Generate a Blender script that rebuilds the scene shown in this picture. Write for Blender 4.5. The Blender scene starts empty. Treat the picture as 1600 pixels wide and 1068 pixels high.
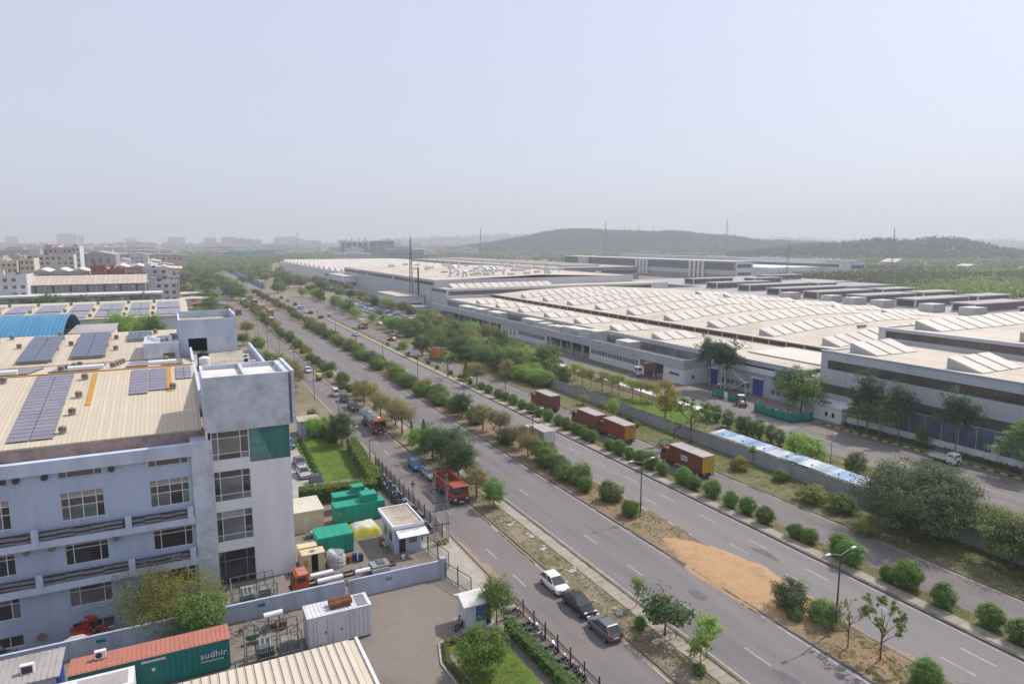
import bpy, bmesh, math, random
from mathutils import Vector, Matrix, noise as mnoise
R = math.radians
scene = bpy.context.scene
col = scene.collection

# ---------------------------------------------------------------- camera, sky, sun, exposure
cam_d = bpy.data.cameras.new('camera')
cam_d.sensor_width = 36.0
cam_d.lens = 24.0
cam_d.clip_start = 0.5
cam_d.clip_end = 60000
cam = bpy.data.objects.new('camera', cam_d)
col.objects.link(cam)
cam.location = (0, 0, 36.0)
cam.rotation_euler = (R(90 - 8.32), 0, R(-26.52))
scene.camera = cam

SUN_EL, SUN_AZ = 50.0, 78.0          # azimuth clockwise from +Y (the road's direction)
w = bpy.data.worlds.new('World'); scene.world = w; w.use_nodes = True
nt = w.node_tree; nt.nodes.clear()
sk = nt.nodes.new('ShaderNodeTexSky'); sk.sky_type = 'NISHITA'; sk.sun_disc = False
sk.sun_elevation = R(SUN_EL); sk.sun_rotation = R(SUN_AZ)
sk.altitude = 200; sk.air_density = 1.0; sk.dust_density = 4.0; sk.ozone_density = 5.0
bg = nt.nodes.new('ShaderNodeBackground'); bg.inputs['Strength'].default_value = 0.13
wo = nt.nodes.new('ShaderNodeOutputWorld')
mxs = nt.nodes.new('ShaderNodeMix'); mxs.data_type = 'RGBA'; mxs.inputs[0].default_value = 0.70     # thick dust haze evens the sky out
mxs.inputs[7].default_value = (5.15, 5.4, 6.3, 1)
nt.links.new(sk.outputs[0], mxs.inputs[6]); nt.links.new(mxs.outputs[2], bg.inputs[0]); nt.links.new(bg.outputs[0], wo.inputs[0])

sun_d = bpy.data.lights.new('sun', 'SUN'); sun_d.energy = 3.6; sun_d.angle = R(0.6); sun_d.color = (1.0, 0.945, 0.87)
sun = bpy.data.objects.new('sun', sun_d); col.objects.link(sun)
sdir = Vector((math.sin(R(SUN_AZ)) * math.cos(R(SUN_EL)), math.cos(R(SUN_AZ)) * math.cos(R(SUN_EL)), math.sin(R(SUN_EL))))
sun.rotation_euler = sdir.to_track_quat('Z', 'Y').to_euler()
sun.location = (60, 30, 120)

vs = scene.view_settings
vs.view_transform = 'Standard'; vs.look = 'None'; vs.exposure = 0.2; vs.gamma = 1.0; vs.use_curve_mapping = False
cy = scene.cycles
cy.use_denoising = True
cy.max_bounces = 5; cy.diffuse_bounces = 2; cy.glossy_bounces = 2; cy.transmission_bounces = 3; cy.transparent_max_bounces = 8; cy.volume_bounces = 0
cy.caustics_reflective = False; cy.caustics_refractive = False
cy.volume_step_rate=10; cy.volume_max_steps=32
cy.use_adaptive_sampling = True; cy.adaptive_threshold = 0.02

# ---------------------------------------------------------------- materials
MATS = {}
def newmat(name):
    m = bpy.data.materials.new(name); m.use_nodes = True
    t = m.node_tree; t.nodes.clear()
    out = t.nodes.new('ShaderNodeOutputMaterial')
    MATS[name] = m
    return m, t, out
def pos_noise(t, scale, detail=4, rough=0.6, stretch=None, obj=False):
    if obj:
        g = t.nodes.new('ShaderNodeTexCoord'); src = g.outputs['Object']
    else:
        g = t.nodes.new('ShaderNodeNewGeometry'); src = g.outputs['Position']
    if stretch:
        mp = t.nodes.new('ShaderNodeVectorMath'); mp.operation = 'MULTIPLY'; mp.inputs[1].default_value = stretch
        t.links.new(src, mp.inputs[0]); src = mp.outputs[0]
    n = t.nodes.new('ShaderNodeTexNoise'); n.inputs['Scale'].default_value = scale
    n.inputs['Detail'].default_value = detail; n.inputs['Roughness'].default_value = rough
    t.links.new(src, n.inputs['Vector'])
    return n.outputs['Fac']
def ramp(t, fac, stops):
    r = t.nodes.new('ShaderNodeValToRGB')
    e = r.color_ramp.elements
    while len(e) < len(stops): e.new(0.5)
    for i, (p, c) in enumerate(stops):
        e[i].position = p; e[i].color = (c[0], c[1], c[2], 1) if not isinstance(c, (int, float)) else (c, c, c, 1)
    t.links.new(fac, r.inputs[0])
    return r.outputs[0]
def mixc(t, fac, a, b, mode='MIX'):
    n = t.nodes.new('ShaderNodeMix'); n.data_type = 'RGBA'; n.blend_type = mode
    if isinstance(fac, (int, float)): n.inputs[0].default_value = fac
    else: t.links.new(fac, n.inputs[0])
    for s, i in ((a, 6), (b, 7)):
        if isinstance(s, tuple): n.inputs[i].default_value = (s[0], s[1], s[2], 1)
        else: t.links.new(s, n.inputs[i])
    return n.outputs[2]
def principled(t, out, c, rough=0.8, metal=0.0, spec=0.3, bump=None, bumpd=0.02):
    b = t.nodes.new('ShaderNodeBsdfPrincipled')
    if isinstance(c, tuple): b.inputs['Base Color'].default_value = (c[0], c[1], c[2], 1)
    else: t.links.new(c, b.inputs['Base Color'])
    b.inputs['Roughness'].default_value = rough; b.inputs['Metallic'].default_value = metal
    b.inputs['Specular IOR Level'].default_value = spec
    if bump is not None:
        bn = t.nodes.new('ShaderNodeBump'); bn.inputs['Strength'].default_value = 0.6; bn.inputs['Distance'].default_value = bumpd
        t.links.new(bump, bn.inputs['Height']); t.links.new(bn.outputs[0], b.inputs['Normal'])
    t.links.new(b.outputs[0], out.inputs['Surface'])
    return b
def mul(c, k): return tuple(min(1.0, x * k) for x in c)
def weathered(name, c, dirt=None, amt=0.5, scale=0.6, rough=0.8, metal=0.0, spec=0.3, streak=False, fine=0.12, obj=False, bump=0):
    """a painted or mineral surface: fine tone variation plus blotches of dirt"""
    m, t, out = newmat(name)
    dirt = dirt or mul(c, 0.6)
    n1 = pos_noise(t, scale, 6, 0.65, (1, 1, 0.15) if streak else None, obj)
    f1 = ramp(t, n1, [(0.42, 0.0), (0.75, amt)])
    n2 = pos_noise(t, scale * 9, 3, 0.6, None, obj)
    base = mixc(t, ramp(t, n2, [(0.3, 0.0), (0.7, 1.0)]), mul(c, 1 - fine), mul(c, 1 + fine))
    cc = mixc(t, f1, base, dirt)
    principled(t, out, cc, rough, metal, spec, n2 if bump else None, bump or 0.01)
    return m
def plain(name, c, rough=0.5, metal=0.0, spec=0.5):
    m, t, out = newmat(name); principled(t, out, c, rough, metal, spec); return m
def glassy(name, c, rough=0.06, spec=0.6):
    m, t, out = newmat(name)
    n = pos_noise(t, 0.35, 3, 0.5)
    principled(t, out, mixc(t, ramp(t, n, [(0.35, 0.0), (0.65, 1.0)]), mul(c, 0.7), mul(c, 1.3)), rough, 0.0, spec)
    return m
def corrugated(name, c, c2, period, axis, dirt=None, amt=0.35, rough=0.5, metal=0.0, depth=0.02, w=0.12, scale=0.15):
    """sheet metal: fine ribs every `period` metres across `axis`, with sheet-to-sheet tone changes"""
    m, t, out = newmat(name)
    g = t.nodes.new('ShaderNodeNewGeometry'); s = t.nodes.new('ShaderNodeSeparateXYZ'); t.links.new(g.outputs['Position'], s.inputs[0])
    d = t.nodes.new('ShaderNodeMath'); d.operation = 'DIVIDE'; d.inputs[1].default_value = period; t.links.new(s.outputs[axis], d.inputs[0])
    fr = t.nodes.new('ShaderNodeMath'); fr.operation = 'FRACT'; t.links.new(d.outputs[0], fr.inputs[0])
    rib = ramp(t, fr.outputs[0], [(0.0, 1.0), (w, 0.0), (1 - w, 0.0), (1.0, 1.0)])
    fl = t.nodes.new('ShaderNodeMath'); fl.operation = 'FLOOR'; t.links.new(d.outputs[0], fl.inputs[0])
    wn = t.nodes.new('ShaderNodeTexWhiteNoise'); wn.noise_dimensions = '1D'; t.links.new(fl.outputs[0], wn.inputs['W'])
    base = mixc(t, wn.outputs[0], mul(c, 0.93), mul(c, 1.05))
    base = mixc(t, rib, base, c2)
    n1 = pos_noise(t, scale, 6, 0.7)
    cc = mixc(t, ramp(t, n1, [(0.42, 0.0), (0.72, amt)]), base, dirt or mul(c, 0.6))
    principled(t, out, cc, rough, metal, 0.3, rib, depth)
    return m
def leafmat(name, a, b, third=None, trans=0.45):
    m, t, out = newmat(name)
    g = t.nodes.new('ShaderNodeNewGeometry'); oi = t.nodes.new('ShaderNodeObjectInfo')
    c = mixc(t, g.outputs['Random Per Island'], a, b)
    if third:
        c = mixc(t, ramp(t, pos_noise(t, 0.9, 2), [(0.45, 0.0), (0.62, 0.8)]), c, third)
    hv = t.nodes.new('ShaderNodeHueSaturation')
    mr = t.nodes.new('ShaderNodeMapRange'); mr.inputs[3].default_value = 0.92; mr.inputs[4].default_value = 1.38
    t.links.new(oi.outputs['Random'], mr.inputs[0]); t.links.new(mr.outputs[0], hv.inputs['Value'])
    mh = t.nodes.new('ShaderNodeMapRange'); mh.inputs[3].default_value = 0.48; mh.inputs[4].default_value = 0.515
    t.links.new(oi.outputs['Random'], mh.inputs[0]); t.links.new(mh.outputs[0], hv.inputs['Hue'])
    t.links.new(c, hv.inputs['Color'])
    d = t.nodes.new('ShaderNodeBsdfPrincipled'); d.inputs['Roughness'].default_value = 0.55; d.inputs['Specular IOR Level'].default_value = 0.25
    t.links.new(hv.outputs[0], d.inputs['Base Color'])
    tr = t.nodes.new('ShaderNodeBsdfTranslucent'); t.links.new(mixc(t, 1.0, hv.outputs[0], (1.75, 1.6, 1.1), 'MULTIPLY'), tr.inputs[0])      # light passing through a leaf comes out yellower
    mx = t.nodes.new('ShaderNodeMixShader'); mx.inputs[0].default_value = trans
    t.links.new(d.outputs[0], mx.inputs[1]); t.links.new(tr.outputs[0], mx.inputs[2]); t.links.new(mx.outputs[0], out.inputs[0])
    return m

# ---------------------------------------------------------------- mesh helpers
class MB:
    def __init__(s): s.v = []; s.f = []; s.mi = []; s.cur = 0
    def mat(s, i): s.cur = i; return s
    def poly(s, pts):
        n = len(s.v); s.v += [tuple(p) for p in pts]; s.f.append(tuple(range(n, n + len(pts)))); s.mi.append(s.cur); return s
    def raw(s, vs_, fs_):
        n = len(s.v); s.v += [tuple(p) for p in vs_]
        for f in fs_: s.f.append(tuple(i + n for i in f)); s.mi.append(s.cur)
        return s
    def hexa(s, p):   # 8 corners: bottom 0-3 ccw, top 4-7
        return s.raw(p, [(3, 2, 1, 0), (4, 5, 6, 7), (0, 1, 5, 4), (1, 2, 6, 5), (2, 3, 7, 6), (3, 0, 4, 7)])
    def box(s, x0, x1, y0, y1, z0, z1):
        return s.hexa([(x0, y0, z0), (x1, y0, z0), (x1, y1, z0), (x0, y1, z0), (x0, y0, z1), (x1, y0, z1), (x1, y1, z1), (x0, y1, z1)])
    def cbox(s, c, sx, sy, sz, rz=0.0):   # centred in x,y; base at c.z
        a, b = math.cos(rz), math.sin(rz); P = []
        for z in (0, sz):
            for (i, j) in ((-1, -1), (1, -1), (1, 1), (-1, 1)):
                x, y = i * sx / 2, j * sy / 2
                P.append((c[0] + x * a - y * b, c[1] + x * b + y * a, c[2] + z))
        return s.hexa(P)
    def prism(s, pts, z0, z1):
        n = len(pts)
        V = [(p[0], p[1], z0) for p in pts] + [(p[0], p[1], z1) for p in pts]
        F = [tuple(range(n - 1, -1, -1)), tuple(range(n, 2 * n))] + [(i, (i + 1) % n, n + (i + 1) % n, n + i) for i in range(n)]
        return s.raw(V, F)
    def profile(s, pts, a0, a1, axis='x'):
        """extrude a profile of (u,z) along x (u=y) or along y (u=x)"""
        n = len(pts)
        if axis == 'x':
            V = [(a0, u, z) for u, z in pts] + [(a1, u, z) for u, z in pts]
        else:
            V = [(u, a0, z) for u, z in pts] + [(u, a1, z) for u, z in pts]
        F = [tuple(range(n - 1, -1, -1)), tuple(range(n, 2 * n))] + [(i, (i + 1) % n, n + (i + 1) % n, n + i) for i in range(n)]
        return s.raw(V, F)
    def cyl(s, p0, p1, r0, r1=None, n=8, caps=True):
        r1 = r0 if r1 is None else r1
        p0, p1 = Vector(p0), Vector(p1); d = (p1 - p0)
        if d.length < 1e-6: return s
        d.normalize(); a = d.orthogonal().normalized(); b = d.cross(a)
        V = []
        for p, r in ((p0, r0), (p1, r1)):
            for i in range(n):
                t = 2 * math.pi * i / n; V.append(tuple(p + a * (r * math.cos(t)) + b * (r * math.sin(t))))
        F = [(i, (i + 1) % n, n + (i + 1) % n, n + i) for i in range(n)]
        if caps: F += [tuple(range(n - 1, -1, -1)), tuple(range(n, 2 * n))]
        return s.raw(V, F)
    def tube(s, path, r, n=6):
        for a, b in zip(path[:-1], path[1:]): s.cyl(a, b, r, r, n)
        return s
    def bar(s, p0, p1, wdt, hgt=None):
        return s.cyl(p0, p1, wdt * 0.7, wdt * 0.7, 4)
    def ball(s, c, rx, ry, rz, n=8, m=5):
        V = [(c[0], c[1], c[2] - rz)]
        for j in range(1, m):
            ph = -math.pi / 2 + math.pi * j / m
            for i in range(n):
                t = 2 * math.pi * i / n
                V.append((c[0] + rx * math.cos(ph) * math.cos(t), c[1] + ry * math.cos(ph) * math.sin(t), c[2] + rz * math.sin(ph)))
        V.append((c[0], c[1], c[2] + rz)); F = []
        for i in range(n): F.append((0, 1 + (i + 1) % n, 1 + i))
        for j in range(m - 2):
            for i in range(n):
                a = 1 + j * n + i; b = 1 + j * n + (i + 1) % n; F.append((a, b, b + n, a + n))
        k = 1 + (m - 2) * n
        for i in range(n): F.append((k + i, k + (i + 1) % n, len(V) - 1))
        return s.raw(V, F)
    def mesh(s, name, mats, smooth=False):
        me = bpy.data.meshes.new(name); me.from_pydata(s.v, [], s.f)
        if not isinstance(mats, (list, tuple)): mats = [mats]
        for m in mats: me.materials.append(MATS[m] if isinstance(m, str) else m)
        if len(mats) > 1: me.polygons.foreach_set('material_index', s.mi)
        if smooth: me.polygons.foreach_set('use_smooth', [True] * len(me.polygons))
        me.update(); return me
    def build(s, name, mats, parent=None, smooth=False, W=False):
        """W: the vertices are in world metres; make them relative to the parent"""
        if W and parent is not None:
            o = wloc(parent); s.v = [(x - o[0], y - o[1], z - o[2]) for x, y, z in s.v]
        return link(name, s.mesh(name, mats, smooth), parent)
def wloc(o):
    p = Vector((0, 0, 0))
    while o is not None: p = p + Vector(o.location); o = o.parent
    return p
KIDS = {}
def link(name, data, parent=None, loc=None, rz=0.0, sc=None):
    o = bpy.data.objects.new(name, data); col.objects.link(o)
    if parent is not None: o.parent = parent; KIDS.setdefault(parent.name, []).append(o)
    if loc is not None: o.location = loc
    if rz: o.rotation_euler = (0, 0, rz)
    if sc is not None: o.scale = (sc, sc, sc) if isinstance(sc, (int, float)) else sc
    return o
def tag(o, label=None, cat=None, group=None, kind=None):
    if label: o['label'] = label
    if cat: o['category'] = cat
    if group: o['group'] = group
    if kind: o['kind'] = kind
    return o
def thing(name, label, cat, loc=(0, 0, 0), rz=0.0, group=None):
    o = link(name, None, None, loc, rz); o.empty_display_size = 0.3
    return tag(o, label, cat, group)
def copy_tree(o, parent=None, loc=None, rz=None, label=None, sc=None):
    c = o.copy(); col.objects.link(c)
    if parent is not None: c.parent = parent
    if loc is not None: c.location = loc
    if rz is not None: c.rotation_euler = (0, 0, rz)
    if sc is not None: c.scale = (sc, sc, sc)
    if label: c['label'] = label
    for ch in KIDS.get(o.name, ()): copy_tree(ch, c)
    return c
def struct(name, mb, mats, smooth=False):
    return tag(mb.build(name, mats, None, smooth), kind='structure')

# ---------------------------------------------------------------- ground materials
def ground_mat(name, stops, scale, scale2=None, bumpd=0.03, rough=0.95, mix2=0.5):
    m, t, out = newmat(name)
    n1 = pos_noise(t, scale, 8, 0.65)
    c = ramp(t, n1, stops)
    n2 = pos_noise(t, scale2 or scale * 12, 4, 0.7)
    c = mixc(t, mix2, c, ramp(t, n2, [(0.3, 0.55), (0.7, 1.3)]), 'MULTIPLY')
    principled(t, out, c, rough, 0, 0.15, n2, bumpd)
    return m
ground_mat('dry_land', [(0.3, (0.10, 0.11, 0.05)), (0.45, (0.20, 0.17, 0.11)), (0.6, (0.27, 0.22, 0.16)), (0.75, (0.12, 0.13, 0.06))], 0.012, 0.25)
ground_mat('yard_dirt', [(0.3, (0.165, 0.137, 0.122)), (0.5, (0.215, 0.182, 0.16)), (0.7, (0.19, 0.162, 0.145))], 0.12, 2.5, 0.008, mix2=0.25)
ground_mat('verge_soil', [(0.3, (0.20, 0.165, 0.11)), (0.45, (0.15, 0.135, 0.075)), (0.55, (0.25, 0.205, 0.15)), (0.68, (0.20, 0.145, 0.10)), (0.8, (0.12, 0.12, 0.06))], 0.35, 3.5)
ground_mat('median_soil', [(0.3, (0.15, 0.12, 0.075)), (0.45, (0.23, 0.165, 0.105)), (0.6, (0.27, 0.19, 0.12)), (0.75, (0.13, 0.12, 0.06))], 0.3, 3.0)
ground_mat('green_verge', [(0.3, (0.10, 0.11, 0.045)), (0.45, (0.17, 0.15, 0.085)), (0.58, (0.09, 0.12, 0.04)), (0.72, (0.23, 0.19, 0.13))], 0.25, 3.0)
ground_mat('lawn_green', [(0.3, (0.065, 0.12, 0.02)), (0.5, (0.11, 0.17, 0.03)), (0.7, (0.09, 0.15, 0.025))], 0.4, 6.0)
ground_mat('sand', [(0.3, (0.36, 0.225, 0.125)), (0.5, (0.42, 0.27, 0.15)), (0.7, (0.31, 0.205, 0.125))], 0.5, 5.0, 0.06, mix2=0.35)
def asphalt(name, a, b, tint, seam=True):
    m, t, out = newmat(name)
    n1 = pos_noise(t, 0.5, 6, 0.6, (1.0, 0.07, 1.0))      # long wear streaks along the traffic
    n2 = pos_noise(t, 0.06, 5, 0.6)
    n3 = pos_noise(t, 9.0, 2, 0.7)
    c = ramp(t, n1, [(0.3, a), (0.7, b)])
    c = mixc(t, ramp(t, n2, [(0.45, 0.0), (0.65, 0.6)]), c, tint)
    n4 = pos_noise(t, 0.35, 7, 0.75)
    c = mixc(t, ramp(t, n4, [(0.60, 0.0), (0.72, 0.45)]), c, mul(a, 0.62))     # patches and old stains
    c = mixc(t, 0.35, c, ramp(t, n3, [(0.3, 0.6), (0.7, 1.3)]), 'MULTIPLY')
    principled(t, out, c, 0.85, 0, 0.25, n3, 0.006)
    return m
asphalt('asphalt', (0.138, 0.126, 0.129), (0.198, 0.182, 0.183), (0.180, 0.162, 0.156))
asphalt('asphalt_pale', (0.160, 0.148, 0.148), (0.215, 0.200, 0.195), (0.198, 0.180, 0.170))
asphalt('asphalt_service', (0.142, 0.126, 0.126), (0.190, 0.170, 0.166), (0.21, 0.178, 0.155))
weathered('concrete', (0.36, 0.335, 0.295), (0.20, 0.175, 0.14), 0.7, 0.5, 0.9)
weathered('footpath_paving', (0.33, 0.29, 0.245), (0.21, 0.175, 0.13), 0.8, 0.4, 0.9)
weathered('kerb_stone', (0.17, 0.155, 0.135), (0.075, 0.07, 0.055), 0.8, 0.5, 0.9)
weathered('line_paint', (0.40, 0.385, 0.375), (0.19, 0.172, 0.172), 1.0, 1.4, 0.7)
weathered('line_yellow', (0.50, 0.40, 0.22), (0.24, 0.215, 0.20), 0.9, 1.2, 0.7)
weathered('kerb_yellow', (0.62, 0.50, 0.10), (0.3, 0.25, 0.1), 0.5, 1.2)
weathered('kerb_black', (0.04, 0.04, 0.04), (0.12, 0.11, 0.1), 0.5, 1.2)

# ---------------------------------------------------------------- the sheets the place stands on (each about 4 mm above the last, kerbs are steps)
def sheet(name, x0, x1, y0, y1, z, m):
    b = MB(); b.poly([(x0, y0, z), (x1, y0, z), (x1, y1, z), (x0, y1, z)]); return struct(name, b, m)
b = MB()
for x0, x1, y0, y1 in ((-16000, -46, -9000, 19000), (1.0, 16000, -9000, 19000), (-46, 1.0, -9000, 66.3), (-46, 1.0, 74.4, 19000)):
    b.poly([(x0, y0, 0), (x1, y0, 0), (x1, y1, 0), (x0, y1, 0)])
struct('ground', b, 'dry_land')
YN, YE = 5.0, 1000.0
sheet('yard_ground', 1.0, 28.6, 40, 132, 0.02, 'yard_dirt')
sheet('front_yard_ground', -46, 1.0, 40, 66.3, 0.02, 'yard_dirt')
slab_pit = MB().box(-46, 1.0, 66.3, 74.4, -2.7, -2.5).box(0.9, 1.0, 66.3, 74.3, -2.5, 0.0)
struct('sunken_yard_ground', slab_pit, 'yard_dirt')
sheet('service_road_left', 28.6, 35.2, YN, 900, 0.02, 'asphalt_service')
sheet('carriageway_left', 40.2, 49.7, YN, YE, 0.02, 'asphalt')
sheet('carriageway_right', 55.5, 64.2, YN, YE, 0.02, 'asphalt_pale')
sheet('service_road_right', 68.3, 75.3, YN, 330, 0.02, 'asphalt_service')
def slab(name, x0, x1, y0, y1, z0, z1, m):
    b = MB(); b.box(x0, x1, y0, y1, z0, z1); return struct(name, b, m)
slab('verge_left', 35.45, 38.3, YN, 700, -0.05, 0.10, 'verge_soil')
slab('footpath_left', 38.3, 39.75, YN, 330, -0.05, 0.14, 'footpath_paving')
slab('verge_strip_left', 39.75, 39.95, YN, 700, -0.05, 0.11, 'green_verge')
slab('median', 49.95, 55.25, YN, YE, -0.05, 0.11, 'median_soil')
slab('footpath_right', 64.55, 66.0, YN, 330, -0.05, 0.16, 'footpath_paving')
slab('verge_inner_right', 66.0, 68.05, YN, 330, -0.05, 0.12, 'green_verge')
slab('verge_outer_right', 75.55, 83.4, YN, 330, -0.05, 0.12, 'green_verge')
# kerbs: single stones near the camera, a continuous strip further off
def kerb_line(name, x, wdt, y0, y1, h, m, near=75.0):
    root = tag(MB().box(x, x + wdt, max(y0, near), y1, -0.05, h).build(name, m), kind='structure')
    me = MB().box(0, wdt, 0.01, 0.98, -0.05, h).mesh('kerb_stone', m)
    y = y0; r = random.Random(int(x * 10))
    while y < near - 0.5:
        if r.random() > 0.04:
            link('kerb_stone', me, root, (x + r.uniform(-0.02, 0.02), y, r.uniform(-0.025, 0.012)))
        y += 1.0
for x, y0, y1, h in ((35.2, 30, 700, 0.15), (39.95, 26, YE, 0.16), (49.7, 24, YE, 0.15), (55.25, 24, YE, 0.15), (64.2, 22, 330, 0.2), (68.05, 24, 330, 0.14), (75.3, 26, 330, 0.14)):
    kerb_line('kerb', x, 0.25 if x != 64.2 else 0.35, y0, y1, h, 'kerb_stone')

# painted markings
mk = MB()
def dashes(b, x, y0, y1, ln, period, wdt=0.13, z=0.024, skip=0.0, seed=1):
    r = random.Random(seed); y = y0
    while y < y1:
        if r.random() >= skip: b.box(x - wdt / 2, x + wdt / 2, y, y + ln, z - 0.003, z + 0.002)
        y += period
for nm, x, yy0, yy1, ln, pe, sk_ in (('lane_marking', 31.5, 17.0, 420, 3.0, 7.15, 0.15), ('lane_marking', 44.0, 29.5, 420, 3.0, 8.9, 0.1), ('lane_marking', 47.0, 25.6, 200, 2.6, 8.9, 0.75),
                             ('lane_marking', 58.35, 29.7, 420, 3.0, 8.45, 0.25), ('lane_marking', 61.25, 21.2, 420, 3.0, 8.45, 0.05)):
    b = MB(); dashes(b, x, yy0, yy1, ln, pe, 0.14, skip=sk_, seed=int(x)); struct(nm, b, 'line_paint')
for x, y0, y1, m_ in ((29.0, 20, 260, 'line_yellow'), (34.8, 20, 260, 'line_yellow'), (40.55, 20, 500, 'line_paint'), (49.35, 20, 500, 'line_paint'), (63.85, 20, 500, 'line_paint'), (55.9, 62, 500, 'line_yellow'), (75.0, 20, 260, 'line_yellow')):
    b = MB(); b.box(x - 0.07, x + 0.07, y0, y1, 0.021, 0.026); struct('edge_line', b, m_)

# footpath slabs, near stretch
me = MB().box(-0.02, 1.38, 0.015, 0.985, 0, 0.05).mesh('paving_slab', 'footpath_paving')
fpl = bpy.data.objects['footpath_left']; fpr = bpy.data.objects['footpath_right']
r = random.Random(5)
for fp, x0 in ((fpl, 38.35), (fpr, 64.6)):
    for k in range(52):
        if r.random() > 0.06: link('paving_slab', me, fp, (x0 + r.uniform(-0.02, 0.02), 26 + k, 0.125 + (0.02 if fp is fpr else 0) + r.uniform(-0.008, 0.012)), R(r.uniform(-0.6, 0.6)))

# spread of orange builder's sand over the median
bm = bmesh.new(); NX, NY = 44, 110
g = {}
for i in range(NX + 1):
    for j in range(NY + 1):
        u, v_ = i / NX * 2 - 1, j / NY * 2 - 1
        y = 51.5 + v_ * 12.5; tl = max(0.0, min(1.0, (y - 55) / 8)); x = 53.2 + u * (4.5 - 2.0 * tl) - 0.5 * tl
        n = mnoise.noise(Vector((x * 0.3, y * 0.3, 3)))
        e = 1 - (u * u) * 1.25 - v_ ** 4 * 1.1 + n * 0.35 - 0.25 * tl + 0.12 * mnoise.noise(Vector((x * 1.5, y * 1.5, 2)))
        rut = 0.05 * mnoise.noise(Vector((x * 2.5, y * 0.5, 9)))
        z = min(1, max(0, e) * 1.5) * (0.20 + 0.14 * n + rut + 0.05 * mnoise.noise(Vector((x * 2.2, y * 2.2, 7)))) if 50 < x < 55.2 else 0.0
        z = max(z, 0.012 + 0.24 * min(1, max(0, e) * 1.6)) if e > 0 else -0.06
        g[i, j] = bm.verts.new((x, y, z + (0.02 if e > 0 else 0)))
for i in range(NX):
    for j in range(NY): bm.faces.new((g[i, j], g[i + 1, j], g[i + 1, j + 1], g[i, j + 1])).smooth = True
me = bpy.data.meshes.new('sand_pile'); bm.to_mesh(me); bm.free(); me.materials.append(MATS['sand'])
tag(link('sand_pile', me), 'low spread of orange builder sand across the road median', 'sand', kind='stuff')

ground_mat('dust', [(0.3, (0.27, 0.205, 0.15)), (0.5, (0.30, 0.23, 0.17)), (0.7, (0.25, 0.20, 0.15))], 0.6, 4.0, 0.01)
def spill(pts, z=0.026, seed=0, name='dust_spill'):
    V = []
    for (x, y0, y1, wd) in pts:
        N = int((y1 - y0) / 0.5); L = []; Rr = []
        for k in range(N + 1):
            y = y0 + (y1 - y0) * k / N; e = math.sin(math.pi * k / N) ** 0.5
            L.append((x - 0.02, y, z)); Rr.append((x + wd * e * (0.55 + 0.6 * mnoise.noise(Vector((y * 0.5, x, seed)))), y, z))
        struct(name, MB().raw(L + Rr, [(k, N + 1 + k, N + 2 + k, k + 1) if wd > 0 else (k + 1, N + 2 + k, N + 1 + k, k) for k in range(N)]), 'dust')
spill([(55.5, 26, 44, 0.9), (55.5, 58, 74, 1.2), (49.7, 40, 62, -0.8), (35.2, 60, 84, -1.0), (35.2, 40, 50, -0.6), (28.6, 56, 76, 2.2), (75.3, 30, 90, -0.5), (75.3, 92, 150, -0.7), (68.3, 60, 120, 0.5), (40.2, 40, 80, 0.35)])

# old patches and tar marks in the asphalt
weathered('tar_patch', (0.110, 0.100, 0.106), (0.15, 0.137, 0.140), 0.8, 1.2, 0.85)
pr_ = random.Random(23)
for k in range(22):
    x = pr_.choice((29.6, 32.5, 34, 41.5, 43.5, 46, 48, 57, 59.5, 62.5, 70.5, 73)) + pr_.uniform(-.6, .6); y = 28 + 150 * pr_.random() ** 1.5; a, c = pr_.uniform(0.2, 0.7), pr_.uniform(0.4, 2.2)
    struct('asphalt_patch', MB().poly([(x + a * math.cos(t_) * pr_.uniform(.7, 1.2), y + c * math.sin(t_) * pr_.uniform(.7, 1.2), 0.0225) for t_ in [i * 0.628 for i in range(10)]]), 'tar_patch')

# ---------------------------------------------------------------- plants
import numpy as np
weathered('bark', (0.14, 0.11, 0.085), (0.06, 0.05, 0.04), 0.6, 3.0, 0.95)
weathered('bark_pale', (0.26, 0.22, 0.17), (0.12, 0.10, 0.08), 0.6, 3.0, 0.95)
leafmat('leaf_bush', (0.072, 0.136, 0.029), (0.152, 0.256, 0.056))
leafmat('leaf_mid', (0.072, 0.128, 0.032), (0.160, 0.232, 0.061))
leafmat('leaf_dark', (0.036, 0.066, 0.024), (0.086, 0.128, 0.046))
leafmat('leaf_bluegreen', (0.028, 0.064, 0.036), (0.070, 0.122, 0.062))
leafmat('leaf_grey', (0.046, 0.080, 0.034), (0.112, 0.156, 0.075))
leafmat('leaf_olive', (0.128, 0.128, 0.048), (0.205, 0.200, 0.085), (0.190, 0.150, 0.075))
leafmat('leaf_bright', (0.112, 0.192, 0.032), (0.232, 0.328, 0.064))
leafmat('leaf_yellow', (0.200, 0.156, 0.025), (0.312, 0.237, 0.044), (0.163, 0.163, 0.037))
leafmat('leaf_acacia', (0.130, 0.170, 0.027), (0.240, 0.275, 0.061), (0.170, 0.160, 0.054))
leafmat('leaf_hedge', (0.098, 0.158, 0.018), (0.203, 0.277, 0.042))
leafmat('leaf_dry', (0.218, 0.172, 0.086), (0.333, 0.270, 0.149))
leafmat('leaf_weed', (0.098, 0.117, 0.033), (0.195, 0.202, 0.072), (0.273, 0.221, 0.117))
leafmat('leaf_hill', (0.026, 0.044, 0.022), (0.060, 0.080, 0.040))
leafmat('leaf_far', (0.064, 0.099, 0.038), (0.128, 0.168, 0.072))

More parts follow.
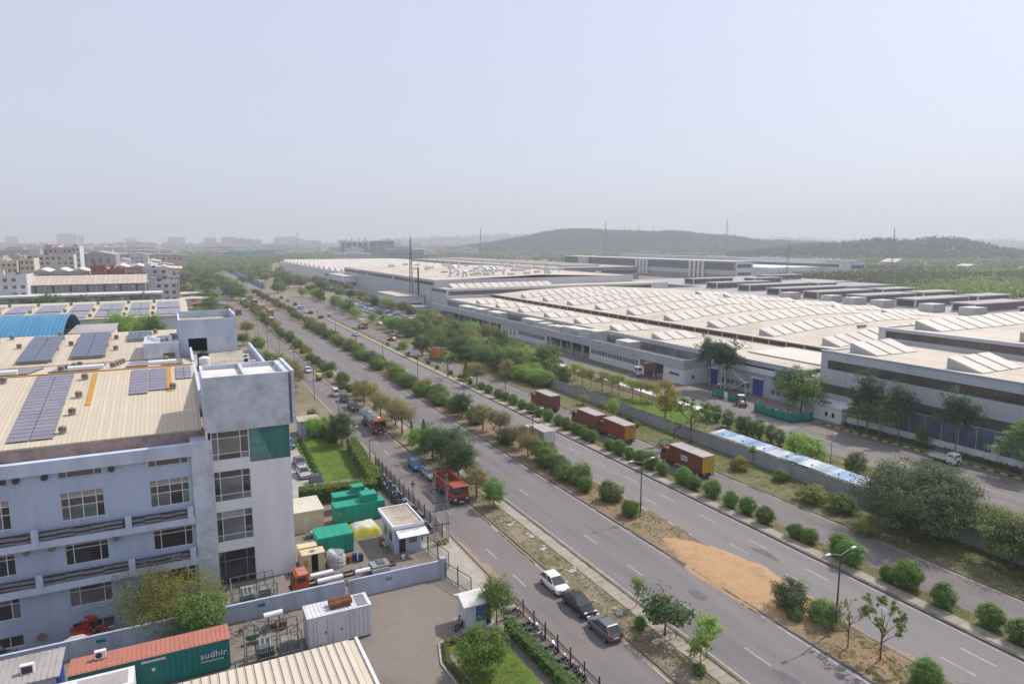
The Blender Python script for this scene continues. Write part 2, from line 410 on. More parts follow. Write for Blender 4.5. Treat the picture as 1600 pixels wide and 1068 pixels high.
def leaves_mesh(name, centres, mat_, rng, per, cr, leaf, up=0.5, aspect=0.55, flat=0.8, cen=None, jit=0.5):
    """leaf-sized rhombic faces scattered through clumps; centres: list of (x,y,z[,scale])"""
    C = np.array([c[:3] for c in centres]); K = len(C)
    S = np.array([c[3] if len(c) > 3 else 1.0 for c in centres])
    idx = np.repeat(np.arange(K), per); N = len(idx)
    d = rng.normal(size=(N, 3)); d /= np.linalg.norm(d, axis=1, keepdims=True)
    rr = rng.random(N) ** 0.45
    P = C[idx] + d * (rr * cr * S[idx])[:, None] * np.array([1, 1, flat])
    o_ = d * 0.5
    if cen is not None:
        q_ = P - np.array(cen); o_ = o_ + 0.9 * q_ / (np.linalg.norm(q_, axis=1, keepdims=True) + 1e-6)
    nrm = o_ + rng.normal(size=(N, 3)) * jit + np.array([0, 0, up]); nrm /= np.linalg.norm(nrm, axis=1, keepdims=True)
    a = np.cross(nrm, rng.normal(size=(N, 3))); a /= np.linalg.norm(a, axis=1, keepdims=True); b = np.cross(nrm, a)
    L = leaf * (0.65 + 0.7 * rng.random(N))[:, None]
    V = np.empty((N, 4, 3)); V[:, 0] = P - a * L; V[:, 1] = P + b * L * aspect; V[:, 2] = P + a * L; V[:, 3] = P - b * L * aspect
    me = bpy.data.meshes.new(name)
    me.vertices.add(N * 4); me.vertices.foreach_set('co', V.reshape(-1))
    me.loops.add(N * 4); me.loops.foreach_set('vertex_index', np.arange(N * 4, dtype=np.int32))
    me.polygons.add(N); me.polygons.foreach_set('loop_start', np.arange(0, N * 4, 4, dtype=np.int32))
    try: me.polygons.foreach_set('loop_total', np.full(N, 4, dtype=np.int32))
    except Exception: pass
    me.materials.append(MATS[mat_]); me.update(calc_edges=True)
    return me
def trunk_mesh(name, path, r0, limbs, mat_='bark', seg=7):
    b = MB(); n = len(path)
    for i in range(n - 1):
        a, c = r0 * (1 - 0.55 * i / (n - 1)), r0 * (1 - 0.55 * (i + 1) / (n - 1))
        b.cyl(path[i], path[i + 1], a, c, seg)
    b.cyl((path[0][0], path[0][1], -0.15), path[0], r0 * 1.35, r0, seg)
    for (p, q, rr) in limbs:
        mid = tuple((p[k] + q[k]) / 2 + (0.06 * abs(q[2] - p[2]) if k == 2 else 0) for k in range(3))
        b.cyl(p, mid, rr, rr * 0.7, 5); b.cyl(mid, q, rr * 0.7, rr * 0.25, 5)
    return b.mesh(name, mat_, True)

def ellipsoid_clumps(rng, n, rx, ry, rz, zc, inner=0.45, lump=0.25, low=-1.0):
    out = []
    while len(out) < n:
        d = rng.normal(size=3); d /= np.linalg.norm(d)
        if d[2] < low: continue
        k = inner + (1 - inner) * rng.random() ** 0.6
        k *= 1 + lump * (rng.random() - 0.5) * 2
        out.append((d[0] * rx * k, d[1] * ry * k, zc + d[2] * rz * k, 0.75 + 0.5 * rng.random()))
    return out
PLANTS = {}
def make_kind(kind, n_var, fn):
    PLANTS[kind] = [fn(np.random.default_rng(hash_(kind) + 31 * k), k) for k in range(n_var)]
def hash_(s): return sum((i + 1) * ord(c) for i, c in enumerate(s)) % 9973

def bush(mat_, rx, rz, nc, per, leaf, cr=0.36, lump=0.12, stems=4):
    def f(rng, k):
        cs = ellipsoid_clumps(rng, nc, rx * 0.86, rx * 0.86 * (0.9 + 0.2 * rng.random()), rz * 0.86, rz * 0.98, 0.55, lump)
        cr_ = leaves_mesh('crown', cs, mat_, rng, per, cr * rx, leaf, cen=(0, 0, rz * 0.8), jit=0.38)
        limbs = [((0, 0, 0.0), (rx * 0.5 * math.cos(a), rx * 0.5 * math.sin(a), rz * 1.1), 0.045 * rx) for a in [2 * math.pi * i / stems + k for i in range(stems)]]
        return trunk_mesh('trunk', [(0, 0, -0.1), (0, 0, rz * 0.5)], 0.06 * rx, limbs), cr_, rz * 2
    return f
def tree(mat_, h, rx, rz, nc, per, leaf, cr=0.3, trunk=None, lump=0.35, tr=0.16, inner=0.4, low=-0.6, bark='bark', nlimb=7, flat=0.75, zc=None, up=0.5, bend=0.25):
    def f(rng, k):
        zc_ = (h - rz) if zc is None else zc
        ex = 0.85 + 0.3 * rng.random()
        cs = ellipsoid_clumps(rng, nc, rx * 0.85, rx * 0.85 * ex, rz * 0.85, zc_, inner, lump, low)
        cr_ = leaves_mesh('crown', cs, mat_, rng, per, cr * rx, leaf, up, 0.55, flat, (0, 0, zc_ - rz * 0.3))
        th = trunk if trunk else zc_ - rz * 0.5
        bx, by = bend * (rng.random() - 0.5) * 2, bend * (rng.random() - 0.5) * 2
        path = [(0, 0, 0), (bx * 0.5, by * 0.5, th * 0.5), (bx, by, th), (bx * 0.6, by * 0.6, zc_ + rz * 0.3)]
        limbs = []
        for i in rng.choice(len(cs), min(nlimb, len(cs)), replace=False):
            t0 = path[2] if rng.random() < 0.6 else path[1]
            limbs.append(((t0[0], t0[1], th * (0.75 + 0.3 * rng.random())), tuple(cs[i][:3]), tr * 0.5))
        return trunk_mesh('trunk', path, tr, limbs, bark), cr_, h
    return f
def layered(mat_, h, rx, tiers, per, leaf):
    """terminalia: flat tiers of foliage on a straight trunk"""
    def f(rng, k):
        cs = []; limbs = []
        for i in range(tiers):
            z = h * (0.40 + 0.58 * i / (tiers - 1)); rr = rx * (1.0 - 0.72 * (i / (tiers - 1)) ** 1.3)
            for j in range(int(7 + 14 * rr / rx)):
                a = rng.random() * 6.283; q = rr * (0.2 + 0.8 * rng.random() ** 0.6)
                cs.append((q * math.cos(a), q * math.sin(a), z + 0.10 * q + 0.25 * rng.normal() * 0.5, 0.8 + 0.4 * rng.random()))
                if j % 4 == 0: limbs.append(((0, 0, z - 0.2), cs[-1][:3], 0.05))
        cr_ = leaves_mesh('crown', cs, mat_, rng, per, rx * 0.24, leaf, 1.1, 0.5, 0.32)
        return trunk_mesh('trunk', [(0, 0, 0), (0.05, 0, h * 0.5), (0, 0.05, h * 0.97)], 0.14, limbs, 'bark_pale'), cr_, h
    return f
def conifer(mat_, h, r, per, leaf):
    def f(rng, k):
        cs = []
        for i in range(34):
            z = h * (0.06 + 0.92 * (i / 33)); rr = r * (1 - (i / 33)) ** 0.75 * (0.75 + 0.3 * rng.random())
            for j in range(3):
                a = rng.random() * 6.283; cs.append((rr * math.cos(a) * 0.7, rr * math.sin(a) * 0.7, z, max(0.3, rr / r)))
        cr_ = leaves_mesh('crown', cs, mat_, rng, per, r * 0.5, leaf, 0.2, 0.5, 1.2)
        return trunk_mesh('trunk', [(0, 0, 0), (0, 0, h * 0.5), (0, 0, h * 0.9)], 0.09, []), cr_, h
    return f
def sparse(mat_, h, rx, nbr, per, leaf, tr=0.1):
    """a nearly bare tree: branching limbs and a few tufts"""
    def f(rng, k):
        limbs = []; cs = []
        for i in range(nbr):
            a = 2 * math.pi * i / nbr + rng.random(); z0 = h * (0.28 + 0.3 * rng.random())
            q = (rx * 0.6 * math.cos(a), rx * 0.6 * math.sin(a), z0 + h * (0.2 + 0.2 * rng.random()))
            limbs.append(((0, 0, z0), q, tr * 0.55))
            for j in range(4):
                a2 = a + rng.normal() * 0.6; q2 = (q[0] + rx * 0.42 * math.cos(a2) * rng.random(), q[1] + rx * 0.42 * math.sin(a2) * rng.random(), min(h, q[2] + h * (0.05 + 0.22 * rng.random())))
                limbs.append((q, q2, tr * 0.28)); cs.append((q2[0], q2[1], q2[2], 0.7 + 0.6 * rng.random()))
                q3 = tuple(q2[m_] + rng.normal() * 0.25 for m_ in range(3)); limbs.append((q2, q3, tr * 0.15)); cs.append(q3 + (0.6,))
        cr_ = leaves_mesh('crown', cs, mat_, rng, per, rx * 0.17, leaf)
        return trunk_mesh('trunk', [(0, 0, 0), (0.08, 0.05, h * 0.3), (0.02, 0, h * 0.6), (0.12, -0.05, h * 0.85)], tr, limbs, 'bark'), cr_, h
    return f

make_kind('round_bush', 3, bush('leaf_bush', 1.35, 1.3, 150, 60, 0.065, 0.27, 0.07))
make_kind('loose_shrub', 3, bush('leaf_mid', 1.8, 1.45, 110, 60, 0.095, 0.32, 0.28))
make_kind('grey_shrub', 2, bush('leaf_grey', 1.9, 1.6, 110, 56, 0.095, 0.32, 0.30))
make_kind('bright_shrub', 2, bush('leaf_bright', 1.7, 1.4, 100, 56, 0.095, 0.32, 0.28))
make_kind('yellow_shrub', 2, bush('leaf_acacia', 1.5, 1.2, 70, 40, 0.12, 0.34, 0.28))
make_kind('olive_tree', 3, tree('leaf_olive', 6.2, 3.2, 2.3, 95, 60, 0.11, 0.28, low=-0.75))
make_kind('dense_tree', 3, tree('leaf_dark', 6.5, 3.4, 2.9, 140, 70, 0.115, 0.26, low=-0.9))
make_kind('mid_tree', 3, tree('leaf_mid', 6.5, 3.4, 2.8, 125, 64, 0.12, 0.27, low=-0.9))
make_kind('bright_tree', 3, tree('leaf_bright', 6.5, 3.3, 2.7, 120, 62, 0.12, 0.28, low=-0.9))
make_kind('big_ficus', 1, tree('leaf_grey', 9.0, 6.8, 4.1, 520, 80, 0.12, 0.15, trunk=2.2, tr=0.32, low=-0.95, nlimb=14, inner=0.5, lump=0.28))
make_kind('yellow_tree', 1, tree('leaf_yellow', 8.6, 2.9, 3.7, 110, 46, 0.13, 0.30, trunk=1.5, low=-0.9))
make_kind('tall_dark_tree', 2, tree('leaf_bluegreen', 12.0, 3.4, 3.8, 100, 60, 0.19, 0.30, trunk=5.5, tr=0.2, lump=0.5, bark='bark_pale'))
make_kind('layered_tree', 2, layered('leaf_mid', 7.6, 4.4, 6, 60, 0.15))
make_kind('cypress', 2, bush('leaf_mid', 0.95, 1.8, 90, 50, 0.07, 0.42, 0.14))
make_kind('ashoka', 2, conifer('leaf_mid', 4.6, 0.85, 28, 0.10))
make_kind('acacia', 1, tree('leaf_acacia', 7.4, 4.6, 3.0, 210, 90, 0.07, 0.22, trunk=2.0, tr=0.15, lump=0.5, inner=0.25, nlimb=26, low=-0.8))
make_kind('round_tree', 2, tree('leaf_bush', 4.4, 2.1, 1.9, 110, 52, 0.10, 0.28, trunk=1.2, tr=0.11, lump=0.15, low=-0.95))
make_kind('pale_tree', 2, tree('leaf_acacia', 4.6, 2.0, 1.4, 46, 40, 0.11, 0.36, trunk=2.0, tr=0.09, lump=0.35, bark='bark_pale'))
make_kind('sapling', 3, tree('leaf_bright', 3.6, 0.85, 1.2, 22, 40, 0.09, 0.42, trunk=1.8, tr=0.045, lump=0.45, nlimb=4, bark='bark_pale'))
make_kind('leathery_tree', 1, tree('leaf_dark', 4.1, 2.1, 1.45, 60, 34, 0.13, 0.30, trunk=1.3, tr=0.09, lump=0.5, nlimb=10))
make_kind('bare_tree', 2, sparse('leaf_olive', 5.0, 2.0, 6, 30, 0.085))
make_kind('half_bare_tree', 2, sparse('leaf_mid', 5.4, 2.2, 7, 60, 0.09))
make_kind('far_tree', 4, tree('leaf_far', 7.0, 3.8, 2.9, 60, 22, 0.34, 0.36, low=-0.9, nlimb=2))
make_kind('far_olive', 2, tree('leaf_olive', 6.5, 3.6, 2.5, 55, 22, 0.32, 0.36, low=-0.9, nlimb=2))

ORD = ['nearest', 'second', 'third', 'fourth', 'fifth', 'sixth', 'seventh', 'eighth', 'ninth', 'tenth', 'eleventh', 'twelfth', 'thirteenth', 'fourteenth', 'fifteenth', 'sixteenth', 'seventeenth', 'eighteenth', 'nineteenth', 'twentieth']
def ordn(i):
    if i < 20: return ORD[i]
    tens = {2: 'twenty', 3: 'thirty', 4: 'forty', 5: 'fifty', 6: 'sixty', 7: 'seventy', 8: 'eighty', 9: 'ninety'}
    n = i + 1; a, b = divmod(n, 10)
    if b == 0: return {2: 'twentieth', 3: 'thirtieth', 4: 'fortieth', 5: 'fiftieth', 6: 'sixtieth', 7: 'seventieth', 8: 'eightieth', 9: 'ninetieth'}.get(a, 'hundredth')
    return tens.get(a, 'hundred') + '-' + ['first', 'second', 'third', 'fourth', 'fifth', 'sixth', 'seventh', 'eighth', 'ninth'][b - 1]
PR = random.Random(77)
def plant(kind, xy, label, h=None, wide=1.0, name=None, cat='tree', group=None, z=0.0, var=None):
    vs_ = PLANTS[kind]; tm, cm, h0 = vs_[PR.randrange(len(vs_)) if var is None else var]
    s = (h / h0) if h else 1.0
    o = thing(name or kind, label, cat, (xy[0], xy[1], z), PR.uniform(0, 6.28), group)
    o.scale = (s * wide, s * wide, s)
    link('trunk', tm, o); link('crown', cm, o)
    return o

# ---------------------------------------------------------------- office block with the metal roof, lower left
weathered('paint_blue', (0.42, 0.485, 0.635), (0.29, 0.33, 0.42), 0.7, 0.5, 0.85, streak=True, fine=0.05)
weathered('paint_blue_ledge', (0.50, 0.555, 0.68), (0.28, 0.30, 0.35), 0.6, 0.5, 0.85, streak=True, fine=0.05)
weathered('paint_white', (0.76, 0.74, 0.77), (0.50, 0.485, 0.50), 0.5, 0.5, 0.8, streak=True, fine=0.04)
weathered('plaster_grey', (0.54, 0.58, 0.66), (0.29, 0.31, 0.34), 0.9, 0.5, 0.9, streak=False, fine=0.10)
weathered('terrace_floor', (0.42, 0.36, 0.30), (0.17, 0.14, 0.115), 0.8, 0.35, 0.9)
weathered('terrace_white', (0.66, 0.64, 0.60), (0.36, 0.32, 0.28), 0.6, 0.5, 0.9)
weathered('gutter_stain', (0.42, 0.33, 0.31), (0.13, 0.11, 0.10), 0.9, 0.7, 0.9)
weathered('steel_grey', (0.20, 0.21, 0.24), (0.12, 0.12, 0.13), 0.5, 1.0, 0.5)
weathered('steel_dark', (0.045, 0.045, 0.05), (0.10, 0.07, 0.05), 0.5, 2.0, 0.55)
weathered('galvanised', (0.34, 0.34, 0.34), (0.20, 0.17, 0.13), 0.6, 2.0, 0.4, 0.5)
weathered('frame_white', (0.72, 0.73, 0.75), (0.5, 0.5, 0.5), 0.3, 1.0, 0.5)
weathered('vent_brown', (0.30, 0.25, 0.19), (0.15, 0.11, 0.08), 0.7, 1.5, 0.5, 0.3)
weathered('ochre_paint', (0.46, 0.25, 0.045), (0.34, 0.22, 0.10), 0.6, 0.8, 0.8)
corrugated('roof_tan', (0.56, 0.475, 0.36), (0.40, 0.335, 0.255), 0.42, 0, (0.40, 0.33, 0.25), 0.45, 0.55, 0.0, 0.03, 0.10, 0.09)
glassy('glass_dark', (0.028, 0.028, 0.033)); glassy('glass_brown', (0.065, 0.05, 0.042)); glassy('glass_grey', (0.16, 0.165, 0.17)); glassy('glass_sage', (0.13, 0.17, 0.165))
glassy('glass_teal', (0.006, 0.15, 0.155), 0.04, 0.9); plain('void_black', (0.008, 0.008, 0.009), 0.9)
weathered('blind', (0.34, 0.32, 0.31), (0.24, 0.22, 0.21), 0.5, 2.0)
m, t, out = newmat('solar_cell')
n = pos_noise(t, 0.5, 3)
principled(t, out, ramp(t, n, [(0.3, (0.17, 0.155, 0.20)), (0.7, (0.225, 0.205, 0.25))]), 0.28, 0.0, 0.6)
m, t, out = newmat('solar_cell_dark')
principled(t, out, ramp(t, pos_noise(t, 0.5, 3), [(0.3, (0.060, 0.068, 0.115)), (0.7, (0.085, 0.095, 0.15))]), 0.25, 0.0, 0.6)

def holed_wall(b, u0, u1, z0, z1, holes, t0, t1, axis='x'):
    """a wall of boxes round rectangular openings; axis: the direction u runs along, t: its thickness span"""
    us = sorted({u0, u1} | {h[0] for h in holes} | {h[1] for h in holes}); zs = sorted({z0, z1} | {h[2] for h in holes} | {h[3] for h in holes})
    us = [u for u in us if u0 <= u <= u1]; zs = [z for z in zs if z0 <= z <= z1]
    for za, zb in zip(zs[:-1], zs[1:]):
        run = None
        for ua, ub in zip(us[:-1], us[1:]):
            c = ((ua + ub) / 2, (za + zb) / 2)
            hole = any(h[0] < c[0] < h[1] and h[2] < c[1] < h[3] for h in holes)
            if not hole:
                run = [ua, ub] if run is None else [run[0], ub]
            if (hole or ub == us[-1]) and run:
                if axis == 'x': b.box(run[0], run[1], t0, t1, za, zb)
                else: b.box(t0, t1, run[0], run[1], za, zb)
                run = None
    return b
def window(parent, u0, u1, z0, z1, t, cols, rows, panes, axis='x', fw=0.07, frame='frame_white', name='window', seed=0, out=-1):
    """frame with bars on plane t, each pane a piece of its own set behind; cols/rows: fractions of the splits"""
    r = random.Random(seed * 91 + int(u0 * 10))
    b = MB(); d = 0.06
    def bx(ua, ub, za, zb, ta, tb):
        if axis == 'x': b.box(ua, ub, min(ta, tb), max(ta, tb), za, zb)
        else: b.box(min(ta, tb), max(ta, tb), ua, ub, za, zb)
    cu = [0.0] + list(cols) + [1.0]; cz = [0.0] + list(rows) + [1.0]
    U = [u0 + (u1 - u0) * c for c in cu]; Z = [z0 + (z1 - z0) * c for c in cz]
    for i, u in enumerate(U):
        a = u if i == 0 else (u - fw if i == len(U) - 1 else u - fw / 2); bx(a, a + fw, z0, z1, t + out * d, t - out * 0.02)
    for i, z in enumerate(Z):
        a = z if i == 0 else (z - fw if i == len(Z) - 1 else z - fw / 2)
        for ua, ub in zip(U[:-1], U[1:]): bx(ua + fw * 0.5, ub - fw * 0.5, a, a + fw * 0.9, t + out * (d - 0.012), t - out * 0.015)
    f = b.build(name, frame, parent, W=True)
    o = wloc(f)
    for j in range(len(Z) - 1):
        for i in range(len(U) - 1):
            p = MB(); e = 0.01
            ua, ub, za, zb = U[i] + e, U[i + 1] - e, Z[j] + e, Z[j + 1] - e
            if axis == 'x': p.box(ua, ub, t - out * 0.03, t - out * 0.05, za, zb)
            else: p.box(t - out * 0.03, t - out * 0.05, ua, ub, za, zb)
            sel = panes[j] if isinstance(panes[0], (list, tuple)) else panes
            p.build('pane', r.choice(sel), f, W=True)
    return f

off = thing('office_building', 'four-storey blue-grey office block with tan metal roof and solar panels', 'building', (2, 74.3, 0))
YF = 74.3
WB = [-40.7, -33.2, -25.7, -18.2, -10.7, -3.2]
holes = []
for x in WB:
    holes += [(x, x + 3.6, 13.9, 14.65), (x, x + 3.6, 9.7, 12.5), (x, x + 3.6, 5.2, 7.6), (x, x + 3.6, 0.9, 3.15), (x, x + 3.6, -1.9, -0.75)]
b = MB(); holed_wall(b, -46, 0.7, -2.6, 15.0, holes, YF, YF + 0.35)
b.box(-46, 0.7, YF + 6.0, YF + 6.3, -2.6, 15.0)
b.build('wall', 'paint_blue', off, W=True)
for x in WB[2:]:
    k = int(x)
    window(off, x, x + 3.6, 13.9, 14.65, YF + 0.2, (0.19, 0.81), (), ['glass_brown'], name='high_window')
    window(off, x, x + 3.6, 9.7, 12.5, YF + 0.2, (0.19, 0.5, 0.81), (0.5, 0.78), [['glass_dark', 'glass_sage', 'glass_dark', 'glass_grey'], ['glass_dark'], ['blind']], seed=k)
    window(off, x, x + 3.6, 5.2, 7.6, YF + 0.2, (0.19, 0.81), (0.66, 0.84), [['glass_dark'], ['glass_brown'], ['blind', 'glass_brown']], seed=k + 1)
    window(off, x, x + 3.6, 0.9, 3.15, YF + 0.2, (0.24, 0.81), (0.68,), ['glass_dark', 'glass_dark', 'glass_grey'], seed=k + 2)
    window(off, x, x + 3.6, -1.9, -0.75, YF + 0.2, (0.35, 0.7), (), ['glass_grey', 'glass_brown'], seed=k + 3)
MB().box(-46, 0.7, YF - 0.45, YF - 0.003, 14.66, 15.9).box(-46, 0.7, YF - 0.003, YF + 0.3, 15.0, 15.9).build('parapet', 'paint_blue_ledge', off, W=True)
for zl in (7.75, 3.35):
    MB().box(-46, 0.7, YF - 0.95, YF - 0.003, zl, zl + 0.62).build('ledge', 'paint_blue_ledge', off, W=True)
    for i, x in enumerate([-43.2, -35.6, -28.0, -20.4, -12.8, -5.2, 0.3]):
        MB().box(x - 0.28, x + 0.28, YF - 0.97, YF - 0.55, zl + 0.1, zl + 1.75).build('ledge_post', 'paint_blue_ledge', off, W=True)
    xs = [-43.2, -35.6, -28.0, -20.4, -12.8, -5.2, 0.3]
    for a, c in zip(xs[:-1], xs[1:]):
        rl = MB()
        for zz in (1.5, 1.1, 0.72): rl.box(a + 0.28, c - 0.28, YF - 0.62, YF - 0.58, zl + zz, zl + zz + 0.05)
        rl.box(a + 0.28, c - 0.28, YF - 0.57, YF - 0.55, zl + 0.62, zl + 1.5)  # dark plate added behind the panels so the gaps read black
        rail = rl.build('railing', 'steel_dark', off, W=True)
        u = a + 0.3; r = random.Random(int(a * 7 + zl))
        while u < c - 0.5:
            e = min(c - 0.3, u + r.uniform(1.0, 1.9)); dz = r.choice((0, 0.07, 0.12))
            MB().box(u, e - 0.03, YF - 0.70, YF - 0.66, zl + 1.06 + dz, zl + 1.34 + dz).box(u, e - 0.03, YF - 0.72, YF - 0.68, zl + 0.68 + dz, zl + 0.88 + dz).build('railing_panel', 'steel_grey', rail, W=True); u = e
for (x, z) in ((-13.9, 14.35), (-11.7, 14.35), (-6.3, 14.35), (-13.7, 7.35), (-11.7, 7.35), (-6.4, 7.3), (-21.4, 14.35)):
    MB().cyl((x, YF - 0.04, z), (x, YF - 0.34, z - 0.05), 0.28, 0.28, 12).build('exhaust_fan', 'vent_brown' if z < 10 else 'steel_dark', off, W=True)
MB().cyl((-13.2, YF - 0.03, -1.25), (-13.2, YF - 0.35, -1.25), 0.34, 0.34, 12).build('exhaust_fan', 'vent_brown', off, W=True)
MB().box(-46, 0.7, YF + 0.3, 76.7, 15.05, 15.25).build('roof_gutter', 'gutter_stain', off, W=True)
MB().box(0.7, 2.62, YF - 0.42, YF + 0.5, 0, 15.9).build('pier', 'plaster_grey', off, W=True)
MB().box(0.7, 2.2, YF + 0.5, YF + 6, 0, 15.9).build('pier_side', 'plaster_grey', off, W=True)

# tower
wins = [(2.66, 6.25, 13.65, 16.7), (2.66, 6.25, 9.2, 12.5), (2.66, 6.25, 4.75, 8.15), (2.66, 6.25, 0.02, 3.75)]
b = MB(); holed_wall(b, 2.62, 10.4, 0, 16.78, wins + [(6.3, 10.35, 13.15, 16.7)], YF, YF + 0.3)
b.box(2.62, 10.4, 82.0, 82.3, 0, 16.7); b.box(10.1, 10.4, YF + 0.31, 82.0, 0, 16.7)
b.build('tower_wall', 'paint_white', off, W=True)
for k, wn in enumerate(wins):
    sets = [[['glass_dark', 'glass_grey'], ['glass_brown', 'glass_grey'], ['glass_brown']], [['glass_sage', 'glass_grey'], ['glass_dark', 'glass_dark', 'glass_grey'], ['glass_dark']], [['glass_sage', 'glass_grey'], ['glass_brown', 'glass_dark', 'glass_grey'], ['blind', 'glass_sage']], ['glass_dark']][k]
    window(off, wn[0], wn[1], wn[2], wn[3], YF + 0.16, (0.17, 0.77), (0.22, 0.77) if k < 3 else (0.70,), sets, seed=k + 40, frame='frame_white' if k < 3 else 'steel_grey')
tg = window(off, 6.3, 10.35, 13.15, 16.7, YF + 0.02, (0.33, 0.66), (0.5,), ['glass_teal'], frame='glass_teal', fw=0.05, name='green_glazing', seed=3)
MB().box(2.2, 10.45, YF - 0.35, YF - 0.05, 16.8, 22.5).box(2.2, 2.5, YF - 0.05, 82.6, 16.8, 22.35).box(2.5, 10.45, 82.3, 82.6, 16.8, 22.35).box(10.75, 11.1, YF - 0.3, 82.6, 16.9, 22.6).box(2.2, 10.75, YF - 0.05, 82.3, 16.78, 17.0).build('tower_top', 'plaster_grey', off, W=True)
MB().box(10.46, 10.74, YF - 0.1, YF + 0.1, 17.0, 22.3).build('cladding_joint', 'steel_grey', off, W=True)
for z in (18.1, 19.6, 21.1): MB().box(10.76, 11.13, YF - 0.33, YF - 0.30, z, z + 0.03).build('cladding_seam', 'steel_dark', off, W=True)
MB().box(2.5, 10.75, YF - 0.05, 82.3, 21.75, 21.85).build('tower_roof', 'terrace_white', off, W=True)
MB().box(6.2, 6.55, YF - 0.05, 82.3, 21.85, 22.30).box(10.1, 10.75, YF - 0.05, 82.3, 21.85, 22.42).build('roof_beam', 'plaster_grey', off, W=True)

# metal roof: near slope, far slope, second bay
ZR = lambda y: 16.7 + 0.1507 * (y - 76.6)
prof = [(76.6, 16.7), (98.5, 20.0), (118.0, 18.0), (118.0, 17.8), (98.5, 19.8), (76.6, 16.52)]
MB().box(-46, 2.2, 76.7, 76.9, 14.9, 16.53).build('eave_wall', 'gutter_stain', off, W=True)
MB().profile([(p[0], p[1]) for p in prof], -46, 1.95).build('metal_roof', 'roof_tan', off, W=True)
prof2 = [(118.1, 18.0), (139.0, 20.0), (150.0, 18.9), (150.0, 18.7), (139.0, 19.8), (118.1, 17.8)]
MB().profile(prof2, -60, 0.4).build('metal_roof', 'roof_tan', off, W=True)
MB().box(-46, 1.9, 98.3, 98.75, 19.98, 20.1).build('ridge_cap', 'ochre_paint', off, W=True)
MB().box(-46, 1.9, 117.6, 118.5, 17.99, 18.15).build('valley_gutter', 'gutter_stain', off, W=True)
MB().box(-46, 0.6, 149.6, 150, 0, 18.6).box(0.0, 0.4, 98.6, 150, 0, 17.9).build('outer_wall', 'paint_blue', off, W=True)
MB().box(1.97, 2.3, 82.7, 117.9, 16.5, 19.6).build('roof_kerb', 'plaster_grey', off, W=True)
def on_roof(b_, pts, dz, th):
    """a slab lying on the near slope over the four (x,y) corners"""
    lo = [(x, y, ZR(y) + dz) for x, y in pts]; hi = [(x, y, ZR(y) + dz + th) for x, y in pts]
    return b_.hexa(lo + hi)
def array(x0, x1, y0, y1, rows, gapcol, m_='solar_cell', zf=ZR, lift=0.12):
    a = MB()
    for i in range(3):
        y = y0 + (y1 - y0) * (0.03 + 0.45 * i); a.hexa([(x0, y, zf(y) + 0.02), (x1, y, zf(y) + 0.02), (x1, y + .06, zf(y) + 0.02), (x0, y + .06, zf(y) + 0.02), (x0, y, zf(y) + lift), (x1, y, zf(y) + lift), (x1, y + .06, zf(y) + lift), (x0, y + .06, zf(y) + lift)])
    arr = a.build('solar_array', 'galvanised', off, W=True); o = wloc(arr)
    n = len(gapcol) + 1; xs = [x0] + gapcol + [x1]
    L = (y1 - y0) / rows
    for c in range(n):
        xa, xb = xs[c] + 0.04, xs[c + 1] - 0.04
        sl = zf(y0 + 1) - zf(y0)
        me = MB().hexa([(0, 0, 0), (xb - xa, 0, 0), (xb - xa, L - 0.10, sl * (L - 0.10)), (0, L - 0.10, sl * (L - 0.10)), (0, 0, 0.04), (xb - xa, 0, 0.04), (xb - xa, L - 0.10, sl * (L - 0.10) + 0.04), (0, L - 0.10, sl * (L - 0.10) + 0.04)]).mesh('solar_panel', m_)
        for i in range(rows):
            y = y0 + i * L; link('solar_panel', me, arr, (xa - o[0], y - o[1], zf(y) + lift - o[2]))
array(-15.1, -11.25, 78.0, 97.9, 20, [-13.2])
array(-23.5, -20.2, 78.0, 97.9, 20, [-21.8])
array(-5.15, -3.2, 88.6, 97.6, 9, []); array(-3.1, -1.15, 89.4, 97.6, 8, [])
array(-0.2, 1.6, 92.8, 97.7, 4, [0.75])
ZB = lambda y: 20.0 - 0.1026 * (y - 98.5)
for x0, x1 in ((-23.0, -16.5), (-14.5, -9.0), (-6.0, -3.4), (-1.8, 0.8)): array(x0, x1, 101, 113, 6, [(x0 + x1) / 2], 'solar_cell', ZB, 0.15)
ZC = lambda y: 18.0 + 0.0957 * (y - 118)
for x0, x1, y0, y1 in ((-21.0, -16.6, 120, 137), (-14.4, -9.8, 121, 137.5), (-7.2, -3.6, 131, 137), (-30, -25.5, 120, 137)): array(x0, x1, y0, y1, 8, [(x0 + x1) / 2], 'solar_cell_dark', ZC, 0.5)
for (x, y0, y1) in ((-9.05, 86.5, 97.6), (-0.95, 88.8, 98.0), (-19.6, 78.5, 97.8)):
    on_roof(MB(), [(x - 0.26, y0), (x + 0.26, y0), (x + 0.26, y1), (x - 0.26, y1)], 0.02, 0.06).build('roof_walkway', 'ochre_paint', off, W=True)
vb = MB().cyl((0, 0, -0.25), (0, 0, 0.28), 0.36, 0.30, 10).mesh('ventilator_base', 'galvanised')
vt = MB()
for i in range(8):
    a0 = 2 * math.pi * i / 8; vt.cyl((0.30 * math.cos(a0), 0.30 * math.sin(a0), 0.28), (0.30 * math.cos(a0 + .5), 0.30 * math.sin(a0 + .5), 0.62), 0.10, 0.08, 5)
vt.cyl((0, 0, 0.3), (0, 0, 0.66), 0.30, 0.26, 10).cyl((0, 0, 0.66), (0, 0, 0.78), 0.38, 0.14, 10)
vtm = vt.mesh('turbine', 'vent_brown')
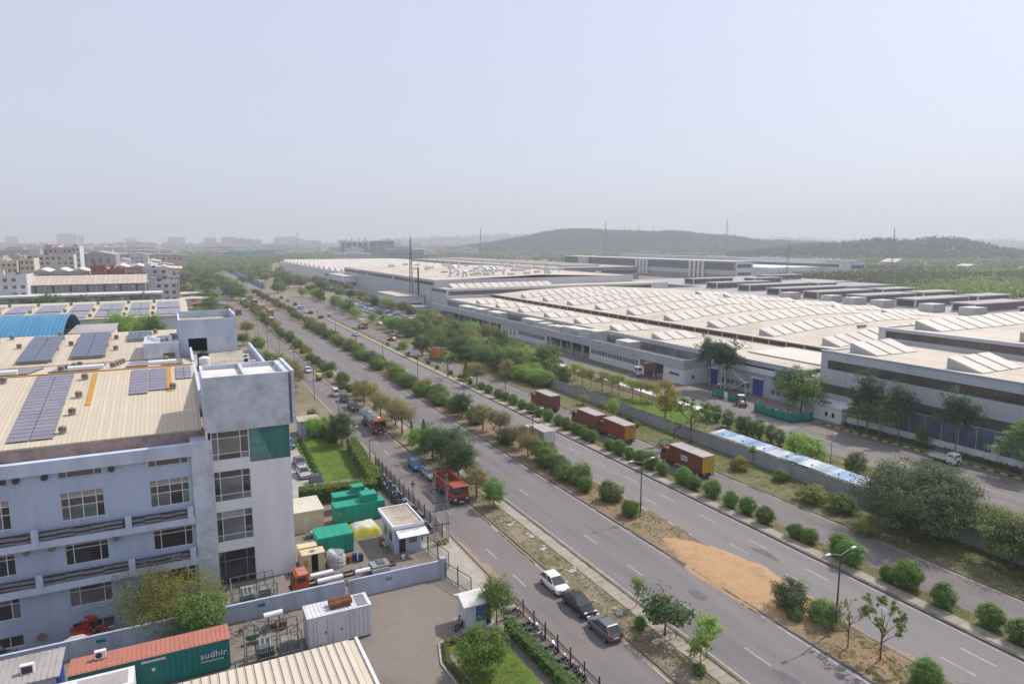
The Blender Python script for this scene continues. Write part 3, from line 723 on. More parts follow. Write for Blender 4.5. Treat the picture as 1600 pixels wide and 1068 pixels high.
for (x, y, z) in [(-10.6, 79.3, 0), (-10.25, 84.2, 0), (-10.1, 89.4, 0), (-10.0, 95.6, 0), (-18.6, 83.0, 0), (-18.4, 88.6, 0), (-18.2, 96.4, 0), (-0.55, 89.6, 0), (-1.3, 110.5, 1), (-13.3, 103, 1), (-12.9, 106, 1), (-12.5, 109, 1), (-12.2, 112, 1), (-7.6, 104, 1), (-7.4, 107, 1), (-7.2, 110, 1), (-7.0, 113, 1), (-15.2, 131, 2), (-8.9, 134, 2), (-22.2, 131, 2), (-8.6, 126, 2), (-3.0, 137, 2), (-24.2, 138, 2), (-17.5, 138.6, 2)]:
    zz = (ZR, ZB, ZC)[z](y); v_ = link('roof_ventilator', vb, off, (x - 2, y - 74.3, zz)); link('turbine', vtm, v_)
for (x0, x1) in ((-21.2, -17.4), (-12.2, -8.3), (-3.3, 0.0)):
    MB().cyl((x0, 99.9, 20.35), (x1, 99.9, 20.35), 0.32, 0.32, 10).build('ridge_duct', 'frame_white', off, W=True)
# terrace, stair block and rooftop clutter
MB().box(2.3, 10.7, 82.6, 118.4, 18.3, 18.5).build('terrace', 'terrace_floor', off, W=True)
MB().box(10.7, 11.05, 82.6, 118.4, 0, 19.7).build('terrace_parapet', 'paint_blue_ledge', off, W=True)
b = MB(); holed_wall(b, 0.6, 9.1, 17.5, 23.9, [(1.9, 4.6, 18.6, 20.9)], 118.4, 118.7); b.box(0.6, 0.9, 118.7, 130, 17.5, 23.9).box(8.8, 9.1, 118.7, 130, 17.5, 24.4).box(0.9, 8.8, 129.7, 130, 17.5, 24.2)
b.build('stair_block', 'paint_blue_ledge', off, W=True)
MB().box(0.9, 8.8, 118.7, 129.7, 22.9, 23.1).build('stair_block_roof', 'terrace_floor', off, W=True)
MB().box(1.9, 4.6, 121, 121.1, 18.5, 21).build('opening', 'void_black', off, W=True)
MB().box(4.75, 7.9, 118.32, 118.39, 18.5, 21.0).build('shutter', 'plaster_grey', off, W=True)
MB().box(-4.4, 0.55, 117.6, 127, 17.0, 20.6).build('side_block', 'plaster_grey', off, W=True)
MB().box(-1.7, -0.1, 117.5, 117.6, 18.3, 18.95).build('side_window', 'glass_brown', off, W=True)
MB().box(-46, 11, 82.7, 117.5, -0.1, 0.0).build('floor_slab', 'plaster_grey', off, W=True)

for k, (x, y, m_, h_) in enumerate(((3.4, 104.2, 'void_black', 1.7), (3.5, 102.2, 'terrace_white', 1.4))):
    t_ = thing('water_tank', ('black' if k == 0 else 'white') + ' water tank on the office terrace', 'tank', (x, y, 18.5)); MB().cyl((0, 0, 0.3), (0, 0, 0.3 + h_), 0.75, 0.75, 14).cyl((0, 0, 0.3 + h_), (0, 0, 0.5 + h_), 0.75, 0.3, 14).build('shell', m_, t_); MB().box(-0.8, 0.8, -0.8, 0.8, 0, 0.3).build('stand', 'steel_dark', t_)
for k, (x, y) in enumerate(((8.7, 104.5), (8.9, 107.5), (9.2, 101.5))):
    t_ = thing('air_conditioner', 'outdoor air conditioner on the office terrace parapet, ' + ('nearest', 'middle', 'farthest')[(1, 2, 0)[k]] + ' of three', 'air conditioner', (x, y, 18.5)); MB().box(0, 0.9, 0, 0.4, 0.2, 0.95).build('casing', 'frame_white', t_); MB().cyl((0.35, -0.02, 0.57), (0.35, 0, 0.57), 0.28, 0.28, 12).build('fan_grille', 'steel_dark', t_); MB().box(0.1, 0.8, 0.05, 0.35, 0, 0.2).build('stand', 'steel_dark', t_)
r = random.Random(2)
for k in range(16): x, y = r.uniform(-4.2, 0.2), r.uniform(118, 125); MB().box(x, x + r.uniform(.3, .9), y, y + r.uniform(.3, .9), 20.6, 20.6 + r.uniform(.15, .6)).build('roof_clutter', r.choice(('frame_white', 'terrace_floor', 'vent_brown', 'terrace_white')), off, W=True)

# ---------------------------------------------------------------- the long car-parts works on the right
weathered('roof_cream', (0.54, 0.475, 0.40), (0.33, 0.275, 0.215), 0.8, 0.07, 0.75, fine=0.05)
weathered('roof_pale', (0.60, 0.555, 0.50), (0.42, 0.375, 0.32), 0.5, 0.08, 0.7, fine=0.05)
weathered('roof_grey', (0.36, 0.335, 0.33), (0.25, 0.23, 0.225), 0.6, 0.08, 0.75, fine=0.06)
weathered('clad_grey', (0.50, 0.52, 0.555), (0.40, 0.41, 0.43), 0.5, 0.12, 0.6, streak=True, fine=0.03)
weathered('clad_fascia', (0.40, 0.41, 0.44), (0.28, 0.28, 0.29), 0.6, 0.3, 0.7, streak=True, fine=0.04)
weathered('clad_white', (0.66, 0.67, 0.70), (0.47, 0.47, 0.48), 0.5, 0.3, 0.7, streak=True, fine=0.03)
weathered('clad_mauve', (0.32, 0.30, 0.32), (0.22, 0.205, 0.21), 0.6, 0.1, 0.7, streak=True, fine=0.04)
weathered('roof_strip', (0.27, 0.225, 0.18), (0.18, 0.15, 0.12), 0.7, 0.5, 0.8)
weathered('band_brown', (0.10, 0.082, 0.075), (0.06, 0.05, 0.048), 0.5, 0.5, 0.4, streak=True)
glassy('pane_brown', (0.085, 0.070, 0.066), 0.25); glassy('pane_blue', (0.085, 0.125, 0.20), 0.25); glassy('pane_slate', (0.10, 0.115, 0.135), 0.15)
weathered('shutter_blue', (0.012, 0.045, 0.30), (0.02, 0.05, 0.22), 0.5, 1.0, 0.5)
corrugated('unit_grey', (0.55, 0.54, 0.54), (0.36, 0.35, 0.35), 0.5, 1, (0.4, 0.38, 0.36), 0.4, 0.5, 0.0, 0.03, 0.15, 0.3)
weathered('silver_duct', (0.62, 0.63, 0.65), (0.4, 0.4, 0.4), 0.4, 1.0, 0.3, 0.7)
weathered('brick_red', (0.34, 0.125, 0.075), (0.22, 0.10, 0.07), 0.6, 0.8, 0.9)
weathered('net_green', (0.006, 0.20, 0.145), (0.01, 0.14, 0.11), 0.5, 0.8, 0.8)
weathered('rust_dark', (0.11, 0.06, 0.045), (0.05, 0.035, 0.03), 0.6, 1.5, 0.9)

PAN = {}
def skylight(parent, x0, y0, n, zf, pw=4.4, d=5.6, h=1.75, near=True, name='skylight', pm='roof_pale'):
    """a row of tilted roof-lights facing the camera side: side walls, sloped strip bed, and white panels on it"""
    b = MB(); x1 = x0 + n * pw
    for i in range(n):
        xa, xb = x0 + i * pw, x0 + (i + 1) * pw; za, zb = zf(xa), zf(xb)
        b.mat(1).poly([(xa, y0, za + 0.12), (xb, y0, zb + 0.12), (xb, y0 + d, zb + h), (xa, y0 + d, za + h)])
        b.mat(0).poly([(xb, y0 + d, zb - 0.3), (xa, y0 + d, za - 0.3), (xa, y0 + d, za + h), (xb, y0 + d, zb + h)])
        b.mat(1).poly([(xa, y0, za - 0.3), (xb, y0, zb - 0.3), (xb, y0, zb + 0.12), (xa, y0, za + 0.12)])
    for x in (x0, x1):
        z = zf(x); b.mat(0).poly([(x, y0, z - 0.3), (x, y0, z + 0.12), (x, y0 + d, z + h), (x, y0 + d, z - 0.3)])
    s = b.build(name, ['clad_fascia', 'roof_strip'], parent, W=True); o = wloc(s)
    key = (pw, d, h, pm)
    if key not in PAN:
        g_ = 0.38; sl = (h - 0.12) / d; u0, u1 = -0.25, d + 0.25
        PAN[key] = MB().hexa([(g_, u0, sl * u0 + 0.02), (pw - g_, u0, sl * u0 + 0.02), (pw - g_, u1, sl * u1 + 0.02), (g_, u1, sl * u1 + 0.02), (g_, u0, sl * u0 + 0.12), (pw - g_, u0, sl * u0 + 0.12), (pw - g_, u1, sl * u1 + 0.12), (g_, u1, sl * u1 + 0.12)]).mesh('skylight_panel', pm)
    for i in range(n):
        p = link('skylight_panel', PAN[key], s, (x0 + i * pw - o[0], y0 - o[1], zf(x0 + (i + .5) * pw) + 0.12 - o[2]))
        sl = (zf(x0 + (i + 1) * pw) - zf(x0 + i * pw)) / pw
        p.rotation_euler = (0, -math.atan(sl), 0); p.location.z -= sl * pw / 2
    return s
def band(parent, t, u0, u1, z0, z1, step, axis='y', m_='pane_brown', name='window_band', off=-0.04, fm='band_brown'):
    """a strip window: a dark frame strip with one pane after another in it"""
    b = MB()
    if axis == 'y': b.box(min(t + off, t + 0.02), max(t + off, t + 0.02), u0, u1, z0, z1)
    else: b.box(u0, u1, min(t + off, t + 0.02), max(t + off, t + 0.02), z0, z1)
    f = b.build(name, fm, parent, W=True); n = max(1, round((u1 - u0) / step)); L = (u1 - u0) / n; o = wloc(f)
    h = z1 - z0; e = 0.10 * min(1, L)
    if axis == 'y': me = MB().box(off * 1.6, off, e, L - e, 0.1, h - 0.1).mesh('pane', m_)
    else: me = MB().box(e, L - e, off * 1.6, off, 0.1, h - 0.1).mesh('pane', m_)
    for i in range(n):
        loc = (t, u0 + i * L, z0) if axis == 'y' else (u0 + i * L, t, z0)
        link('pane', me, f, Vector(loc) - o)
    return f
fac = thing('assembly_works', 'long low works with cream roof and rows of tilted white skylights', 'factory', (123, 133, 0))
# front bay, then the slightly higher arched bay behind it
Z8 = lambda x: 8.0
def ZM(x):
    k = [(148, 9.3), (172, 11.0), (197, 11.8), (222, 11.2), (262, 9.0)]
    for (a, za), (b_, zb) in zip(k[:-1], k[1:]):
        if x <= b_: return za + (zb - za) * (x - a) / (b_ - a)
    return 9.0
MB().box(123, 148, 104, 319.4, 7.75, 8.0).build('roof', 'roof_cream', fac, W=True)
pr = [(148.0, 9.3), (172, 11.0), (197, 11.8), (222, 11.2), (262, 9.0), (262, 0), (148.0, 0)]
MB().profile(pr, 100.5, 319.3, 'y').build('main_roof', 'roof_cream', fac, W=True)
MB().box(147.75, 147.99, 104, 319, 8.02, 9.0).build('step_wall', 'rust_dark', fac, W=True)
MB().box(147.3, 148.6, 104, 319, 9.32, 9.55).build('step_coping', 'roof_pale', fac, W=True)
me = MB().box(-0.2, 0.0, -0.15, 0.15, 0, 1.2).mesh('step_post', 'roof_pale')
for k in range(36): link('step_post', me, fac, (147.72 - 123, 106 + k * 6 - 133, 8.0))
MB().box(123.0, 123.25, 133.2, 319.4, 0, 7.74).build('wall', 'clad_fascia', fac, W=True)
MB().box(122.75, 123.02, 104, 319.4, 7.1, 8.25).build('roof_fascia', 'clad_fascia', fac, W=True)
band(fac, 122.99, 134, 318, 4.9, 7.0, 6.0, m_='pane_slate', fm='clad_mauve', name='louvre_band')
for k, y0 in enumerate([133.5, 155.0, 176.5, 198.5, 220, 241.5, 263, 284]):
    skylight(fac, 125.6, y0, 3, Z8, 4.4, 4.7, 1.45)
for k in range(9):
    y0 = 116.5 + 21.4 * k
    skylight(fac, 151.0, y0, 15 if k < 5 else 14 - (k - 5), ZM, 4.4, 5.0, 1.65, name='skylight_row')
for k, (x0, y0, n) in enumerate([(221, 150, 4), (222, 171, 5), (226, 192.5, 5), (224, 214, 5), (229, 235, 4), (231, 256, 4)]):
    skylight(fac, x0, y0, n, ZM, 5.0, 4.6, 1.35, name='skylight_row')
for (x, y) in ((157, 120), (172, 112), (185, 124), (163, 108), (178, 131)):
    b = MB(); z = ZM(x); b.box(x, x + 3.2, y, y + 0.8, z + 0.3, z + 0.9).box(x + .3, x + .5, y + .2, y + .6, z - 0.1, z + 0.3).box(x + 2.7, x + 2.9, y + .2, y + .6, z - 0.1, z + 0.3); b.build('roof_vent', 'vent_brown', fac, W=True)

# loading-dock range in front: parapet, columns, window strips, white end
dock = thing('loading_dock_range', 'grey parapet range of loading docks along the works front', 'building', (114.6, 132.7, 0))
MB().box(114.6, 115.0, 133.0, 318.0, 4.05, 6.45).box(114.6, 122.6, 132.7, 133.0, 4.05, 6.45).box(114.6, 115.0, 318, 318.3, 4.05, 6.45).build('parapet', 'clad_fascia', dock, W=True)
MB().box(115.0, 122.9, 133.0, 318, 4.3, 4.6).build('terrace', 'roof_grey', dock, W=True)
segs = [('white', 133.0, 141.0), ('open', 141, 151.0), ('win', 151.0, 176.7), ('open', 176.7, 204.0), ('win', 204, 226), ('slot', 226, 240), ('open', 240, 318)]
for kind, y0, y1 in segs:
    if kind == 'open':
        MB().box(121.0, 121.3, y0, y1, 0, 4.3).build('back_wall', 'clad_mauve', dock, W=True)
        y = y0 + 4
        while y < y1 - 1: MB().box(114.9, 115.4, y - 0.25, y + 0.25, 0, 4.06).build('column', 'clad_fascia', dock, W=True); y += 6.7
        MB().box(116, 120.9, y0 + 1, y1 - 1, 0.0, 1.1).build('dock_platform', 'concrete', dock, W=True)
        r = random.Random(int(y0)); y = y0 + 2
        while y < y1 - 3:
            MB().box(117.2, 119.6, y, y + r.uniform(1.2, 2.4), 1.1, 1.1 + r.uniform(0.8, 2.0)).build('stacked_goods', r.choice(['steel_grey', 'shutter_blue', 'vent_brown', 'clad_mauve']), dock, W=True); y += r.uniform(2.6, 4.5)
    else:
        hs = []
        if kind == 'win': hs = [(y0 + 1, y1 - 0.8, 1.9, 3.5)]
        b = MB(); holed_wall(b, y0, y1, 0, 4.06, hs, 115.05, 115.3, 'y'); b.build('front_wall', 'clad_white', dock, W=True)
        MB().box(115.3, 121, y0, y0 + 0.2, 0, 4.2).build('cross_wall', 'clad_white', dock, W=True)
        if kind == 'win':
            for h_ in hs: band(dock, 115.16, h_[0], h_[1], h_[2], h_[3], 1.5, m_='pane_slate', fm='frame_white')
        elif kind == 'slot':
            for y in (228, 231, 234, 237): band(dock, 115.07, y, y + 1.0, 1.0, 3.4, 1.0, m_='pane_slate', fm='steel_grey', name='window')
        else: band(dock, 115.07, 134.6, 138.6, 2.0, 2.7, 1.0, m_='pane_slate', fm='steel_grey', name='window')
MB().box(115.35, 122.9, 132.75, 133.0, 0, 4.05).build('end_wall', 'clad_white', dock, W=True)
MB().box(117.5, 118.5, 132.7, 132.74, 1.4, 2.3).build('end_window', 'pane_slate', dock, W=True)
# plant standing on the dock terrace
def unit(x0, y0, y1, h, label, w_=4.2):
    t_ = thing('cooling_unit', label, 'cooling unit', (x0, y0, 4.6), 0, 'cooling units on the dock terrace')
    MB().box(0, w_, 0, y1 - y0, 0.25, h).build('casing', 'unit_grey', t_); MB().box(-0.03, w_ + .03, -0.03, y1 - y0 + .03, h, h + 0.12).build('casing_lid', 'roof_pale', t_)
    MB().box(0.2, w_ - .2, 0.2, y1 - y0 - .2, 0, 0.25).build('plinth', 'steel_grey', t_)
    MB().box(-0.06, -0.01, 0.3, (y1 - y0) * 0.5, 0.6, h - 0.5).build('access_door', 'clad_fascia', t_)
for k, (y0, y1, h) in enumerate([(158, 164.5, 2.9), (175.0, 181.5, 4.0), (184.8, 194.6, 3.5), (197, 201, 3.0), (203.2, 206.2, 2.7), (208.6, 212.4, 2.9), (214.4, 225, 3.3), (245, 255.5, 3.2), (262, 271, 3.1), (274, 287, 3.0)]):
    unit(116.2, y0, y1, h, 'boxy grey cooling unit on the dock terrace, ' + ORD[k] + ' from the white end wall')
t_ = thing('exhaust_duct', 'shiny silver duct lying on the dock terrace beside a cooling unit', 'duct', (116, 149.5, 4.6))
for i in range(5): MB().cyl((1.2, i * 1.55, 0.65), (1.0, i * 1.55 + 1.5, 0.7 + 0.1 * (i % 2)), 0.55, 0.6, 12).build('duct_segment', 'silver_duct', t_)
MB().box(0.6, 2.0, 0.1, 7.5, 0, 0.12).build('duct_bed', 'steel_grey', t_)

# low range with blue doors, outside stair and plant on its roof, between the dock range and the tall works
low = thing('low_plant_range', 'low grey range with blue shutters and an outside white stair', 'building', (121, 115, 0))
b = MB(); holed_wall(b, 99.8, 132.6, 0, 5.4, [(129.2, 132.0, 0, 4.0), (114.2, 117.4, 0, 3.9), (118.5, 128, 1.0, 2.6), (101, 112, 1.0, 2.4)], 122.9, 123.2, 'y'); b.build('wall', 'clad_fascia', low, W=True)
for y0, y1 in ((129.2, 132.0), (114.2, 117.4)):
    sh = MB()
    for k in range(13): sh.box(123.02, 123.08 + 0.03 * (k % 2), y0, y1, 0.3 * k, 0.3 * k + 0.3)
    sh.build('roller_shutter', 'shutter_blue', low, W=True)
    MB().box(122.3, 122.9, y0 - 0.2, y1 + 0.2, 4.1, 4.3).build('door_canopy', 'clad_white', low, W=True)
MB().box(122.74, 122.88, 129.0, 132.3, 4.4, 5.3).build('sign_board', 'frame_white', low, W=True)
for k in range(5): MB().box(122.70, 122.74, 129.4 + k * 0.55, 129.75 + k * 0.55, 4.65, 5.0).build('sign_mark', 'shutter_blue', low, W=True)
band(low, 122.98, 118.5, 128, 1.0, 2.6, 1.6, m_='pane_slate', fm='clad_white'); band(low, 122.98, 101, 112, 1.0, 2.4, 1.6, m_='pane_slate', fm='clad_white')
MB().box(122.4, 122.9, 99.8, 133, 5.4, 6.6).build('fascia', 'clad_white', low, W=True)
MB().box(122.9, 132, 99.8, 132.6, 5.3, 5.45).build('lower_roof', 'roof_pale', low, W=True)
MB().box(132, 148, 99.8, 103.9, 0, 8.1).box(131.7, 132, 103.9, 132.6, 5.4, 7.7).build('rear_wall', 'clad_mauve', low, W=True)
MB().box(131.5, 148, 99.6, 128, 8.1, 8.35).build('canopy_roof', 'roof_pale', low, W=True)
for y in (101, 107, 113, 119, 125): MB().box(131.8, 132.0, y, y + 0.2, 5.4, 8.1).build('canopy_post', 'steel_grey', low, W=True)
r = random.Random(9)
for k in range(60):
    x, y = r.uniform(123.4, 130.5), r.uniform(100.5, 131); s_ = r.uniform(0.5, 1.5)
    if r.random() < 0.5: MB().box(x, x + s_, y, y + s_ * 1.3, 5.45, 5.45 + s_ * r.uniform(0.8, 1.6)).build('roof_plant_box', r.choice(['unit_grey', 'frame_white', 'clad_fascia', 'roof_cream']), low, W=True)
    else: MB().cyl((x, y, 5.45), (x, y, 5.45 + s_ * 1.6), s_ * 0.5, s_ * 0.5, 10).build('roof_plant_tank', r.choice(['frame_white', 'galvanised', 'roof_cream']), low, W=True)
for k in range(7):
    y = 102 + k * 3.6; MB().tube([(124, y, 5.5), (124, y, 6.8), (130, y + 1, 6.8), (130, y + 1, 5.5)], 0.12, 6).build('roof_pipe', r.choice(['frame_white', 'galvanised']), low, W=True)
st = thing('outside_stair', 'white steel outside stair against the low grey range', 'stair', (121, 118, 0))
for (p, q, n) in (((0.6, 5.4, 0.1), (0.6, 0.6, 2.9), 12), ((-0.2, 0.6, 2.95), (-0.2, 6.4, 5.9), 13)):
    P, Q = Vector(p), Vector(q)
    for sx in (0, 0.9): MB().bar(P + Vector((sx, 0, 0)), Q + Vector((sx, 0, 0)), 0.12).bar(P + Vector((sx, 0, 1)), Q + Vector((sx, 0, 1)), 0.06).build('stringer', 'frame_white', st)
    for i in range(n):
        c_ = P.lerp(Q, (i + 0.5) / n); MB().box(c_.x + 0.05, c_.x + 0.85, c_.y - 0.13, c_.y + 0.13, c_.z, c_.z + 0.05).build('tread', 'frame_white', st)
MB().box(-0.3, 1.6, -0.6, 0.5, 2.85, 2.95).build('landing', 'frame_white', st)
MB().box(-0.3, 1.9, 6.3, 7.8, 5.85, 5.95).build('landing', 'frame_white', st)
for x, y, h in ((-0.25, -0.5, 2.9), (1.5, -0.5, 2.9), (-0.25, 7.7, 6.9), (1.5, 7.7, 6.9), (-0.25, 6.4, 6.9)): MB().box(x, x + 0.14, y, y + 0.14, 0, h).build('post', 'frame_white', st)

# tall works at the right edge
tall = thing('tall_works', 'tall pale blue-grey works with two dark window bands and stepped roof', 'factory', (123.5, 99, 0))
MB().box(123.5, 123.8, -30, 99.3, 0, 13.1).box(123.8, 151, 99.0, 99.3, 0, 13.1).build('wall', 'clad_grey', tall, W=True)
MB().box(123.8, 151, -30, 99.0, 12.6, 12.85).build('roof', 'roof_cream', tall, W=True)
MB().box(123.3, 124.0, -30, 99.5, 13.1, 13.3).build('roof_edge', 'clad_fascia', tall, W=True)
band(tall, 123.5, -30, 97.6, 9.5, 11.35, 2.4, off=-0.05); band(tall, 123.5, -30, 99.0, 4.4, 6.25, 2.4, off=-0.05)
band(tall, 123.5, -30, 91, 0.3, 4.3, 3.0, m_='pane_blue', fm='clad_fascia', name='blue_glazing', off=-0.04)
for y in (20, 40, 60.5, 80, 93): MB().box(123.42, 123.5, y, y + 0.06, 6.3, 13.0).build('cladding_joint', 'clad_fascia', tall, W=True)
Z13 = lambda x: 12.85
skylight(tall, 128.2, 90.3, 3, Z13, 4.6, 5.8, 1.9); skylight(tall, 127.6, 69.6, 3, Z13, 4.6, 5.8, 1.9); skylight(tall, 127.4, 49, 3, Z13, 4.6, 5.8, 1.9)
MB().box(150.4, 150.7, -30, 105.5, 12.0, 15.9).box(150.7, 262, 105.2, 105.5, 8, 15.9).build('upper_wall', 'clad_grey', tall, W=True)
band(tall, 150.4, -30, 103.6, 13.7, 15.3, 2.6, off=-0.05)
MB().box(150.7, 262, -30, 105.2, 15.3, 15.55).build('upper_roof', 'roof_cream', tall, W=True)
MB().box(150.2, 150.95, -30, 105.7, 15.9, 16.1).build('upper_roof_edge', 'clad_white', tall, W=True)
Z15 = lambda x: 15.55
skylight(tall, 157.5, 95.5, 15, Z15, 5.2, 5.8, 1.9, name='skylight_row'); skylight(tall, 157.5, 73, 14, Z15, 5.2, 5.8, 1.9, name='skylight_row')

# the two taller bays further up the road
nb = thing('middle_works', 'cream roofed works bay with one skylight row behind the assembly works', 'factory', (123, 320, 0))
MB().box(123, 123.3, 319.6, 342, 0, 12.7).box(123.3, 262, 319.6, 319.9, 8, 12.7).build('wall', 'clad_grey', nb, W=True)
MB().box(123.3, 262, 319.9, 337, 12.3, 12.5).build('roof', 'roof_cream', nb, W=True)
band(nb, 123.0, 320.4, 341, 10.6, 12.0, 3.0, off=-0.05)
band(nb, 319.6, 124, 250, 9.6, 11.6, 6.0, axis='x', off=-0.05)
skylight(nb, 129, 327, 13, lambda x: 12.5, 4.6, 6.0, 1.9, name='skylight_row')
ft = thing('far_works', 'long works bay with dark window strip and cream roof full of white ventilators', 'factory', (123, 337, 0))
MB().box(123, 123.3, 342.3, 543, 0, 16.4).box(123.3, 250, 337.2, 337.5, 12, 16.4).box(123.3, 250, 542.7, 543, 0, 16.4).box(249.7, 250, 337.5, 542.7, 0, 16.4).box(123, 123.3, 337.2, 342.2, 12.6, 16.4).build('wall', 'clad_grey', ft, W=True)
pr = [(123.2, 16.0), (186, 18.0), (250, 16.0), (250, 15.8), (186, 17.8), (123.2, 15.8)]
MB().profile(pr, 337.4, 542.8, 'y').build('roof', 'roof_cream', ft, W=True)
for a, c in ((338.5, 370), (374, 408), (413, 470), (474, 540)): band(ft, 123.0, a, c, 13.5, 15.1, 5.0, off=-0.05)
vh = MB().cyl((0, 0, -0.5), (0, 0, 1.6), 0.6, 0.6, 8).mesh('duct_stem', 'silver_duct'); vk = MB().tube([(0, 0, 1.5), (0.5, -0.5, 2.4), (1.4, -1.4, 2.7), (2.2, -2.2, 1.9)], 0.62, 8).mesh('duct_hood', 'silver_duct')
r = random.Random(4)
zf = lambda x: 16.0 + (x - 123) / 63 * 2 if x < 186 else 18 - (x - 186) / 64 * 2
for k in range(20):
    x, y = (r.uniform(140, 175), r.uniform(350, 385)) if k < 12 else (r.uniform(150, 240), r.uniform(385, 470))
    v_ = link('roof_duct', vh, ft, (x - 123, y - 337, zf(x)), r.uniform(0, 6), r.uniform(0.8, 1.25)); link('duct_hood', vk, v_)
for k in range(46):
    x, y = r.uniform(150, 245), r.uniform(345, 540)
    MB().box(x, x + 3.5, y, y + 2.2, zf(x) - 0.1, zf(x) + 1.3).build('roof_monitor', r.choice(['roof_pale', 'silver_duct']), ft, W=True)
fz = thing('white_sawtooth_works', 'far low works with a pale roof of many small sawtooth lights', 'factory', (123, 553, 0))
MB().box(123, 123.3, 553, 900, 0, 12.2).box(123.3, 300, 553, 553.3, 0, 12.2).build('wall', 'clad_white', fz, W=True)
MB().box(123.3, 300, 553.3, 900, 11.8, 12.0).build('roof', 'roof_cream', fz, W=True)
for k in range(14): skylight(fz, 126, 560 + k * 24, 16, lambda x: 12.0, 9.0, 8, 2.6, name='skylight_row', pm='roof_pale')
band(fz, 123.0, 556, 620, 7.0, 8.6, 8.0, off=-0.06)
blk = thing('glazed_annexe', 'pale annexe with a dark glazed side in front of the far works', 'building', (113, 512, 0))
MB().box(113, 122.9, 500, 552, 0, 11.0).build('wall', 'clad_white', blk, W=True); MB().box(112.7, 123, 499.7, 552.3, 11.0, 11.4).build('roof', 'roof_pale', blk, W=True)
band(blk, 113.0, 501, 551, 1.5, 7.0, 5.0, m_='pane_slate', off=-0.06); band(blk, 500.0, 114, 122, 4, 7.0, 4.0, axis='x', m_='pane_slate', off=-0.06)
gh = thing('gatehouse_block', 'flat roofed cream block beside the tall chimney pole', 'building', (111, 360, 0))
MB().box(108, 122.5, 352, 392, 0, 7.0).build('wall', 'clad_white', gh, W=True); MB().box(107.6, 122.8, 351.6, 392.4, 7.0, 7.4).build('roof', 'roof_cream', gh, W=True)
band(gh, 108.0, 354, 372, 1.2, 3.4, 3, m_='pane_slate', off=-0.06); band(gh, 352.0, 110, 121, 1.0, 3.4, 3, axis='x', m_='pane_slate', off=-0.06)
# raised bay beside it
rc = thing('raised_works', 'raised grey works hall with a dark window strip on its end', 'factory', (248, 440, 0))
MB().box(250.5, 262, 438, 760, 0, 16.6).box(262, 330, 438, 760, 0, 16.6).build('wall', 'clad_mauve', rc, W=True)
MB().box(250.3, 330.4, 437.6, 760, 16.6, 17.0).build('roof', 'roof_grey', rc, W=True)
band(rc, 438.0, 252, 328, 12, 14.3, 8.0, axis='x', off=-0.06); band(rc, 250.5, 440, 755, 12, 14.3, 8.0, off=-0.06)
for k in range(14): MB().box(270, 274 + 30, 455 + k * 21, 461 + k * 21, 17.0, 18.6).build('roof_light', 'roof_pale', rc, W=True)

# hall with groups of vertical ducts, long hall behind it, grey sheds with box roof-lights
th = thing('duct_hall', 'grey hall with clusters of tall white vertical ducts on its side', 'factory', (472, 482, 0))
MB().box(472, 494, 480, 790, 0, 17.5).build('wall', 'clad_mauve', th, W=True); MB().box(471.6, 494.5, 479.5, 790, 17.5, 18.0).build('roof', 'roof_pale', th, W=True)
band(th, 472.0, 482, 788, 9.5, 16.5, 3.5, m_='pane_slate', fm='clad_mauve', off=-0.08); MB().box(471.6, 472.0, 480, 790, 5, 9.4).build('lower_cladding', 'clad_grey', th, W=True)
MB().box(472.6, 494.0, 479.4, 479.9, 0, 17.4).build('end_cladding', 'clad_white', th, W=True)
band(th, 479.4, 474.5, 492, 12.2, 15.2, 4.0, axis='x', off=-0.08, m_='pane_slate'); band(th, 479.4, 474.5, 492, 5.0, 7.6, 4.0, axis='x', off=-0.08, m_='pane_slate')
for yc in (521, 610, 730):
    for j in range(4): MB().cyl((470.2, yc + j * 6.2, 1.5), (470.2, yc + j * 6.2, 17.4), 1.6, 1.6, 10).build('vertical_duct', 'frame_white', th, W=True)
ul = thing('long_hall', 'long pale hall with thin dark bands behind the duct hall', 'factory', (640, 500, 0))
MB().box(640, 665, 487, 900, 0, 16.0).build('wall', 'clad_white', ul, W=True); MB().box(639.5, 665.5, 486.5, 900, 16, 16.5).build('roof', 'roof_grey', ul, W=True)
band(ul, 640.0, 500, 880, 9.5, 12.4, 8, off=-0.1); band(ul, 487.0, 642, 663, 8, 12, 4, axis='x', m_='pane_slate', off=-0.1); band(ul, 487.0, 642, 663, 2, 4, 4, axis='x', m_='pane_slate', off=-0.1)
for yc in (510, 590, 680):
    for j in range(4): MB().cyl((648, yc + j * 9, 16.5), (648, yc + j * 9, 18.2), 2.6, 2.2, 10).build('roof_fan', 'frame_white', ul, W=True)
MB().box(560, 639.5, 520, 640, 0, 9.5).box(520, 560, 560, 660, 0, 7).build('lean_to', 'clad_white', ul, W=True)
sh = thing('grey_sheds', 'grey works sheds with rows of box-shaped roof-lights', 'factory', (265, 160, 0))
MB().box(266, 362, 70, 330, 0, 8.0).build('wall', 'clad_mauve', sh, W=True); MB().box(265.6, 362.4, 69.6, 330.4, 8.0, 8.3).build('roof', 'roof_grey', sh, W=True)
MB().box(362.5, 440, 300, 420, 0, 7.5).box(300, 430, 331, 420, 0, 7.8).build('wall', 'clad_mauve', sh, W=True); MB().box(300, 440, 331, 420, 7.8, 8.1).build('roof', 'roof_grey', sh, W=True)
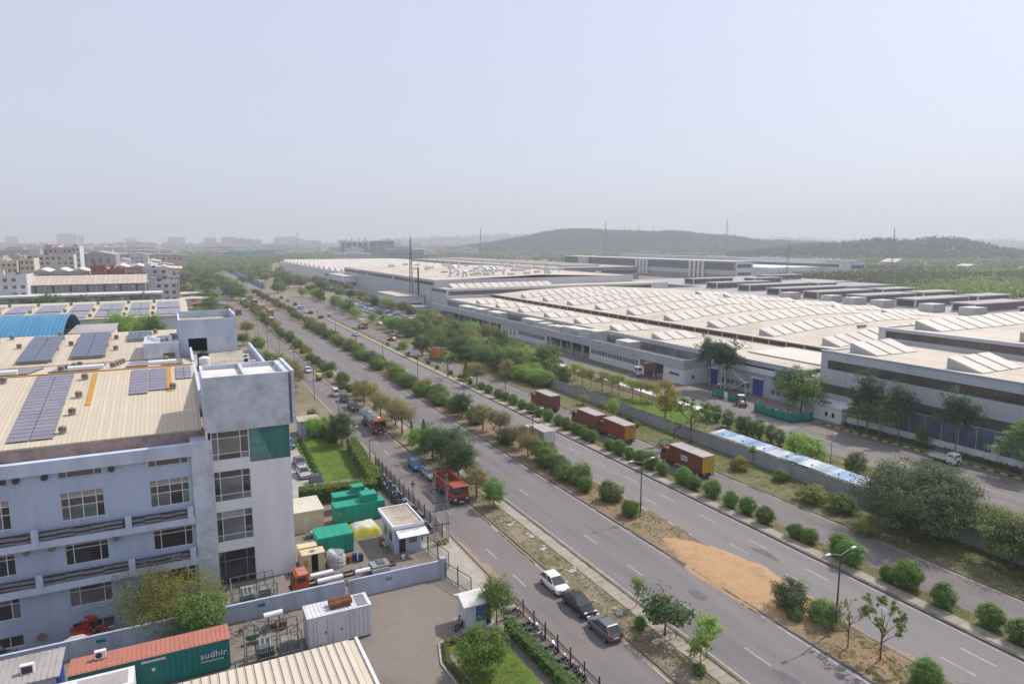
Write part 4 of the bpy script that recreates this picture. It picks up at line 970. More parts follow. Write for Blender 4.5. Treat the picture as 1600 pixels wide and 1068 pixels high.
def monitor(x0, x1, y0, d=9.0, h=3.4):
    b_ = MB().box(x0, x1, y0, y0 + d, 8.3, 8.3 + h); w_ = b_.build('roof_light', 'clad_white', sh, W=True)
    MB().box(x0 - 0.5, x1 + 0.5, y0 - 0.6, y0 + d + 0.5, 8.3 + h, 8.3 + h + 0.3).build('roof_light_lid', 'roof_grey', w_, W=True)
    n_ = max(2, int((x1 - x0) / 6)); L_ = (x1 - x0 - 1) / n_; o_ = wloc(w_)
    me_ = MB().box(0.15, L_ - 0.15, -0.12, -0.02, 0.5, h - 0.3).mesh('pane', 'band_brown')
    for i_ in range(n_): link('pane', me_, w_, Vector((x0 + 0.5 + i_ * L_, y0, 8.3)) - o_)
    MB().box(x0 - 0.12, x0 - 0.02, y0 + 0.6, y0 + d - 0.6, 8.8, 8.3 + h - 0.3).build('pane', 'band_brown', w_, W=True)
for (x0, x1, y0) in ((282, 320, 182), (282, 319, 206), (282, 322, 231), (285, 336, 257), (293, 341, 286), (292, 336, 311), (325, 351, 206), (325, 350, 181), (329, 354, 230), (344, 360, 282), (282, 319, 158), (325, 350, 156), (283, 320, 134), (352, 378, 340), (389, 427, 365), (310, 345, 352)): monitor(x0, x1, y0)
for k, (x, y) in enumerate(((268, 150), (268.5, 166), (268, 187), (269, 201), (270, 214), (268, 236))):
    MB().box(x, x + 8, y, y + 6, 8.3, 11.6).build('rooftop_unit', 'unit_grey', sh, W=True)

# ---------------------------------------------------------------- vehicles and people
def carpaint(name, c, rough=0.25, metal=0.0): return plain(name, c, rough, metal, 0.5)
carpaint('car_white', (0.72, 0.72, 0.72)); carpaint('car_black', (0.016, 0.016, 0.018), 0.15); carpaint('car_grey', (0.16, 0.16, 0.17), 0.3, 0.4); carpaint('car_silver', (0.46, 0.48, 0.50), 0.3, 0.5)
carpaint('car_blue', (0.015, 0.13, 0.33), 0.25); carpaint('car_red', (0.35, 0.02, 0.015), 0.3); carpaint('car_dark', (0.05, 0.05, 0.06), 0.25, 0.3)
plain('car_glass', (0.018, 0.022, 0.026), 0.05, 0.0, 0.9); plain('tyre', (0.018, 0.018, 0.018), 0.85, 0, 0.2); plain('rim', (0.42, 0.42, 0.44), 0.35, 0.7); plain('lamp_clear', (0.75, 0.77, 0.8), 0.1, 0, 0.8); plain('lamp_red', (0.40, 0.012, 0.01), 0.2)
plain('plate_white', (0.7, 0.7, 0.68), 0.5); plain('chrome', (0.6, 0.6, 0.62), 0.2, 1.0); plain('black_plastic', (0.02, 0.02, 0.022), 0.6); plain('seat_black', (0.018, 0.017, 0.017), 0.5)
weathered('truck_red', (0.30, 0.055, 0.03), (0.16, 0.05, 0.035), 0.6, 1.2, 0.6); weathered('truck_brown', (0.20, 0.065, 0.035), (0.10, 0.045, 0.03), 0.6, 0.8, 0.75); weathered('truck_orange', (0.52, 0.23, 0.035), (0.33, 0.16, 0.05), 0.5, 1.0, 0.6)
weathered('truck_yellow', (0.62, 0.40, 0.03), (0.4, 0.25, 0.05), 0.5, 1.0, 0.6); weathered('truck_white', (0.66, 0.65, 0.62), (0.45, 0.42, 0.38), 0.5, 1.0, 0.5); weathered('chassis', (0.05, 0.045, 0.042), (0.09, 0.065, 0.045), 0.6, 1.5, 0.8)
weathered('tank_steel', (0.30, 0.33, 0.36), (0.16, 0.16, 0.16), 0.5, 1.0, 0.35, 0.5); weathered('box_lid', (0.36, 0.335, 0.325), (0.22, 0.19, 0.175), 0.6, 0.6, 0.7)
weathered('truck_rust', (0.24, 0.085, 0.05), (0.13, 0.06, 0.04), 0.7, 0.9, 0.8); weathered('auto_green', (0.03, 0.11, 0.05), (0.05, 0.09, 0.04), 0.4, 1.0); weathered('auto_yellow', (0.60, 0.42, 0.06), (0.4, 0.3, 0.1), 0.4, 1.0)
weathered('cargo_dark', (0.10, 0.05, 0.035), (0.05, 0.03, 0.025), 0.7, 1.0, 0.95)

_W = {}
def wheel(parent, x, y, r, wdt):
    k = (r, wdt)
    if k not in _W:
        t_ = MB().cyl((-wdt / 2, 0, 0), (wdt / 2, 0, 0), r, r, 16).mesh('tyre', 'tyre', False)
        b = MB().cyl((-wdt / 2 - 0.012, 0, 0), (wdt / 2 + 0.012, 0, 0), r * 0.62, r * 0.62, 12)
        _W[k] = (t_, b.mesh('rim', 'rim'))
    w_ = link('wheel', _W[k][0], parent, (x, y, r)); link('rim', _W[k][1], w_); return w_
def loft(rings, mats, name, parent, smooth=True):
    b = MB(); n = len(rings[0]); V = [p for r_ in rings for p in r_]; F = []
    for i in range(len(rings) - 1):
        for j in range(n): F.append((i * n + j, i * n + (j + 1) % n, (i + 1) * n + (j + 1) % n, (i + 1) * n + j))
    F.append(tuple(range(n - 1, -1, -1))); F.append(tuple(range((len(rings) - 1) * n, len(rings) * n)))
    b.raw(V, F); me = b.mesh(name, mats, smooth)
    if smooth:
        try: me.set_sharp_from_angle(angle=R(38))
        except Exception: pass
    return link(name, me, parent)
CAR = {
    # L, W, H, belt, hood z, windscreen base, roof front, roof rear, rear glass base (fractions of half length), tail z
    'hatch': (3.9, 1.72, 1.50, 0.95, 0.88, 0.58, 0.10, -0.66, -0.95, 0.96),
    'sedan': (4.4, 1.74, 1.46, 0.94, 0.86, 0.50, 0.10, -0.42, -0.80, 0.98),
    'suv': (4.2, 1.80, 1.68, 1.02, 0.98, 0.50, 0.24, -0.88, -0.97, 1.02),
    'van': (3.6, 1.48, 1.80, 1.0, 0.95, 0.80, 0.50, -0.93, -0.98, 1.0),
}
CARS = {}
def car(kind, paint, loc, rz, label, group=None, name='parked_car'):
    key = (kind, paint); L, Wd, Hh, belt, hz, ws, rf, rr_, rb, tz = CAR[kind]
    if key in CARS: return copy_tree(CARS[key], None, loc, rz, label)
    t_ = thing(name, label, 'car', loc, rz, group); CARS[key] = t_
    h = L / 2; w_ = Wd / 2
    st_ = [(1.0, 0.74, 0.62, 0.30), (0.985, 0.84, hz - 0.16, 0.24), (0.90, 0.93, hz - 0.06, 0.2), (0.70, 0.985, hz, 0.2), (ws, 1.0, belt, 0.2), (0.0, 1.0, belt + 0.02, 0.2), (-0.5, 1.0, belt + 0.03, 0.2), (-0.82, 0.97, tz + 0.02, 0.22), (-0.96, 0.90, tz - 0.02, 0.26), (-1.0, 0.80, tz - 0.22, 0.34)]
    rings = []
    for (fy, fw, zt, zl) in st_:
        y = fy * h; a = w_ * fw
        rings.append([(-a * 0.86, y, zl), (a * 0.86, y, zl), (a * 0.98, y, zl + 0.12), (a, y, (zl + zt) / 2 + 0.05), (a * 0.965, y, zt - 0.09), (a * 0.86, y, zt), (-a * 0.86, y, zt), (-a * 0.965, y, zt - 0.09), (-a, y, (zl + zt) / 2 + 0.05), (-a * 0.98, y, zl + 0.12)])
    bd = loft(rings, paint, 'body', t_); sm = bd.modifiers.new('round', 'SUBSURF'); sm.levels = 1; sm.render_levels = 1
    bw, rw = w_ * 0.90, w_ * 0.74; yA, yB, yC, yD = ws * h, rf * h, rr_ * h, rb * h; zb = belt - 0.02; zr = Hh
    b = MB(); ring = lambda y0, y1, a, z: [(-a, y0, z), (a, y0, z), (a, y1, z), (-a, y1, z)]
    lo = ring(yD, yA, bw, zb); hi = ring(yC, yB, rw, zr - 0.05); top = ring(yC + 0.10, yB - 0.12, rw * 0.88, zr)
    b.raw(lo + hi + top, [(0, 1, 5, 4), (1, 2, 6, 5), (2, 3, 7, 6), (3, 0, 4, 7), (4, 5, 9, 8), (5, 6, 10, 9), (6, 7, 11, 10), (7, 4, 8, 11), (8, 9, 10, 11)])
    cb = b.build('cabin', paint, t_); bv_ = cb.modifiers.new('round', 'BEVEL'); bv_.width = 0.07; bv_.segments = 2
    def quad(nm, P, m_='car_glass', inset=0.1, lift=0.012):
        P = [Vector(p) for p in P]; c_ = sum(P, Vector()) / 4; n_ = (P[1] - P[0]).cross(P[3] - P[0]).normalized()
        q = [p.lerp(c_, inset) for p in P]; MB().hexa([tuple(p) for p in q] + [tuple(p + n_ * lift) for p in q]).build(nm, m_, t_)
    V3 = lambda i, S: S[i]
    quad('windscreen', [lo[2], lo[3], hi[3], hi[2]], inset=0.07); quad('rear_window', [lo[0], lo[1], hi[1], hi[0]], inset=0.13)
    for s_ in (0, 1):
        A, B, C_, D = (lo[1], lo[2], hi[2], hi[1]) if s_ == 0 else (lo[3], lo[0], hi[0], hi[3])
        A, B, C_, D = map(Vector, (A, B, C_, D)); lowm, him = A.lerp(B, 0.5), D.lerp(C_, 0.5)
        quad('side_window', [A, lowm, him, D], inset=0.13); quad('side_window', [lowm, B, C_, him], inset=0.13)
    rw_ = 0.30 if kind != 'suv' else 0.34
    for sx in (-1, 1):
        for fy in (0.64, -0.66): wheel(t_, sx * (w_ - 0.09), fy * h, rw_, 0.22)
        MB().cbox((sx * w_ * 0.62, h * 0.965, hz - 0.20), w_ * 0.36, 0.14, 0.15).build('headlight', 'lamp_clear', t_)
        MB().cbox((sx * w_ * 0.74, -h * 0.972, tz - 0.26), w_ * 0.24, 0.12, 0.22).build('tail_light', 'lamp_red', t_)
        MB().cbox((sx * (w_ + 0.03), yA - 0.12, belt), 0.16, 0.10, 0.13).build('mirror', paint, t_)
    MB().cbox((0, h * 1.0, 0.36), 0.5, 0.05, 0.12).build('number_plate', 'plate_white', t_); MB().cbox((0, -h * 1.0, 0.55), 0.5, 0.05, 0.12).build('number_plate', 'plate_white', t_)
    MB().cbox((0, h * 0.99, 0.46), w_ * 0.9, 0.06, 0.14).build('grille', 'black_plastic', t_)
    return t_
def cab(t_, y0, m_, wd=2.3, h=2.7, ln=1.9, z0=0.55, visor=True):
    """forward-control lorry cab with its front at y0"""
    a = wd / 2
    pr = [(y0 - ln, z0), (y0, z0), (y0 + 0.06, z0 + 0.55), (y0 - 0.02, z0 + 1.05), (y0 - 0.22, h - 0.1), (y0 - 0.45, h), (y0 - ln, h)]
    MB().profile(pr, -a, a, 'x').build('cab', m_, t_)
    MB().hexa([(-a * 0.86, y0 + 0.005, z0 + 1.1), (a * 0.86, y0 + 0.005, z0 + 1.1), (a * 0.86, y0 - 0.05, z0 + 1.1), (-a * 0.86, y0 - 0.05, z0 + 1.1), (-a * 0.84, y0 - 0.175, h - 0.2), (a * 0.84, y0 - 0.175, h - 0.2), (a * 0.84, y0 - 0.23, h - 0.2), (-a * 0.84, y0 - 0.23, h - 0.2)]).build('windscreen', 'car_glass', t_)
    for s_ in (-1, 1):
        MB().box(*sorted((s_ * a, s_ * (a + 0.02))), y0 - 1.2, y0 - 0.32, z0 + 1.1, h - 0.25).build('side_window', 'car_glass', t_)
        MB().cbox((s_ * a * 0.72, y0 + 0.06, z0 + 0.25), 0.32, 0.06, 0.2).build('headlight', 'lamp_clear', t_)
        MB().bar((s_ * a, y0 - 0.1, h - 0.4), (s_ * (a + 0.25), y0 + 0.1, h - 0.4), 0.03).cbox((s_ * (a + 0.25), y0 + 0.1, h - 0.75), 0.18, 0.05, 0.4).build('mirror', 'black_plastic', t_)
    MB().box(-a, a, y0 - 0.05, y0 + 0.2, z0 - 0.15, z0 + 0.12).build('bumper', 'chassis', t_); MB().box(-a * 0.55, a * 0.55, y0 + 0.03, y0 + 0.07, z0 + 0.2, z0 + 0.55).build('grille', 'black_plastic', t_)
    MB().cbox((0, y0 + 0.21, z0 - 0.1), 0.6, 0.03, 0.16).build('number_plate', 'plate_white', t_)
    if visor: MB().hexa([(-a, y0 - 0.2, h - 0.1), (a, y0 - 0.2, h - 0.1), (a, y0 + 0.12, h - 0.18), (-a, y0 + 0.12, h - 0.18), (-a, y0 - 0.2, h + 0.05), (a, y0 - 0.2, h + 0.05), (a, y0 + 0.12, h - 0.1), (-a, y0 + 0.12, h - 0.1)]).build('visor', m_, t_)
def tipper(loc, rz, label):
    t_ = thing('tipper_truck', label, 'truck', loc, rz)
    cab(t_, 3.9, 'truck_red', 2.35, 2.75)
    MB().box(-0.45, 0.45, -3.9, 3.6, 0.7, 0.98).build('chassis', 'chassis', t_)
    b = MB(); b.box(-1.22, 1.22, -3.9, 1.75, 1.05, 1.2)
    b.box(-1.25, -1.13, -3.9, 1.75, 1.2, 2.55).box(1.13, 1.25, -3.9, 1.75, 1.2, 2.55).box(-1.13, 1.13, 1.63, 1.75, 1.2, 2.75).box(-1.13, 1.13, -3.9, -3.78, 1.2, 2.5); b.build('tipper_body', 'truck_red', t_)
    for i in range(8):
        for s_ in (-1, 1): MB().cbox((s_ * 1.28, -3.6 + i * 0.74, 1.15), 0.07, 0.11, 1.4).build('stake', 'truck_red', t_)
    MB().box(-1.1, 1.1, -3.7, 1.6, 1.2, 1.32).build('load', 'cargo_dark', t_)
    for s_ in (-1, 1):
        for y in (2.7, -1.6, -2.75): wheel(t_, s_ * 1.02, y, 0.5, 0.32)
    return t_
def tanker(loc, rz, label):
    t_ = thing('tanker_truck', label, 'truck', loc, rz)
    cab(t_, 5.2, 'truck_red', 2.35, 2.8); MB().box(-0.45, 0.45, -5.2, 4.8, 0.7, 0.98).build('chassis', 'chassis', t_)
    for y0, y1 in ((-5.2, -1.1), (-1.0, 3.1)):
        b = MB(); P = []
        for i in range(16): a = 2 * math.pi * i / 16; P.append((1.18 * math.cos(a), 2.0 + 0.95 * math.sin(a)))
        b.profile(P, y0, y1, 'y'); b.build('tank', 'tank_steel', t_, True)
    MB().box(-0.5, 0.5, -4.8, 2.9, 2.9, 3.0).build('walkway', 'galvanised', t_)
    for y in (-3.6, 0.2, 2.0): MB().cyl((0, y, 2.95), (0, y, 3.15), 0.32, 0.32, 10).build('hatch', 'galvanised', t_)
    for s_ in (-1, 1):
        for y in (4.0, -2.4, -3.6): wheel(t_, s_ * 1.02, y, 0.5, 0.32)
    return t_
def container_truck(loc, rz, label, side, rear, lid='box_lid', L=6.4, group=None, box_h=2.75, cabm='truck_orange', logo=False, doors=True, z0=1.15, cab_on=True):
    t_ = thing('container_truck', label, 'truck', loc, rz, group)
    if cab_on: cab(t_, L / 2 + 2.2, cabm, 2.3, 2.7)
    MB().box(-0.45, 0.45, -L / 2, L / 2 + (1.9 if cab_on else 0), 0.75, z0 - 0.02).build('chassis', 'chassis', t_)
    b = MB(); b.box(-1.22, 1.22, -L / 2, L / 2, z0, z0 + box_h)
    bx = b.build('cargo_box', side, t_)
    n = int(L / 0.45); me = MB().box(-0.03, 0.03, -0.06, 0.06, 0.1, box_h - 0.1).mesh('rib', side)
    for i in range(n):
        for s_ in (-1, 1): link('rib', me, bx, (s_ * 1.245, -L / 2 + 0.22 + i * (L - 0.4) / max(1, n - 1), z0))
    MB().box(-1.26, 1.26, -L / 2 - 0.02, L / 2 + 0.02, z0 + box_h, z0 + box_h + 0.06).build('box_roof', lid, t_)
    if doors:
        for s_ in (-1, 1):
            d = MB().box(*sorted((s_ * 0.03, s_ * 1.18)), -L / 2 - 0.06, -L / 2 - 0.01, z0 + 0.08, z0 + box_h - 0.08).build('rear_door', rear, t_)
            for x in (0.35, 0.85): MB().cyl((s_ * x, -L / 2 - 0.09, z0 + 0.1), (s_ * x, -L / 2 - 0.09, z0 + box_h - 0.1), 0.03, 0.03, 6).build('lock_rod', 'galvanised', d)
            MB().cbox((s_ * 0.95, -L / 2 - 0.05, 0.75), 0.3, 0.08, 0.14).build('tail_light', 'lamp_red', t_)
    if logo:
        MB().box(-1.285, -1.28, -0.6, 0.9, z0 + 1.0, z0 + 1.75).build('logo_panel', 'frame_white', t_)
        for k in range(3): MB().box(-1.29, -1.286, -0.4 + k * 0.42, -0.12 + k * 0.42, z0 + 1.2, z0 + 1.55).build('logo_mark', 'shutter_blue', t_)
    MB().box(-1.15, 1.15, -L / 2 - 0.05, -L / 2 + 0.1, 0.45, 0.6).build('rear_bumper', 'chassis', t_)
    for s_ in (-1, 1):
        for y in ((L / 2 + 1.2,) if cab_on else ()) + (-L / 2 + 1.1, -L / 2 + 2.3): wheel(t_, s_ * 1.0, y, 0.5, 0.32)
    return t_
def pickup(loc, rz, label):
    t_ = thing('stake_pickup', label, 'truck', loc, rz); cab(t_, 2.2, 'truck_white', 1.6, 1.95, 1.4, 0.4, False)
    MB().box(-0.4, 0.4, -2.2, 1.8, 0.5, 0.68).build('chassis', 'chassis', t_); MB().box(-0.85, 0.85, -2.2, 0.7, 0.7, 0.8).build('load_bed', 'truck_white', t_)
    for s_ in (-1, 1):
        MB().box(*sorted((s_ * 0.80, s_ * 0.85)), -2.2, 0.7, 0.8, 1.2).build('side_board', 'truck_white', t_)
        for i in range(5): MB().cbox((s_ * 0.82, -2.1 + i * 0.68, 0.8), 0.06, 0.06, 1.0).build('stake', 'galvanised', t_)
        for zz in (1.4, 1.7): MB().box(*sorted((s_ * 0.80, s_ * 0.84)), -2.2, 0.7, zz, zz + 0.05).build('rail', 'galvanised', t_)
        for y in (1.4, -1.4): wheel(t_, s_ * 0.72, y, 0.32, 0.2)
    MB().box(-0.8, 0.8, -2.2, -2.15, 0.8, 1.2).build('tailgate', 'truck_white', t_)
    return t_
def rickshaw(loc, rz, label):
    t_ = thing('auto_rickshaw', label, 'rickshaw', loc, rz)
    MB().profile([(-1.3, 0.35), (0.7, 0.35), (1.25, 0.5), (1.1, 0.95), (0.7, 1.05), (-1.3, 1.0)], -0.62, 0.62, 'x').build('body', 'auto_green', t_)
    MB().profile([(-1.32, 1.0), (-1.25, 1.0), (-1.15, 1.62), (0.55, 1.62), (0.85, 1.05), (0.9, 1.05), (0.62, 1.72), (-1.2, 1.74)], -0.64, 0.64, 'x').build('canopy', 'auto_yellow', t_)
    MB().hexa([(-0.55, 0.83, 1.08), (0.55, 0.83, 1.08), (0.55, 0.80, 1.08), (-0.55, 0.80, 1.08), (-0.55, 0.6, 1.6), (0.55, 0.6, 1.6), (0.55, 0.57, 1.6), (-0.55, 0.57, 1.6)]).build('windscreen', 'car_glass', t_)
    MB().box(-0.5, 0.5, -0.9, -0.4, 0.95, 1.25).build('seat', 'seat_black', t_)
    wheel(t_, 0, 1.0, 0.24, 0.12); wheel(t_, 0.55, -0.9, 0.24, 0.14); wheel(t_, -0.55, -0.9, 0.24, 0.14)
    return t_
def tractor(loc, rz, label):
    t_ = thing('tractor', label, 'tractor', loc, rz)
    MB().box(-0.35, 0.35, 0.1, 1.7, 0.7, 1.25).build('bonnet', 'truck_white', t_); MB().box(-0.3, 0.3, -0.9, 0.4, 0.5, 0.9).build('gearbox', 'chassis', t_)
    MB().box(-0.7, 0.7, -0.9, 0.5, 2.25, 2.4).build('canopy', 'truck_white', t_)
    for x in (-0.6, 0.6):
        for y in (-0.8, 0.35): MB().bar((x, y, 0.9), (x, y, 2.25), 0.05).build('canopy_post', 'black_plastic', t_)
    MB().box(-0.25, 0.25, -0.6, -0.2, 0.95, 1.3).build('seat', 'seat_black', t_); MB().cyl((0, 0.15, 1.35), (0, 0.22, 1.38), 0.2, 0.2, 12).build('steering_wheel', 'black_plastic', t_)
    for s_ in (-1, 1): wheel(t_, s_ * 0.8, -0.6, 0.72, 0.36); wheel(t_, s_ * 0.62, 1.35, 0.42, 0.24)
    MB().box(-0.8, 0.8, 1.9, 2.3, 0.35, 0.85).build('loader_bucket', 'chassis', t_); MB().bar((-0.5, 0.9, 0.9), (-0.5, 2.0, 0.6), 0.07).build('loader_arm', 'chassis', t_); MB().bar((0.5, 0.9, 0.9), (0.5, 2.0, 0.6), 0.07).build('loader_arm', 'chassis', t_)
    return t_
# motorcycles: one of each colour, then copies
def ringtube(b, cy_, cz, r_, tr, n=14):
    for i in range(n):
        a, c_ = 2 * math.pi * i / n, 2 * math.pi * (i + 1) / n
        b.cyl((0, cy_ + r_ * math.cos(a), cz + r_ * math.sin(a)), (0, cy_ + r_ * math.cos(c_), cz + r_ * math.sin(c_)), tr, tr, 5, False)
    return b
BK = {}
def bike_meshes():
    w_ = MB(); ringtube(w_, 0, 0, 0.255, 0.055)
    for i in range(5): a = math.pi * 2 * i / 5; w_.bar((0, 0, 0), (0, 0.24 * math.cos(a), 0.24 * math.sin(a)), 0.015)
    w_.cyl((-0.05, 0, 0), (0.05, 0, 0), 0.06, 0.06, 8)
    BK['wheel'] = w_.mesh('wheel', 'tyre')
    BK['frame'] = MB().tube([(0, 0.48, 0.92), (0, 0.25, 0.45), (0, -0.15, 0.38), (0, -0.25, 0.7), (0, 0.44, 0.85)], 0.03).tube([(0.09, 0.66, 0.32), (0.09, 0.48, 0.95)], 0.025).tube([(-0.09, 0.66, 0.32), (-0.09, 0.48, 0.95)], 0.025).tube([(0.08, -0.62, 0.32), (0.08, -0.1, 0.42)], 0.03).tube([(-0.08, -0.62, 0.32), (-0.08, -0.1, 0.42)], 0.03).mesh('frame', 'black_plastic')
    BK['engine'] = MB().box(-0.14, 0.14, -0.15, 0.25, 0.3, 0.55).cyl((0, 0.1, 0.5), (0, 0.2, 0.72), 0.1, 0.1, 8).mesh('engine', 'rim')
    BK['exhaust'] = MB().cyl((0.16, 0.2, 0.32), (0.18, -0.75, 0.42), 0.045, 0.06, 8).mesh('exhaust', 'chrome')
    BK['seat'] = MB().hexa([(-0.13, -0.72, 0.78), (0.13, -0.72, 0.78), (0.12, 0.05, 0.74), (-0.12, 0.05, 0.74), (-0.11, -0.74, 0.88), (0.11, -0.74, 0.88), (0.1, 0.03, 0.82), (-0.1, 0.03, 0.82)]).mesh('seat', 'seat_black')
    BK['bar'] = MB().tube([(-0.36, 0.36, 1.08), (-0.12, 0.46, 1.0), (0.12, 0.46, 1.0), (0.36, 0.36, 1.08)], 0.022).mesh('handlebar', 'chrome')
    BK['lamp'] = MB().cyl((0, 0.5, 0.92), (0, 0.64, 0.9), 0.07, 0.1, 10).mesh('headlight', 'lamp_clear')
    BK['mir'] = MB().bar((-0.3, 0.38, 1.08), (-0.36, 0.38, 1.25), 0.012).ball((-0.36, 0.38, 1.28), 0.07, 0.02, 0.05).bar((0.3, 0.38, 1.08), (0.36, 0.38, 1.25), 0.012).ball((0.36, 0.38, 1.28), 0.07, 0.02, 0.05).mesh('mirrors', 'black_plastic')
    tk = MB().raw([(-0.1, 0.0, 0.72), (0.1, 0.0, 0.72), (0.15, 0.3, 0.74), (-0.15, 0.3, 0.74), (-0.06, 0.02, 0.88), (0.06, 0.02, 0.88), (0.11, 0.4, 0.98), (-0.11, 0.4, 0.98)], [(3, 2, 1, 0), (4, 5, 6, 7), (0, 1, 5, 4), (1, 2, 6, 5), (2, 3, 7, 6), (3, 0, 4, 7)])
    tk.box(-0.11, 0.11, -0.45, -0.05, 0.52, 0.74).box(-0.07, 0.07, -0.98, -0.55, 0.66, 0.72).box(-0.07, 0.07, 0.5, 0.85, 0.58, 0.62)
    for m_ in ('car_black', 'car_dark', 'car_red', 'car_blue', 'car_silver'): BK[m_] = MB(); BK[m_].v, BK[m_].f, BK[m_].mi = list(tk.v), list(tk.f), list(tk.mi); BK[m_] = BK[m_].mesh('fuel_tank', m_)
bike_meshes()
def bike(loc, rz, paint, label, group, lean=8):
    t_ = thing('motorcycle', label, 'motorcycle', loc, rz, group); t_.rotation_euler = (0, R(lean), rz)
    for y in (0.66, -0.62): link('wheel', BK['wheel'], t_, (0, y, 0.31))
    for k in ('frame', 'engine', 'exhaust', 'seat', 'bar', 'lamp', 'mir'): link({'bar': 'handlebar', 'lamp': 'headlight', 'mir': 'mirrors'}.get(k, k), BK[k], t_)
    link('fuel_tank', BK[paint], t_)
    return t_
# people: one skinned body each, clothes are its children
plain('skin', (0.20, 0.11, 0.07), 0.6); plain('hair', (0.012, 0.010, 0.009), 0.6); plain('shirt_dark', (0.03, 0.03, 0.05), 0.9); plain('shirt_blue', (0.16, 0.20, 0.42), 0.9); plain('trousers', (0.05, 0.05, 0.065), 0.9); plain('trousers_pale', (0.42, 0.38, 0.34), 0.9); plain('vest', (0.42, 0.46, 0.06), 0.9)
def skinned(name, verts, edges, m_, parent):
    me = bpy.data.meshes.new(name); me.from_pydata([v[:3] for v in verts], edges, []); me.materials.append(MATS[m_])
    o = link(name, me, parent); o.modifiers.new('skin', 'SKIN').use_smooth_shade = True
    for i, v in enumerate(verts): me.skin_vertices[0].data[i].radius = (v[3], v[4] if len(v) > 4 else v[3])
    me.skin_vertices[0].data[0].use_root = True
    s_ = o.modifiers.new('sub', 'SUBSURF'); s_.levels = 1; s_.render_levels = 1
    return o
def person(loc, rz, label, shirt, trousers, sitting=False, stride=0.18):
    t_ = thing('person', label, 'person', loc, rz)
    hipz = 0.92 if not sitting else 0.48
    V = [(0, 0, hipz, 0.15, 0.11), (0, 0.0, hipz + 0.22, 0.14, 0.10), (0, 0.01, hipz + 0.46, 0.17, 0.11), (0, 0.02, hipz + 0.58, 0.06), (0, 0.03, hipz + 0.66, 0.085, 0.10), (0, 0.035, hipz + 0.78, 0.07, 0.085)]
    E_ = [(0, 1), (1, 2), (2, 3), (3, 4), (4, 5)]
    for s_ in (-1, 1):
        k = len(V); st2 = stride * s_
        if sitting: V += [(s_ * 0.1, 0.02, hipz - 0.02, 0.085), (s_ * 0.13, 0.42, hipz + 0.02, 0.065), (s_ * 0.13, 0.44, 0.08, 0.045), (s_ * 0.13, 0.58, 0.04, 0.04)]
        else: V += [(s_ * 0.1, 0, hipz - 0.06, 0.088), (s_ * 0.1, st2 * 0.55 + 0.03, 0.5, 0.066), (s_ * 0.1, st2, 0.08, 0.045), (s_ * 0.1, st2 + 0.14, 0.04, 0.04)]
        E_ += [(0, k), (k, k + 1), (k + 1, k + 2), (k + 2, k + 3)]
        k = len(V); sh = hipz + 0.48
        if sitting: V += [(s_ * 0.2, 0, sh, 0.055), (s_ * 0.25, 0.08, sh - 0.28, 0.045), (s_ * 0.16, 0.32, sh - 0.36, 0.034), (s_ * 0.14, 0.40, sh - 0.37, 0.03)]
        else: V += [(s_ * 0.2, 0, sh, 0.055), (s_ * 0.25, -st2 * 0.5, sh - 0.28, 0.045), (s_ * 0.24, -st2 * 0.6 + 0.06, sh - 0.52, 0.034), (s_ * 0.24, -st2 * 0.6 + 0.09, sh - 0.60, 0.03)]
        E_ += [(2, k), (k, k + 1), (k + 1, k + 2), (k + 2, k + 3)]
        hx, hy, hz_ = V[k + 3][:3]
        for f_ in range(5):
            q = len(V); dx = (f_ - 2) * 0.013; dz = -0.07 if f_ else -0.03; dx2 = dx * 1.4 if f_ else -s_ * 0.045
            V.append((hx + dx2, hy + 0.01, hz_ + dz, 0.009)); E_.append((k + 3, q))
    skinned('body', V, E_, 'skin', t_)
    tv = [(0, 0, hipz - 0.02, 0.165, 0.125), (0, 0, hipz + 0.22, 0.155, 0.115), (0, 0.01, hipz + 0.47, 0.182, 0.122)]; te = [(0, 1), (1, 2)]
    sh = hipz + 0.48
    for s_ in (-1, 1):
        k = len(tv); a = V[10 if s_ < 0 else 10 + 13]
        tv += [(s_ * 0.2, 0, sh, 0.068), (s_ * 0.245, 0.06 if sitting else -stride * s_ * 0.45, sh - 0.25, 0.058)]; te += [(2, k), (k, k + 1)]
    skinned('shirt', tv, te, shirt, t_)
    pv_ = [(0, 0, hipz - 0.01, 0.155, 0.12)]; pe = []
    for s_ in (-1, 1):
        k = len(pv_); st2 = stride * s_
        if sitting: pv_ += [(s_ * 0.1, 0.02, hipz - 0.02, 0.098), (s_ * 0.13, 0.42, hipz + 0.02, 0.08), (s_ * 0.13, 0.44, 0.14, 0.062)]
        else: pv_ += [(s_ * 0.1, 0, hipz - 0.06, 0.10), (s_ * 0.1, st2 * 0.55 + 0.03, 0.5, 0.08), (s_ * 0.1, st2, 0.13, 0.062)]
        pe += [(0, k), (k, k + 1), (k + 1, k + 2)]
    skinned('trousers', pv_, pe, trousers, t_)
    MB().ball((0, 0.0, hipz + 0.80), 0.095, 0.11, 0.085, 10, 6).build('hair', 'hair', t_, True)
    for s_ in (-1, 1): MB().cbox((s_ * 0.1, (stride * s_ if not sitting else 0.46) + 0.06, 0.0), 0.10, 0.27, 0.08).build('shoe', 'black_plastic', t_)
    return t_

